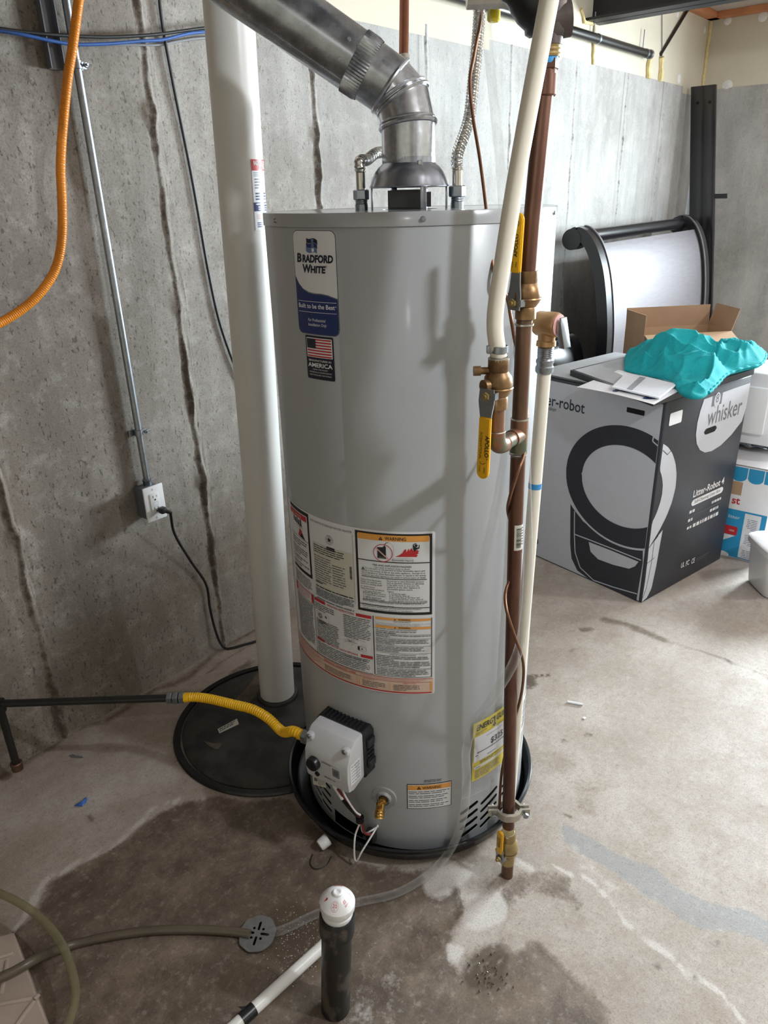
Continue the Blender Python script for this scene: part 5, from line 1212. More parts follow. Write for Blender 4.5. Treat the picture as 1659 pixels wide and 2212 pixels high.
def build_radon():
    X, Y = 1.304, 1.604; r = .0572
    rp = thing('radon_pipe', (X, Y, .012), 'thick white plastic vent pipe rising from the black sump lid', 'pipe')
    x2, y2 = X + .004, Y - .004
    pt = atd(494, 20, 1.655); sl_ = (pt - V((X, Y, .013)))/(pt.z - .013); at = lambda z: V((X, Y, .013)) + sl_*(z - .013)
    b = MB(); b.cyl(at(.013), at(2.59), r, n=64); b.build('pipe', 'pvc', rp)
    b = MB(); b.lathe([(r + .012, 0), (r + .010, .006), (r + .001, .008)], (X, Y, .0125), n=48); b.build('seal', 'sump', rp)
    xs, ys = at(1.5).x, at(1.5).y; zt, zb = zat(347, xs, ys), zat(497, xs, ys)
    fn = lambda u, v, l: at(v) + (-FORE*math.cos(u/r) + RIGHT*math.sin(u/r))*(r + l)
    # find the arc where the sticker's left edge falls
    u0 = r*math.radians(38)
    p = Print(fn, .004); mats = ['paper', 'red', 'navy', 'inkmid', 'pink']
    u1 = u0 + .078; h = zt - zb; f = lambda k: zt - h*k
    p.rect(u0, zb, u1, zt, 0, 0); p.rect(u0, f(.155), u1, zt, 1, 1); p.text('RADON REDUCTION', u0 + .006, f(.080), .013, 0, 2, 'L', .02, width=.066); p.text('SYSTEM', u0 + .036, f(.135), .011, 0, 2, bold=.02, width=.030)
    p.para(u0 + .006, u1, f(.17), f(.24), 3, 3, 1, 500, .4, .9, (10, 16))
    for k, wd in enumerate((.016, .018, .014, .010)): p.rect(u0 + .007, f(.285 + .04*k), u0 + .007 + wd, f(.265 + .04*k), 3, 1); p.rect(u0 + .028, f(.288 + .04*k), u1 - .01, f(.286 + .04*k), 3, 1)
    p.para(u0 + .007, u1 - .02, f(.455), f(.575), 3, 2, 1, 501, .55, .9, (8, 14)); p.rect(u0, f(.725), u1, f(.60), 2, 1)
    p.line([(u0 + .010, f(.625)), (u1 - .01, f(.625))], .003, 0, 2); p.poly([(u0 + .004, f(.625)), (u0 + .013, f(.608)), (u0 + .013, f(.642))], 0, 2); p.para(u0 + .012, u1 - .012, f(.65), f(.715), 2, 0, 2, 502, .5, .8, (10, 14))
    p.para(u0 + .008, u1 - .02, f(.765), f(.845), 3, 4, 1, 503, .4, .8, (9, 14)); p.para(u0 + .008, u1 - .024, f(.88), f(.965), 3, 2, 1, 504, .55, .8, (10, 16))
    p.build('warning_sticker', mats, rp, smooth=False)['label'] = 'sticker with a red heading'
    # sump lid
    c = (1.21, 1.512, 0)
    sl = thing('sump_lid', (c[0], c[1], 0), 'big round black sump lid set in the floor under the white vent pipe', 'lid')
    b = MB(); b.lathe([(.300, .001), (.300, .008), (.318, .009), (.322, .004), (.322, .001)], c, n=96); b.build('basin_rim', 'panblack', sl)
    b = MB(); b.lathe([(1e-4, .0105), (.20, .0105), (.262, .0105), (.270, .0090), (.288, .0085), (.294, .005), (.294, .001)], c, n=96); b.build('cover', 'sump', sl)
    q = lambda px, py: onz(px, py, .0112)
    b = MB(); P = [q(470, 1575), q(512, 1552), q(516, 1564), q(474, 1584)]; b.add(P + [p + V((0, 0, -.0006)) for p in P], [(0, 1, 2, 3), (7, 6, 5, 4), (0, 4, 5, 1), (1, 5, 6, 2), (2, 6, 7, 3), (3, 7, 4, 0)])
    lb = b.build('lid_sticker', 'label_cream', sl, smooth=False)
    o = q(470, 1575); ux = (q(512, 1552) - o).normalized(); uy = (q(474, 1584) - o).normalized(); L0 = (q(512, 1552) - o).length; Hh = (q(474, 1584) - o).length
    p = Print(lambda u, v, l: o + ux*u - uy*v + V((0, 0, .0006 + l)), .02); p.para(.004, L0 - .004, -Hh*.12, -Hh*.9, 2, 0, 0, 510, .55, .9, (1, 3)); p.build('sticker_print', ['inkgrey'], lb, smooth=False)
    for (pts, nm) in (([(505, 1512), (525, 1495), (545, 1470), (560, 1452), (558, 1490), (535, 1520)], 'mud_smear'), ([(440, 1600), (452, 1612), (470, 1618), (478, 1605), (462, 1606)], 'mud_smear')):
        P = [q(*t) for t in pts]; cc = sum(P, V())/len(P); b = MB()
        Q = catmull(P + [P[0]], 6)[:-1]; vs = [cc + V((0, 0, .0012))] + [p for p in Q]; n = len(Q)
        b.add(vs, [(0, 1 + k, 1 + (k + 1) % n) for k in range(n)]); b.build(nm, 'dust', sl)

def build_wall_services():
    yw = YW - .012
    # conduit, straps, outlet
    xc = 1.172
    cd = thing('conduit', (xc, YW - .020, .735), 'straight thin steel conduit running down the wall to the outlet', 'conduit')
    b = MB(); b.cyl((xc, YW - .022, .73), (xc, YW - .022, 2.59), .0105, n=20); b.build('tube', 'zinc', cd)
    b = MB(); b.lathe([(.0108, 0), (.0135, .002), (.0135, .014), (.0145, .016), (.0145, .022), (.0108, .024)], (xc, YW - .022, .728), n=20); b.cyl((xc + .012, YW - .022, .742), (xc + .024, YW - .022, .744), .003, n=8); b.build('connector', 'zinc', cd)
    for py in (935, 140):
        zz = ony(298 if py > 500 else 165, py, YW - .02).z
        b = MB(); b.lathe([(.0112, -.010), (.0128, -.009), (.0128, .009), (.0112, .010)], (xc, YW - .022, zz), n=20); b.box((xc + .018, YW - .020, zz), (.018, .003, .016)); b.box((xc, YW - .006, zz), (.05, .003, .018)); b.cyl((xc + .018, YW - .045, zz), (xc + .018, YW - .004, zz), .003, n=8); b.hexnut((xc + .018, YW - .032, zz), (0, -1, 0), .007, .006); b.cyl((xc + .01, YW - .022, zz), (xc + .040, YW - .024, zz + .001), .0028, n=8)
        b.build('strap', 'zinc', cd)
    b = MB(); p0 = ony(135, 150, YW - .02)
    for dx, dy, sx, sy in ((0, -.004, .038, .004), (-.018, -.013, .003, .02), (.018, -.013, .003, .02)): b.box((p0.x - .012 + dx, YW + dy - .003, (p0.z + 2.59)/2), (sx, sy, 2.59 - p0.z))
    tag(b.build('strut_channel', 'inkgrey', smooth=False), 'dark metal strut channel fixed to the wall behind the top of the conduit', 'bracket')
    # outlet
    px, pz = 1.163, .681; yf = 1.934
    ot = thing('wall_outlet', (px, YW - .001, pz - .05), 'white double power outlet in a surface box at the foot of the conduit', 'power outlet')
    b = MB(); b.rbox((px, (YW + yf)/2 + .002, pz), (.062, YW - yf - .006, .102), None, .004); b.build('box', 'inkgrey', ot)
    b = MB(); b.rbox((px, yf, pz), (.072, .006, .116), None, .0028); pt = b.build('face_plate', 'whitep', ot)
    for s in (-.047, .047): b = MB(); b.lathe([(.0036, 0), (.003, .0012), (1e-4, .0012)], (px, yf - .003, pz + s), (0, -1, 0), 12); b.build('plate_screw', 'whitep', pt)
    b = MB(); b.rbox((px, yf - .003, pz), (.034, .006, .068), None, .0015); rc = b.build('receptacle', 'whitep', ot)
    pr = Print(lambda u, v, l: V((px + u, yf - .006 - l, pz + v)), .05)
    for s in (.019, -.019):
        pr.rect(-.0075, s + .001, -.0058, s + .0085, 0, 0); pr.rect(.0058, s + .0015, .0072, s + .008, 0, 0); pr.disc(0, s - .006, .0026, 0, 0)
    pr.frame(-.009, -.006, .009, .006, .0005, 1, 0); pr.build('slots', ['hole', 'inkmid'], rc, smooth=False)
    # plug and cord
    pc = V((px + .004, yf - .010, pz - .020))
    cord = thing('power_cord', tuple(pc), 'black power cord plugged into the outlet and hanging down to the floor', 'cord')
    b = MB(); b.rbox(pc + V((.006, -.012, -.003)), (.022, .024, .020), None, .005); b.cyl(pc + V((.012, -.018, -.006)), pc + V((.026, -.030, -.016)), .007, .0045, n=14); b.build('plug', 'blackcable', cord)
    s = pc + V((.022, -.028, -.014)); y2 = YW - .03
    path = [s, ony(378, 1155, y2 - .03), ony(412, 1212, y2), ony(445, 1262, y2 + .01), ony(453, 1310, y2 + .012), ony(462, 1350, y2 + .01), ony(474, 1385, y2), onz(486, 1400, .006), onz(500, 1400, .006), onz(525, 1393, .006), onz(553, 1385, .006), onz(585, 1372, .006)]
    b = MB(); b.tube(resample(catmull(path, 10), .008), .0046, 12); b.build('cable', 'blackcable', cord)
    # hanging and horizontal cables
    path = [ony(340, -60, YW - .012), ony(349, 40, YW - .012), ony(372, 170, YW - .012), ony(392, 270, YW - .010), ony(412, 370, YW - .010), ony(430, 470, YW - .010), ony(447, 570, YW - .010), ony(470, 680, YW - .010), ony(496, 762, YW - .010), ony(530, 850, YW - .010), ony(558, 960, YW - .010), ony(582, 1150, YW - .012), ony(598, 1310, YW - .014)]
    b = MB(); b.tube(resample(catmull(path, 8), .012), .0045, 10); tag(b.build('hanging_cable', 'blackcable'), 'black cable hanging down the wall just left of the white vent pipe', 'cable')
    for nm, mat, pts, yy, lab in (('wall_cable', 'blackcable', [(-60, 52), (0, 62), (60, 70), (130, 76), (230, 80), (330, 75), (400, 66), (437, 61), (520, 52)], .030, 'black cable sagging across the top of the wall above the blue one'),
                                  ('wall_cable', 'bluecable', [(-60, 58), (0, 67), (50, 75), (120, 90), (170, 96), (240, 94), (300, 89), (350, 86), (400, 74), (437, 69), (520, 62)], .036, 'blue cable sagging across the top of the wall below the black one'),):
        b = MB(); b.tube(resample(catmull([ony(x, y, YW - yy) for x, y in pts], 8), .012), .0042, 10); tag(b.build(nm, mat), lab, 'cable')
    b = MB(); b.tube(resample(catmull([ony(x, y, YW - .006) for x, y in [(170, 99), (240, 96), (340, 97), (380, 90), (437, 82), (520, 80)]], 8), .012), .0032, 8); tag(b.build('wall_cable', 'inkmid'), 'thin grey cable on the wall under the blue one', 'cable')
    # orange conduit
    y3 = YW - .10
    tp = ony(186, -110, y3); path = [V((tp.x - .01, tp.y, 2.598)), tp, ony(170, 0, y3), ony(157, 100, y3), ony(146, 170, y3), ony(136, 270, y3), ony(131, 360, y3), ony(134, 440, y3), ony(133, 520, y3), ony(118, 585, y3 + .01), ony(80, 640, y3 + .02), ony(30, 680, y3 + .03), ony(-30, 712, y3 + .035), ony(-90, 735, y3 + .04), V((.25, y3 + .05, 1.02)), V((-.4, y3 + .06, .90)), V((-1.2, y3 + .06, .86)), V((-2.5, y3 + .06, .86))]
    b = MB(); b.tube(resample(catmull(path, 10), .0016), corr(.0108, .0009, .0052), 16); tag(b.build('orange_conduit', 'orange'), 'orange flexible conduit hanging in front of the wall and curving off to the left', 'conduit')
    # pipe along the top of the far stretch of wall
    yp = YW - .035
    gp = thing('high_pipe', tuple(ony(1405, 118, yp)), 'black iron pipe running along the cream boards above the concrete', 'pipe')
    z_ = ony(1404, 118, yp).z; xe = ony(1404, 118, yp).x
    b = MB(); b.cyl((1.9, yp, z_), (xe, yp, z_), .022, n=22); b.build('pipe', 'iron', gp)
    b = MB(); b.lathe([(.0222, -.012), (.026, -.010), (.026, 0), (.018, .001), (1e-4, -.006)], (xe, yp, z_), (1, 0, 0), 22); b.build('end_cap', 'zinc', gp)
    for px in (1290, 1395): p = ony(px, 88 if px < 1300 else 115, yp); b = MB(); b.lathe([(.0228, -.008), (.0242, -.007), (.0242, .007), (.0228, .008)], (p.x, yp, z_), (1, 0, 0), 20); b.box((p.x, yp + .018, z_), (.012, .034, .004)); b.cyl((p.x, yp + .02, z_ + .02), (p.x, yp + .02, z_ + .12), .003, n=8); b.build('pipe_hanger', 'zinc', gp)
    # thin brace rod
    p0 = ony(1427, 118, YW - .004); p1 = atd(1494, 8, 4.6)
    b = MB(); b.cyl(p0, p0 + (p1 - p0)*1.3, .009, n=10); tag(b.build('brace_rod', 'iron'), 'thin dark brace rod slanting from the cream boards up to the ceiling', 'rod')
    # steel beam
    bx = 4.055; zb = 2.335
    b = MB(); w_, hh = .17, .21; ya, yb = YW + .02, -3.2
    b.box((bx + w_/2, (ya + yb)/2, zb + .006), (w_, ya - yb, .012)); b.box((bx + w_/2, (ya + yb)/2, zb + hh), (w_, ya - yb, .012)); b.box((bx + w_/2, (ya + yb)/2, zb + hh/2), (.010, ya - yb, hh))
    tag(b.build('steel_beam', 'steelbeam', smooth=False), 'black steel beam bearing on the wall under the ceiling', 'beam')

def build_unseen_shade_duct():  # invented duct, out of view, added to shade the top of the long wall
    b = MB(); x0, x1 = -2.4, 1.25
    b.rbox(((x0 + x1)/2, .925, 2.17), (x1 - x0, .35, .30), None, .004)
    for x in (-1.2, -.1, 1.0): b.box((x, .925, 2.17), (.025, .366, .316))
    for x in (-.8, .6):
        for y in (.745, 1.105): b.box((x, y, 2.40), (.03, .003, .40))
    tag(b.build('unseen_shade_duct', 'galv', smooth=False), 'unseen rectangular duct added under the ceiling to shade the upper wall', 'duct')
# ------------------------------------------------------------------ boxes, bed parts and floor things
def build_big_box():
    C0 = V((2.624, .871, 0)); e1 = V((.127, .567, 0)).normalized(); e2 = V((e1.y, -e1.x, 0))   # along the pale face, along the dark face
    L1, L2 = .655, .600; Hb = zat(868, C0.x, C0.y)
    nA, nB = -e2, -e1                                            # outward normals of the pale and dark faces
    root = thing('shipping_box', tuple(C0 + e1*L1/2 + e2*L2/2), 'big pale grey and charcoal printed carton with a ring pictured on its corner', 'box')
    b = MB(); b.rbox(C0 + e1*L1/2 + e2*L2/2 + UP*Hb/2, (L1, L2, Hb), (e1, e2, UP), .004, seg=2); body = b.build('carton', 'boxdark', root, angle=50)
    fA = lambda u, v, l: C0 + e1*u + UP*v + nA*l
    fB = lambda u, v, l: C0 + e2*u + UP*v + nB*l
    def kA(x, y): p = onplane(1130 + x/3.0718, 620 + y/3.0718, C0, nA) - C0; return p.dot(e1), p.z
    def kB(x, y): p = onplane(1130 + x/3.0718, 620 + y/3.0718, C0, nB) - C0; return p.dot(e2), p.z
    # pale face
    p = Print(fA, .05); mats = ['boxgrey', 'boxdark', 'hole', 'boxwhite']
    p.rect(.012, .006, L1 - .001, Hb - .012, 0, 0)
    # ring: fitted through measured points, cut at the corner
    cu, cv = (kA(640, 1320)); ax_, ay_ = kA(390, 1270), kA(620, 1038)
    T, Bm, Lf = kA(620, 905), kA(725, 1738), kA(285, 1245); Ti, Bi, Li = kA(622, 1038), kA(712, 1608), kA(390, 1272)
    vc = (T[1] + Bm[1])/2; uc_o = (T[0] + Bm[0])/2; ro_v = (T[1] - Bm[1])/2; ro_u = Lf[0] - uc_o; ri_v = (Ti[1] - Bi[1])/2; vci = (Ti[1] + Bi[1])/2; uci = (Ti[0] + Bi[0])/2; ri_u = Li[0] - uci
    def ell(uc, vc_, ru, rv, q): return lambda a: (uc + ru*math.cos(a), vc_ + rv*math.sin(a))
    def cols_ring(P, uo, vo, ruo, rvo, ui, vi, rui, rvi, mi, layer, umin):
        us = np.linspace(max(umin, uo - ruo), uo + ruo, 120)
        def half(u, c, vv, ru, rv): k = 1 - ((u - c)/ru)**2; return rv*math.sqrt(k) if k > 0 else None
        for u0, u1 in zip(us, us[1:]):
            q = []
            for u in (u0, u1):
                ho = half(u, uo, vo, ruo, rvo) or 0; hi = half(u, ui, vi, rui, rvi)
                q.append((u, vo + ho, vo - ho, (vi + hi, vi - hi) if hi else None))
            for s in (0, 1):
                a, c = q; ia = a[3][s] if a[3] else (vi if s == 0 else vi); ic = c[3][s] if c[3] else vi
                if a[3] is None and c[3] is None: ia = ic = vi
                P.poly([(a[0], a[1 + s]), (c[0], c[1 + s]), (c[0], ic), (a[0], ia)], mi, layer)
    # lower body behind the ring
    bd = [kA(*q) for q in [(315, 1440), (345, 1485), (400, 1555), (520, 1650), (640, 1720), (795, 1745), (795, 1830), (752, 2085), (600, 2010), (440, 1940), (360, 1880), (322, 1800), (313, 1700)]]
    ub = [(max(.013, u), v) for u, v in bd]
    cc = (sum(u for u, _ in ub)/len(ub), sum(v for _, v in ub)/len(ub))
    for a, c in zip(ub, ub[1:] + ub[:1]): p.poly([cc, c, a], 1, 1)
    cols_ring(p, uc_o, vc, ro_u*1.03, ro_v*1.035, uci, vci, ri_u, ri_v, 0, 2, .013)
    cols_ring(p, uc_o, vc, ro_u, ro_v, uci, vci, ri_u, ri_v, 1, 3, .013)
    ln = lambda pts, w, mi, ly: p.line([(max(.013, kA(*q)[0]), kA(*q)[1]) for q in pts], w, mi, ly)
    ln([(343, 1487), (342, 1640), (347, 1760), (380, 1860), (470, 1945), (600, 1990), (757, 2035)], .005, 0, 4)
    ln([(345, 1640), (430, 1672), (600, 1738), (785, 1812)], .005, 0, 4)
    tr = [kA(*q) for q in [(438, 1690), (450, 1755), (500, 1805), (600, 1842), (705, 1868), (745, 1852), (768, 1822), (600, 1752)]]
    cc = (sum(u for u, _ in tr)/len(tr), sum(v for _, v in tr)/len(tr))
    for a, c in zip(tr, tr[1:] + tr[:1]): p.poly([cc, c, a], 0, 5)
    ln([(903, 1015), (868, 992), (862, 1022), (905, 1055)], .005, 0, 5)
    a, c = kA(408, 822), kA(-40, 740)
    p.text('litter-robot', kA(408, 830)[0], (kA(330, 800)[1] - .0135), .066, 1, 1, 'R', .012, width=kA(408, 830)[0] - kA(85, 740)[0])
    p.text('by whisker', kA(222, 815)[0], kA(180, 812)[1] - .004, .026, 1, 1, 'R', 0, width=kA(218, 815)[0] - kA(98, 795)[0])
    q0, q1 = kA(690, 800), kA(806, 850); p.rect(q0[0], kA(748, 843)[1], q1[0], kA(748, 808)[1], 2, 1, .004)
    du, dv = kA(82, 1683); p.disc(du, dv, .018, 1, 1); p.text('w', du, dv - .006, .026, 0, 2, bold=.02, width=-.017)
    fa = p.build('pale_face_print', mats, body, smooth=False)
    # dark face
    p = Print(fB, .05); mats = ['boxgrey', 'boxdark', 'hole', 'boxwhite', 'inkgrey']
    def fan(pts, mi, ly): 
        P_ = [kB(*q) for q in pts]; P_ = [(max(.004, min(L2 - .003, u)), min(v, Hb - .004)) for u, v in P_]; c_ = (sum(u for u, _ in P_)/len(P_), sum(v for _, v in P_)/len(P_))
        for a, d in zip(P_, P_[1:] + P_[:1]): p.poly([c_, d, a], mi, ly)
    # the ring carries on round the corner as a pale band
    band = [(928, 1040), (960, 1060), (990, 1105), (1010, 1170), (1017, 1245), (1010, 1330), (985, 1430), (950, 1520), (905, 1610), (870, 1670), (835, 1725)]
    inn = [(905, 1215), (918, 1250), (926, 1310), (920, 1380), (905, 1440), (880, 1510), (855, 1560)]
    def strip(A_, B_, mi, ly):
        A2 = resample([V((*kB(*q), 0)) for q in A_], .012); B2 = resample([V((*kB(*q), 0)) for q in B_], .012); n = 24
        f_ = lambda Q, t: Q[min(len(Q) - 1, int(t*(len(Q) - 1)))].lerp(Q[min(len(Q) - 1, int(t*(len(Q) - 1)) + 1)], t*(len(Q) - 1) - int(t*(len(Q) - 1)))
        for k in range(n):
            a0, a1, b0, b1 = f_(A2, k/n), f_(A2, (k+1)/n), f_(B2, k/n), f_(B2, (k+1)/n); p.poly([(max(.003, q.x), q.y) for q in (a0, a1, b1, b0)], mi, ly)
    strip(band, [(928, 1042)] + inn + [(838, 1630), (828, 1720)], 0, 1)
    strip([(832, 1728), (826, 1800), (808, 1950), (790, 2060), (786, 2090)], [(925, 1610), (910, 1690), (880, 1860), (850, 2000), (820, 2060)], 0, 1)
    for pts in ([(925, 1082), (955, 1112), (985, 1080)], [(825, 1735), (895, 1650)], [(818, 1835), (870, 1795)], [(868, 1690), (850, 1830), (815, 2000), (790, 2065)]): p.line([(max(.004, kB(*q)[0]), kB(*q)[1]) for q in pts], .003, 1, 2)
    fan([(1200, 745), (1175, 820), (1155, 900), (1145, 980), (1150, 1040), (1172, 1082), (1205, 1098), (1250, 1088), (1310, 1050), (1380, 980), (1450, 890), (1524, 785), (1560, 618), (1400, 672)], 0, 1)
    tw, th = kB(1218, 900), kB(1448, 800)
    vw = lambda x, y: kB(x, y)[1]
    p.text('whisker', (tw[0] + th[0])/2, vw(1330, 862) - .012, .105, 4, 2, 'C', .004, width=th[0] - tw[0])
    s0, s1 = kB(1200, 955), kB(1282, 935); p.rect(s0[0], vw(1240, 968), s1[0], vw(1240, 930), 2, 2, .018)
    q0, q1 = kB(972, 870), kB(1052, 865); p.rect(q0[0], vw(1012, 908), q1[0], vw(1012, 828), 3, 1, .006)
    h0, h1 = kB(1255, 745), kB(1318, 740); p.rect(h0[0], vw(1286, 782), h1[0], vw(1286, 712), 4, 2); p.disc((h0[0] + h1[0])/2, (vw(1286, 782) + vw(1286, 712))/2, .022, 0, 3, 1.35); p.text('8', (h0[0] + h1[0])/2, vw(1286, 764), .05, 4, 4, width=.020)
    a, c = kB(1128, 1380), kB(1330, 1300); p.text('Litter-Robot 4', a[0], vw(1228, 1350), .043, 3, 1, 'L', .02, width=c[0] - a[0])
    a, c = kB(1116, 1430), kB(1325, 1345); p.rect(a[0], vw(1220, 1408), c[0], vw(1220, 1370), 3, 1, .017); p.text('Self-Cleaning Litter Box', (a[0] + c[0])/2, vw(1220, 1396), .020, 1, 2, width=(c[0] - a[0])*.82)
    def bar(x0, x1, y, t, mi): a, c = kB(x0, y), kB(x1, y); vm = vw((x0 + x1)/2, y); p.rect(a[0], vm - t/2, c[0], vm + t/2, mi, 1)
    def words(x0, x1, y, hgt, seed): a, c = kB(x0, y), kB(x1, y); vm = vw((x0 + x1)/2, y); p.para(a[0], c[0], vm + hgt/2, vm - hgt/2, 1, 3, 1, seed, .8, 1.0, (1, 2))
    words(1103, 1140, 1490, .016, 600); words(1252, 1310, 1418, .014, 601); bar(1098, 1302, 1478, .0025, 4); words(1093, 1122, 1548, .016, 602); words(1240, 1300, 1472, .016, 603); bar(1092, 1296, 1532, .0025, 4); words(1086, 1124, 1596, .014, 604); words(1130, 1290, 1545, .020, 605)
    for x, y, s in ((1058, 1845, 'UL'), (1090, 1832, 'FC'), (1126, 1818, 'CE')): u, v = kB(x, y); p.text(s, u, v - .010, .034, 3, 1, bold=.015, width=.026)
    a, c = kB(1150, 1800), kB(1238, 1770); p.para(a[0], c[0], vw(1195, 1772), vw(1195, 1795), 2, 4, 1, 606, .3)
    fb = p.build('dark_face_print', mats, body, smooth=False)
    # top flaps
    b = MB(); zt = Hb + .002
    b.rbox(C0 + e1*(L1/2 + .004) + e2*(L2*.5) + UP*(zt + .003), (L1 - .024, L2 - .03, .005), (e1, e2, UP), .001); fl = b.build('top_flap', 'boxtop', root)
    b = MB(); b.rbox(C0 + e1*(L1/2) + e2*(.010) + UP*(zt + .001), (L1, .020, .006), (e1, e2, UP), .001); b.rbox(C0 + e1*(.010) + e2*(L2/2) + UP*(zt + .001), (.020, L2, .006), (e1, e2, UP), .001); b.build('flap_edge', 'blackp', root)
    zt2 = Hb + .0078
    # ------------- things lying on it
    P = lambda px, py, z=None: onz(px, py, zt2 if z is None else z)
    # a flat tray-like lid with a dark rim
    zl = zt2 + .024
    qa, qb, qc = P(1232, 799, zl), P(1412, 864, zl), P(1630, 796, zl); qd = qa + qc - qb
    def slab(m, pts, t, mi=0): n = len(pts); m.add(pts + [p_ + UP*t for p_ in pts], [tuple(range(n - 1, -1, -1)), tuple(range(n, 2*n))] + [(i, (i+1) % n, n + (i+1) % n, n + i) for i in range(n)], mi)
    quad = [qa, qb, qc, qd]; ctr = sum(quad, V())/4
    lt = thing('tray_lid', (ctr.x, ctr.y, zt2), 'flat grey lid with a black rim lying on the big carton under the teal cloth', 'lid')
    low = [V((q_.x, q_.y, zt2 + .0005)) for q_ in quad]
    b = MB(); slab(b, low, .0225); b.build('rim', 'blackp', lt, smooth=False)
    b = MB(); slab(b, [ctr + (q_ - ctr)*.955 - UP*.0012 for q_ in quad], .0012); b.build('panel', 'boxtop', lt, smooth=False)
    # printed sheet, its near corner curling down off the lid
    cs = [P(1246, 836, zt2 + .012), P(1336, 799, zl + .0016), P(1486, 834, zl + .0016), P(1413, 874, zl + .0030)]
    n = 12; gs = [cs[0].lerp(cs[3], i/n).lerp(cs[1].lerp(cs[2], i/n), j/n) + UP*(.005*math.sin(PI*i/n)*(1 - j/n)) for i in range(n + 1) for j in range(n + 1)]
    b = MB(); m_ = n + 1; fs = [(i*m_ + j, (i+1)*m_ + j, (i+1)*m_ + j + 1, i*m_ + j + 1) for i in range(n) for j in range(n)]
    b.add(gs, fs); ob = b.build('paper_sheet', 'paper'); tag(ob, 'white printed sheet lying on the near edge of the grey lid', 'paper')
    def sfn(u, v, l):
        return cs[0].lerp(cs[3], u).lerp(cs[1].lerp(cs[2], u), v) + UP*(.005*math.sin(PI*u)*(1 - v) + l + .0006)
    pp = Print(sfn, .05)
    for k in range(11):
        rr = random.Random(k); u, v = (.42 + rr.random()*.16, .10 + rr.random()*.12) if k < 6 else (.80 + rr.random()*.12, .10 + rr.random()*.12)
        a0 = rr.random()*3; pp.poly([(u + .030*(1 + .4*math.sin(q_*2.7 + a0))*math.cos(q_), v + .032*(1 + .4*math.cos(q_*3.1))*math.sin(q_)) for q_ in np.linspace(0, 2*PI, 10)[:-1]], 0, 0)
    pp.build('blue_print', ['navy'], ob, smooth=False)
    zs2 = zl + .0095
    q4 = [P(x, y, zs2) for x, y in ((1322, 838), (1352, 808), (1462, 832), (1424, 862))]
    b = MB(); slab(b, q4, .005); ob = b.build('leaflet', 'paper', smooth=False); tag(ob, 'folded white leaflet in clear plastic on top of the printed sheet', 'leaflet')
    b = MB(); n = 9; g = [q4[0].lerp(q4[3], i/(n-1)).lerp(q4[1].lerp(q4[2], i/(n-1)), j/(n-1)) + UP*(.009 + .003*math.sin(i*1.7)*math.cos(j*1.3)) for i in range(n) for j in range(n)]; b.add(g, [(i*n + j, (i+1)*n + j, (i+1)*n + j + 1, i*n + j + 1) for i in range(n-1) for j in range(n-1)]); b.build('clear_sleeve', 'bag', ob)
    b = MB(); m0 = [q4[0].lerp(q4[3], a).lerp(q4[1].lerp(q4[2], a), k) + UP*.0053 for a, k in ((.30, .05), (.30, .95), (.42, .95), (.42, .05))]; slab(b, m0, .0004); b.build('grey_stripe', 'inkmid', ob, smooth=False)
    # teal cloth: a crumpled heap over the lid, hanging over the near edge
    build_cloth(zl, zt2, P)
    return C0, e1, e2, L1, L2, Hb

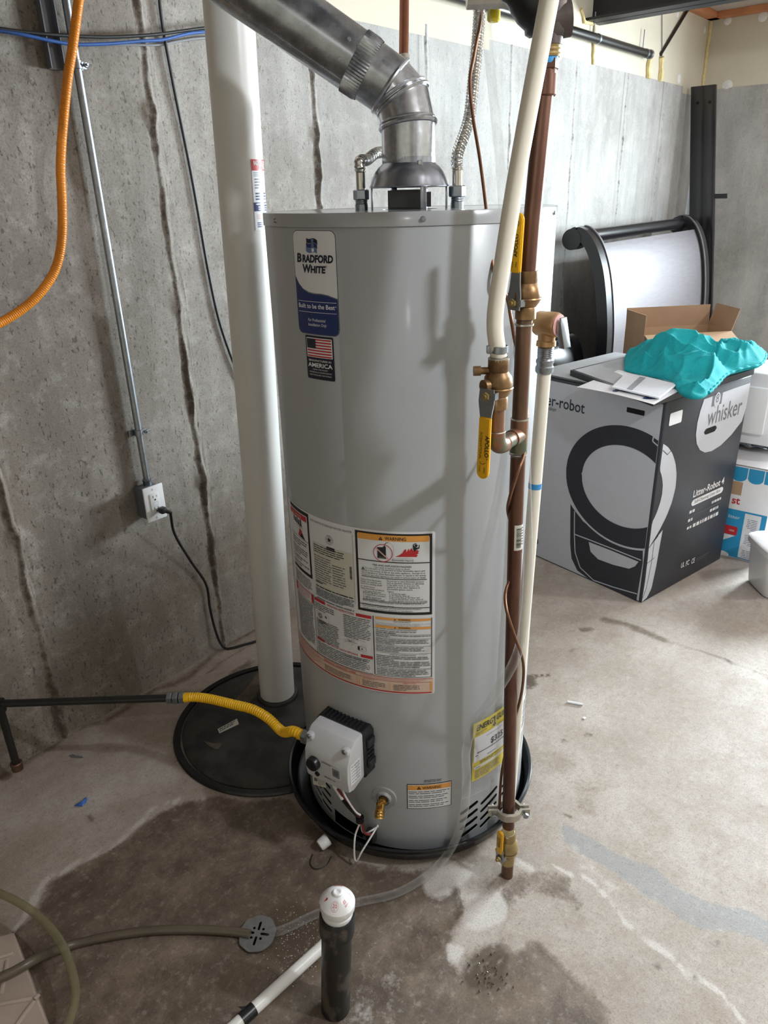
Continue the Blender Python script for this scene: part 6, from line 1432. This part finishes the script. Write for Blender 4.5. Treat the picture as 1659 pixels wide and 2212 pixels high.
def build_cloth(zl, zt, P):
    out = [(1348, 800), (1352, 768), (1388, 752), (1432, 746), (1500, 748), (1560, 752), (1620, 752), (1652, 766), (1644, 790), (1608, 800), (1572, 812), (1545, 838), (1522, 858), (1496, 862), (1470, 852), (1455, 834), (1432, 820), (1400, 812), (1370, 806)]
    zc = zl + .006
    poly = [P(x, y, zc) for x, y in out]
    px = np.array([[p.x, p.y] for p in catmull(poly + [poly[0]], 11)[:-1]])
    lo, hi = px.min(0), px.max(0); c = px.mean(0)
    # polar sheet: rings from the middle to the outline
    nr, na = 90, len(px); vs = []
    rgt, fwd = np.array([RIGHT.x, RIGHT.y]), np.array([FORE.x, FORE.y])
    def hgt(x, y, t, a):
        # t: 0 centre .. 1 edge
        d = np.array([x, y]) - c; s, f = d@rgt, d@fwd
        body = .100*math.exp(-((s + .070)/.10)**2 - ((f - .04)/.13)**2) + .060*math.exp(-((s - .15)/.14)**2 - ((f - .03)/.12)**2) + .034*math.exp(-((s + .02)/.06)**2 - ((f + .13)/.10)**2) + .018
        wx, wy = s + .05*mnoise.noise(V((s*5, f*5, 7.7))), f + .05*mnoise.noise(V((s*5, f*5, 9.9)))
        def fold(ang, sc, sd, sh):
            u = wx*math.cos(ang) + wy*math.sin(ang); v = -wx*math.sin(ang) + wy*math.cos(ang)
            q = mnoise.noise(V((u*sc, v*sc*.32, sd))); return (1 - min(1, abs(q)*2.6))**sh
        f1_, f2_, f3_ = fold(.9, 9, 1.3, 1.5), fold(-.5, 12, 4.1, 1.6), fold(1.6, 21, 6.2, 1.7)
        n1 = mnoise.noise(V((s*7 + f*3, f*6 - s*2, .3)))
        hh = body*(1 + .30*n1) + .026*f1_ + .018*f2_ + .008*f3_
        edge = min(1, (1 - t)*5.0)
        return max(.002, hh*(.12 + .88*math.sqrt(edge)))
    for i in range(nr + 1):
        t = i/nr
        for k in range(na):
            w = 1 + .0*math.sin(k)
            x, y = c + (px[k] - c)*t*w
            vs.append((x, y, zc + hgt(x, y, t, k)))
    b = MB(); fs = [(i*na + k, i*na + (k+1) % na, (i+1)*na + (k+1) % na, (i+1)*na + k) for i in range(nr) for k in range(na)]
    # turned-under rim gives it thickness
    base = len(vs)
    for k in range(na):
        x, y = c + (px[k] - c)*.985; vs.append((x, y, zc - .003))
    fs += [(nr*na + k, nr*na + (k+1) % na, base + (k+1) % na, base + k) for k in range(na)]
    b.add(vs, fs)
    # rolled hem along part of the outline
    hem = [V((px[k][0], px[k][1], zc + hgt(px[k][0], px[k][1], 1, k) + .003)) for k in range(int(na*.28), int(na*.62))]
    b.tube(resample(hem, .006), lambda t, l: .0058 + .0015*math.sin(l*120), 8)
    ob = b.build('teal_cloth', 'teal', angle=180); tag(ob, 'crumpled teal terry cloth heaped on top of the big carton', 'cloth')

def build_background():
    # sleigh-style bed end leaning by the wall
    yt = 1.80
    xl, xr = ony(1240, 520, yt).x, ony(1478, 485, yt).x
    hd = thing('bed_headboard', ((xl + xr)/2, 1.45, 0), 'curved pewter and black sleigh bed headboard leaning behind the big carton', 'headboard')
    # side profile (y, z): scrolled top, bulging belly
    pf = [(1.83, 1.315), (1.80, 1.345), (1.755, 1.335), (1.70, 1.27), (1.655, 1.16), (1.625, 1.02), (1.605, .86), (1.60, .70), (1.60, .50), (1.61, .25), (1.62, .0)]
    P = catmull([V((0, y, z)) for y, z in pf], 6)
    def strip(x0, x1, d0, d1, skip=0, stop=None):
        b = MB(); Q = P[skip:stop]; n = len(Q); vs = []
        for i, p in enumerate(Q):
            t = (Q[min(i+1, n-1)] - Q[max(i-1, 0)]).normalized(); nn = V((0, t.z, -t.y)); nn = nn if nn.y < 0 else -nn
            for x in (x0, x1):
                for d in (d0, d1): q = p + nn*d; vs.append((x, q.y, q.z))
        fs = []
        for i in range(n - 1):
            a = i*4
            for u, v in ((0, 1), (1, 3), (3, 2), (2, 0)): fs.append((a + u, a + v, a + 4 + v, a + 4 + u))
        fs += [(0, 2, 3, 1), ((n-1)*4, (n-1)*4 + 1, (n-1)*4 + 3, (n-1)*4 + 2)]
        b.add(vs, fs); return b
    for x0, x1 in ((xl, xl + .085), (xr - .085, xr)):
        b = strip(x0, x1, -.03, .028, 4); b.cyl((x0 - .002, 1.815, 1.315), (x1 + .002, 1.815, 1.315), .052, n=24); s = b.build('side_post', 'blackwood', hd)
        xi = x1 if x0 == xl else x0; bb = strip(xi - .012, xi + .004, .028, .034, 8); bb.build('moulding', 'pewter', s)
    b = MB(); b.cyl((xl + .08, 1.80, 1.325), (xr - .08, 1.80, 1.325), .034, n=24); b.build('top_rail', 'blackwood', hd)
    strip(xl + .085, xr - .085, -.006, .010, 17).build('panel', 'pewter', hd)
    # smaller dark bed part in front of its left end: footboard
    xf = ony(1240, 700, 1.60).x
    fb = thing('bed_footboard', (xf + .3, 1.72, 0), 'low black bed footboard standing in shadow between the heater and the headboard', 'footboard')
    x0, x1 = ony(1216, 700, 1.75).x - .35, ony(1255, 760, 1.70).x
    pf2 = [(1.80, .80), (1.77, .83), (1.73, .80), (1.70, .70), (1.69, .5), (1.70, .2), (1.71, 0)]
    P = catmull([V((0, y, z)) for y, z in pf2], 6)
    strip(x1 - .07, x1, -.02, .02).build('side_post', 'blackwood', fb); strip(x0, x1 - .07, -.01, .01).build('panel', 'blackwood', fb)
    # two dark bed rails standing in the corner
    for i, (pl, pr, yy, top, xx, lab) in enumerate(((1493, 1525, 0, 188, 5.62, 'tall black bed rail standing in the corner, the left one of the pair'), (1522, 1548, 0, 185, 5.58, 'tall black bed rail standing in the corner, the right one with a metal bracket'))):
        a = onx(pl, top, xx); c = onx(pr, top, xx); bl, br = onx(pl - 10, 640, xx), onx(pr - 4, 640, xx)
        zt = a.z; w = (a.y - c.y); lean = (bl.y - a.y)
        rt = thing('bed_rail', (xx, (a.y + c.y)/2, 0), lab, 'bed rail', 'bed rails in the corner')
        b = MB(); top_c = V((xx, (a.y + c.y)/2, zt)); k_ = (bl + br)/2; bot = top_c + (k_ - top_c)*(zt/(zt - k_.z)); d = (top_c - bot).normalized(); ln_ = (top_c - bot).length
        sx = V((0, 1, 0)); nz = d.cross(sx).normalized()
        b.rbox((top_c + bot)/2, (abs(w)*.96, .028, ln_), (sx, nz, d), .004)
        b.rbox((top_c + bot)/2 - nz*.02 + sx*(abs(w)*.30), (.02, .03, ln_*.98), (sx, nz, d), .003); b.build('rail', 'blackwood', rt)
        for s in (.0,):
            b = MB(); q = top_c - d*.10 + sx*s; b.cyl(q - nz*.012 - nz*.016*0, q - nz*.0165, .010, n=14); b.cyl(q + nz*.0138, q + nz*.0165, .010, n=14); b.build('slot', 'hole', rt)
        if i == 1:
            b = MB(); m = bot + d*(ln_*.62); b.rbox(m - nz*.018 - sx*.0, (abs(w)*.9, .02, .34), (sx, nz, d), .003); b.box(m - sx*(abs(w)*.5 + .03) + d*.15, (.10, .012, .03), (sx, nz, d)); b.build('bracket', 'steelbeam', rt)
    # open brown carton behind
    zt = .70
    A_ = V((3.62, 1.52, 0)); f1 = (RIGHT*.97 + FORE*.10).normalized(); f2 = V((-f1.y, f1.x, 0))
    d0 = 3.55
    a = atd(1392, 725, d0); c = atd(1578, 728, d0 + .05); zt = a.z; w = (V((c.x, c.y, 0)) - V((a.x, a.y, 0))).length; f1 = (V((c.x, c.y, 0)) - V((a.x, a.y, 0))).normalized(); f2 = V((-f1.y, f1.x, 0)); dp = .22
    o = V((a.x, a.y, 0))
    cb = thing('cardboard_box', tuple(o + f1*w/2 + f2*dp/2), 'open brown cardboard box standing on the floor behind the big printed carton', 'box')
    b = MB(); t = .005
    for cc, sz in ((o + f1*w/2 + UP*zt/2, (w, t, zt)), (o + f1*w/2 + f2*dp + UP*zt/2, (w, t, zt)), (o + f2*dp/2 + UP*zt/2, (t, dp, zt)), (o + f1*w + f2*dp/2 + UP*zt/2, (t, dp, zt)), (o + f1*w/2 + f2*dp/2 + UP*.004, (w, dp, .006))): b.box(cc, sz, (f1, f2, UP))
    body = b.build('carton', 'card', cb, smooth=False)
    def flap(p0, p1, dirv, ln_, nm='flap', m='card'):
        nn = (p1 - p0).normalized().cross(dirv).normalized(); b = MB(); q = [p0, p1, p1 + dirv*ln_, p0 + dirv*ln_]; b.add([x - nn*.002 for x in q] + [x + nn*.002 for x in q], [(3, 2, 1, 0), (4, 5, 6, 7), (0, 1, 5, 4), (1, 2, 6, 5), (2, 3, 7, 6), (3, 0, 4, 7)]); return b.build(nm, m, cb, smooth=False)
    z3 = UP*zt
    flap(o + z3, o + f2*dp + z3, UP, .095, m='card'); flap(o + f2*dp + z3, o + f2*dp + f1*w + z3, (UP*.99 + f2*.08).normalized(), .100, m='cardin')
    flap(o + f1*w + z3, o + f1*w + f2*dp + z3, (UP*.9 + f1*.28 + f2*.05).normalized(), .110, m='cardin'); ff = flap(o + z3, o + f1*w + z3, (-UP*.35 - f2*.9).normalized(), .10)
    pr = Print(lambda u, v, l: o + f1*u + UP*v - f2*(l + .003), .05); pr.para(w*.45, w*.9, zt - .05, zt - .08, 2, 0, 0, 700, .4); pr.build('box_print', ['inkgrey'], body, smooth=False)
    # blue and white carton at the right edge
    B0 = V((3.255, .590, 0)); g1_ = V((0, 1, 0)); g2_ = V((1, 0, 0)); wb, db = .345, .36; hb = zat(1012, B0.x, B0.y + .08)
    bb = thing('delivery_box', tuple(B0 + g1_*wb/2 + g2_*db/2), 'blue and white printed carton on the floor to the right of the big carton', 'box')
    b = MB(); b.rbox(B0 + g1_*wb/2 + g2_*db/2 + UP*hb/2, (wb, db, hb), (g1_, g2_, UP), .003); body = b.build('carton', 'boxwhite', bb)
    fn = lambda u, v, l: B0 + g1_*u + UP*v - g2_*l
    kk = lambda px, py: ((onx(px, py, B0.x) - B0).y, (onx(px, py, B0.x) - B0).z)
    p = Print(fn, .05); mats = ['boxblue', 'boxwhite', 'red', 'inkmid', 'card']
    v1 = kk(1600, 1103)[1]; p.rect(.002, .004, wb - .002, v1, 0, 0)
    sw = .062
    for k in range(7):
        u = .012 + k*(sw + .004) - .035; u0, u1 = max(.002, u), u + sw
        if u1 > wb: break
        vt = hb - .006; vb_ = hb - .070; p.rect(u0, vb_ + .022, u1, vt, 0, 0); p.ring((u + u1)/2, vb_ + .022, 0, sw/2, 0, 0, 20, .75, PI, 2*PI) if u > 0 else p.rect(u0, vb_ + .006, u1, vb_ + .022, 0, 0)
    u0, _ = kk(1645, 1120); u1, _ = kk(1608, 1120); p.rect(min(u0, u1), .010, max(u0, u1), v1 - .008, 1, 1)
    for k in range(3): p.para(min(u0, u1) + .012, max(u0, u1) - .012, v1 - .03 - .075*k, v1 - .085 - .075*k, 7, 3, 2, 710 + k, .45)
    u, v = kk(1589, 1088); p.text('st', u, v, .048, 2, 1, 'C', .02, width=-.034); p.text('litter', kk(1598, 1122)[0] - .0, kk(1590, 1118)[1] - .006, .022, 1, 1, 'R', width=-.048)
    u, v = kk(1583, 1148); p.rect(u - .018, v - .016, u + .06, v + .026, 2, 1, .008); p.text('100%', u + .005, v, .012, 1, 2, width=-.022); p.poly([(u - .012, v - .018), (u + .05, v - .018), (u + .05, v - .06)], 1, 1); p.disc(u + .03, .008, .03, 1, 1, .5)
    p.rect(kk(1596, 1060)[0] - .012, kk(1596, 1060)[1] - .02, kk(1596, 1060)[0] + .03, kk(1596, 1050)[1] + .02, 4, 1)
    p.build('front_print', mats, body, smooth=False)
    b = MB(); b.add([B0 + UP*(hb + .002) - g2_*.004, B0 + g1_*wb + UP*(hb + .002) - g2_*.004, B0 + g1_*wb + g2_*db*.5 + UP*(hb + .028), B0 + g2_*db*.5 + UP*(hb + .034)], [(0, 1, 2, 3)]); b.add([B0 + UP*(hb + .005) - g2_*.004, B0 + g1_*wb + UP*(hb + .005) - g2_*.004, B0 + g1_*wb + g2_*db*.5 + UP*(hb + .031), B0 + g2_*db*.5 + UP*(hb + .037)], [(0, 1, 2, 3)]); b.build('lid_flap', 'boxwhite', bb, smooth=False)
    # crumpled grey film and white foam block on it
    b = MB(); c = B0 + g1_*.24 + g2_*.20 + UP*(hb + .052); n, m = 26, 18; vs = []
    for i in range(n + 1):
        for k in range(m):
            a = 2*PI*k/m; u = -.20 + .40*i/n; r = .020 + .010*mnoise.noise(V((u*40, math.cos(a)*2, math.sin(a)*2))); e = math.sqrt(max(0.0, 1 - abs(u/.2)**4)); vs.append(c + g1_*u + g2_*(math.cos(a)*r*3.2*e) + UP*(math.sin(a)*r*e))
    b.add(vs, [(i*m + k, i*m + (k+1) % m, (i+1)*m + (k+1) % m, (i+1)*m + k) for i in range(n) for k in range(m)]); tag(b.build('plastic_film', 'zinc', angle=60), 'crumpled silvery plastic film on the blue and white carton', 'plastic film')
    b = MB(); zf = hb + .078; b.rbox(B0 + g1_*.19 + g2_*.22 + UP*(zf + .155), (.40, .30, .31), (g1_, g2_, UP), .01); b.rbox(B0 + g1_*.24 + g2_*.06 + UP*(zf + .155), (.30, .03, .20), (g1_, g2_, UP), .006)
    tag(b.build('foam_block', 'paper'), 'white foam packing block on the silvery film above the blue carton', 'packing foam')
    # pale thing cut by the right edge of the picture
    c = onz(1652, 1302); h1 = zat(1198, c.x, c.y)
    st = thing('storage_tub', tuple(c + RIGHT*.14 + FORE*.10), 'pale plastic storage tub on the floor in front of the blue and white carton', 'tub')
    q = c + RIGHT*.145 + FORE*.11
    b = MB(); z0, z1 = .001, h1 - .02; prof = []
    ring = lambda w, d, z: [q + RIGHT*(w*math.copysign(abs(math.cos(t))**.35, math.cos(t))) + FORE*(d*math.copysign(abs(math.sin(t))**.35, math.sin(t))) + UP*z for t in np.linspace(0, 2*PI, 49)[:-1]]
    rs_ = [ring(.01, .01, z0), ring(.128, .088, z0), ring(.136, .094, z0 + .01), ring(.146, .104, h1*.55), ring(.150, .108, z1), ring(.142, .100, z1), ring(.130, .09, .02), ring(.01, .01, .02)]
    b.add([p_ for r_ in rs_ for p_ in r_], [(i*48 + k, i*48 + (k+1) % 48, (i+1)*48 + (k+1) % 48, (i+1)*48 + k) for i in range(len(rs_) - 1) for k in range(48)]); b.build('body', 'whitep', st)
    b = MB(); rs_ = [ring(.149, .107, z1 - .012), ring(.160, .118, z1 - .010), ring(.160, .118, h1 - .006), ring(.152, .110, h1), ring(.02, .02, h1 + .002), ring(.0002, .0002, h1 + .002)]
    b.add([p_ for r_ in rs_ for p_ in r_], [(i*48 + k, i*48 + (k+1) % 48, (i+1)*48 + (k+1) % 48, (i+1)*48 + k) for i in range(len(rs_) - 1) for k in range(48)]); b.build('tub_lid', 'boxwhite', st)

def build_floor_things():
    # standpipe with an air admittance valve
    X, Y = .668, .742; dtop = V((.012, -.020, .34)); ax = dtop.normalized()
    o = V((X, Y, 0)); L_ = .285
    sp = thing('standpipe', tuple(o), 'short dirty black standpipe with a white domed vent cap, nearest the camera', 'pipe')
    b = MB(); b.lathe([(.0300, 0), (.0300, L_ - .055), (.0318, L_ - .050), (.0345, L_ - .048), (.0345, L_ - .004), (.0335, L_), (.0300, L_), (.0295, L_ - .03), (1e-4, L_ - .03)], o, ax, 48); b.build('pipe', 'abs', sp)
    rr_ = random.Random(4); b = MB()
    K = 1.28
    cpf = [(1e-4, -.028), (.0228, -.028), (.0228, .004), (.0240, .005), (.0240, .0095), (.0232, .0105), (.0232, .0145), (.0256, .0165), (.0264, .0185), (.0264, .0300), (.0240, .0343), (.0205, .0392), (.0165, .0436), (.0120, .0470), (.0088, .0482), (.0078, .0486), (.0072, .0525), (.0058, .0535), (.0036, .0533), (.003, .0523), (1e-4, .0523)]
    b = MB(); b.lathe([(r*K, L_ + h*1.12) for r, h in cpf], o, ax, 64)
    cap = b.build('vent_cap', 'whitep', sp, angle=30)
    # red print on the dome
    vd = (CAM - o).normalized(); fx = (RIGHT - ax*RIGHT.dot(ax)).normalized(); fy = ax.cross(fx)
    prof = [(r*K, h*1.12) for r, h in cpf[9:15]]
    def dome(r):
        for (r0, h0), (r1, h1) in zip(prof, prof[1:]):
            if r0 >= r >= r1: return h0 + (h1 - h0)*(r0 - r)/(r0 - r1)
        return prof[-1][1] if r < prof[-1][0] else prof[0][1]
    def patch(phi):
        # u sideways, v up the dome, centred two thirds out
        rc = .0226
        def fn(u, v, l):
            e_ = fx*math.cos(phi) + fy*math.sin(phi); t_ = ax.cross(e_); q = e_*(rc - v) + t_*u
            r = q.length; q = q*(min(.0335, max(.0115, r))/r); r = q.length
            return o + ax*(L_ + dome(r) + l*.9) + q*(1 + l*10)
        return fn
    for phi, typ in ((-1.75, 'circle'), (-.75, 'es'), (.15, 'mark'), (1.6, 'lines'), (-2.75, 'pic')):
        p = Print(patch(phi), .002, .0002, .0002)
        if typ == 'circle':
            p.ring(0, 0, .0066, .0070, 0, 0); p.text('20', 0, -.0022, .0074, 0, 0, width=.0090); p.text('RATED', 0, .0040, .0018, 0, 0, width=.006); p.text('DFU', 0, -.0052, .0018, 0, 0, width=.004)
        elif typ == 'es': p.text('ES', -.001, .0005, .0068, 0, 0, bold=.01, shear=.2, width=.0066); p.para(-.005, .005, -.001, -.004, 2, 0, 0, 800, .4)
        elif typ == 'mark': p.ring(0, 0, .0030, .0034, 0, 0); p.line([(-.0012, -.0012), (0, .0015), (.0012, -.0012)], .0005, 0, 0)
        elif typ == 'lines': p.para(-.009, .009, .004, -.004, 4, 0, 0, 801, .5, .7)
        else: p.disc(0, .001, .0022, 0, 0); p.para(-.002, .002, -.001, -.004, 2, 0, 0, 802, .5)
        p.build('red_print', ['red'], cap, smooth=False)
    # white pipe on the floor
    a, c = onz(688, 2052, .0135), onz(497, 2226, .0135); d = (c - a).normalized()
    a = a - d*.02
    pp = thing('plastic_pipe', tuple((a + c)/2 - UP*.0135), 'thin white plastic pipe lying on the floor from the standpipe towards the camera', 'pipe')
    b = MB(); b.cyl(a, c + d*.05, .0134, n=28); b.build('tube', 'pvc', pp)
    k0 = onz(548, 2178, .0135); k1 = onz(522, 2206, .0135); k0 = a + d*((k0 - a).dot(d)); k1 = a + d*((k1 - a).dot(d))
    b = MB(); b.cyl(k0, k1, .0142, n=28); b.add([k0 + UP*.010 - RIGHT*.004, k0 + UP*.013 + d*.02, k0 - RIGHT*.030 + UP*.012 + d*.004], [(0, 1, 2)]); b.build('black_tape', 'blackp', pp)
    # loose drain grate
    ct = onz(556, 2016, .012); nv = (UP + FORE*-.10 - RIGHT*.05).normalized(); x, y, _ = frame_of(nv, RIGHT); R_ = .0425
    bm = bmesh.new(); n = 72; ring = []
    for k in range(n):
        t = 2*PI*k/n; r = R_*(1 + .018*math.sin(9*t) + .03*mnoise.noise(V((math.cos(t)*2, math.sin(t)*2, 1))))
        ring.append(bm.verts.new(ct + x*math.cos(t)*r + y*math.sin(t)*r))
    edges = [bm.edges.new((ring[k], ring[(k+1) % n])) for k in range(n)]
    def hole(P):
        vs = [bm.verts.new(ct + x*u + y*v) for u, v in P]; edges.extend(bm.edges.new((vs[i], vs[(i+1) % len(vs)])) for i in range(len(vs)))
    def slot(cu, cv, ln_, w, an):
        P = []; ca, sa = math.cos(an), math.sin(an)
        for k in range(7): t = -PI/2 + PI*k/6; P.append((ln_/2 + w/2*math.cos(t), w/2*math.sin(t)))
        for k in range(7): t = PI/2 + PI*k/6; P.append((-ln_/2 + w/2*math.cos(t), w/2*math.sin(t)))
        hole([(cu + u*ca - v*sa, cv + u*sa + v*ca) for u, v in P])
    for k in range(4): t = PI/2*k + 1.4; slot(.0175*math.cos(t), .0175*math.sin(t), .015, .0056, t)
    for k in range(4): t = PI/2*k + 1.4 + PI/4; hole([(.0155*math.cos(t) + .0031*math.cos(q), .0155*math.sin(t) + .0031*math.sin(q)) for q in np.linspace(0, 2*PI, 11)[:-1]])
    bmesh.ops.triangle_fill(bm, use_beauty=True, edges=edges)
    # keep only faces outside the holes
    r_ = bmesh.ops.extrude_face_region(bm, geom=bm.faces[:]); bmesh.ops.translate(bm, verts=[v for v in r_['geom'] if isinstance(v, bmesh.types.BMVert)], vec=nv*-.003)
    bm.verts.index_update(); b = MB(); b.add([v.co.copy() for v in bm.verts], [tuple(v.index for v in f.verts) for f in bm.faces]); bm.free()
    tag(b.build('drain_grate', 'zinc', smooth=False), 'loose round metal drain grate with cross slots lying over the floor drain', 'drain grate')
    b = MB(); b.lathe([(1e-4, .0012), (.030, .0012), (.036, .0006)], (ct.x, ct.y, 0), UP, 32); tag(b.build('floor_drain', 'hole'), 'dark open floor drain under the loose round grate', 'drain')
    # tubes at the lower left
    z_ = lambda px, py, z=.0105: onz(px, py, z)
    path = [z_(540, 2018, .012), z_(500, 2012), z_(420, 2008), z_(330, 2010), z_(240, 2022), z_(160, 2040), z_(112, 2056, .036), z_(70, 2076, .080), z_(30, 2098, .086), z_(0, 2112, .088), z_(-60, 2145, .09), z_(-140, 2190, .09)]
    b = MB(); b.tube(resample(catmull(path, 10), .01), .0098, 16); tag(b.build('floor_tube', 'taupe'), 'dull taupe tube lying on the floor from the drain grate to the lower left', 'tube')
    path = [onz(-620, 1800, .012), onz(-380, 1820, .03), onz(-200, 1856, .075), onz(-90, 1895, .098), onz(0, 1930, .10), onz(50, 1955, .10), onz(95, 1990, .095), onz(130, 2034, .09), onz(152, 2085, .085), onz(163, 2140, .08), onz(155, 2190, .08), onz(135, 2235, .08), onz(100, 2300, .085), onz(40, 2380, .09), onz(-60, 2460, .085)]
    b = MB(); b.tube(resample(catmull(path, 10), .008), .0088, 16); tag(b.build('clear_tube_loop', 'vinyl_old'), 'yellowed clear tube looping up off the floor at the lower left corner', 'tube')
    # beige plastic bin lid with ribs
    zt = .062; q = lambda px, py: onz(px, py, zt)
    pts = [q(-190, 2075), q(30, 2015), q(110, 2230), q(160, 2420), q(-60, 2500)]
    n = len(pts); c = sum(pts, V())/n
    bl = thing('beige_bin', (c.x, c.y, 0), 'beige ribbed plastic bin upside down on the floor in the lower left corner', 'bin')
    b = MB(); out = [c + (p - c)*1.0 for p in pts]; bot = [V((c.x + (p.x - c.x)*1.05, c.y + (p.y - c.y)*1.05, .001)) for p in pts]; inn = [c + (p - c)*.94 + UP*.003 for p in pts]
    b.add(bot + out + inn, [(i, (i+1) % n, n + (i+1) % n, n + i) for i in range(n)] + [(n + i, n + (i+1) % n, 2*n + (i+1) % n, 2*n + i) for i in range(n)] + [tuple(2*n + i for i in range(n))]); body = b.build('shell', 'beige', bl, angle=25)
    for a, d in (((-40, 2180), (70, 2160)), ((20, 2240), (75, 2165)), ((75, 2162), (86, 2150)), ((4, 2150), (18, 2075)), ((-60, 2090), (30, 2062)), ((-20, 2290), (20, 2240))):
        b = MB(); p0, p1 = q(*a) + UP*.003, q(*d) + UP*.003; b.rbox((p0 + p1)/2 + UP*.001, ((p1 - p0).length, .009, .007), ((p1 - p0).normalized(), UP.cross((p1 - p0).normalized()), UP), .003); b.build('rib', 'beige', bl)
    # white plug by the pan, with its wire
    c = onz(700, 1823, .014); d = (RIGHT*.55 - FORE*.62 - UP*.35).normalized(); b = MB()
    b.lathe([(1e-4, .014), (.0135, .014), (.0150, .010), (.0165, -.010), (.0160, -.013), (.0145, -.013), (.0135, .006), (1e-4, .006)], c + UP*.006, (-RIGHT*.75 - FORE*.55 - UP*.25), 32)
    tag(b.build('plastic_plug', 'whitep'), 'small white plastic plug on the floor in front of the pan', 'plug')
    path = [onz(675, 1845, .003), onz(670, 1865, .003), onz(682, 1877, .003), onz(705, 1868, .003), onz(716, 1850, .003)]
    b = MB(); b.tube(resample(catmull(path, 8), .004), .0012, 6); tag(b.build('wire_loop', 'iron'), 'thin dark wire loop on the floor by the small white plug', 'wire')
    # litter on the floor
    b = MB(); p0, p1 = onz(1226, 1516, .004), onz(1259, 1522, .004); b.cyl(p0, p1, .004, n=10); tag(b.build('white_stick', 'paper'), 'short white stick lying on the open floor right of the heater', 'stick')
    b = MB(); b.rbox(onz(1262, 1551, .002), (.010, .008, .003), None, .001); tag(b.build('paper_scrap', 'paper'), 'tiny white paper scrap on the floor near the white stick', 'scrap')
    def scrap(nm, mat, pts, lab, cat, h=.004):
        P = [onz(x, y, .0015) for x, y in pts]; cc = sum(P, V())/len(P); b = MB(); n = len(P)
        up = [cc + (p - cc)*.8 + UP*(h*(.5 + .5*math.sin(i*2.1))) for i, p in enumerate(P)]
        b.add([cc + UP*h] + up + P, [(0, 1 + i, 1 + (i+1) % n) for i in range(n)] + [(1 + i, n + 1 + i, n + 1 + (i+1) % n, 1 + (i+1) % n) for i in range(n)]); tag(b.build(nm, mat, smooth=False), lab, cat)
    scrap('tape_scrap', 'bluecable', [(160, 1741), (172, 1737), (180, 1731), (187, 1721), (189, 1726), (186, 1734), (178, 1742), (168, 1742)], 'torn blue scrap on the floor in front of the sump lid', 'scrap', .006)
    scrap('leaf_scrap', 'inkgrey', [(148, 1632), (156, 1630), (166, 1633), (178, 1634), (180, 1637), (168, 1637), (155, 1636)], 'small dark scrap on the floor below the gas pipe', 'scrap', .004)
    # gravel around the drain
    rr_ = random.Random(11); b = MB()
    for k in range(240):
        x, y = rr_.gauss(650, 52), rr_.gauss(2030, 38)
        if math.hypot(x - 556, y - 2016) < 48: continue
        p = onz(x, y, .0006); s = rr_.uniform(.0005, .0016); b.lathe([(1e-5, s), (s, 0), (1e-5, -s)], p, (rr_.random(), rr_.random(), 1), 5)
    tag(b.build('gravel', 'label_cream', smooth=False), 'fine pale grit scattered around the floor drain', 'grit', kind='stuff')
    b = MB()
    for k in range(46):
        x, y = rr_.gauss(1058, 26), rr_.gauss(2105, 28); p = onz(x, y, .001); s = rr_.uniform(.001, .0032); b.lathe([(1e-5, s*.8), (s*.8, s*.4), (s, 0), (1e-5, -s*.2)], p, (rr_.gauss(0, .3), rr_.gauss(0, .3), 1), 6)
    tag(b.build('wet_crumbs', 'sump_wet', smooth=False), 'wet shiny crumbs of concrete on the wet patch right of the standpipe', 'crumbs', kind='stuff')
def main():
    build_materials()
    M['sump_wet'] = simple('wet_crumbs', rgb(96, 86, 78), 0.08, 0, 0.1, 60, coat=1.0)
    camera()
    win = build_room()
    build_lights(win)
    build_pan(); build_heater()
    build_flue(); build_water_lines(); build_gas_line(); build_radon(); build_wall_services(); build_unseen_shade_duct()
    build_big_box(); build_background(); build_floor_things()
    for o in bpy.data.objects:
        if '_o' in o: del o['_o']
main()
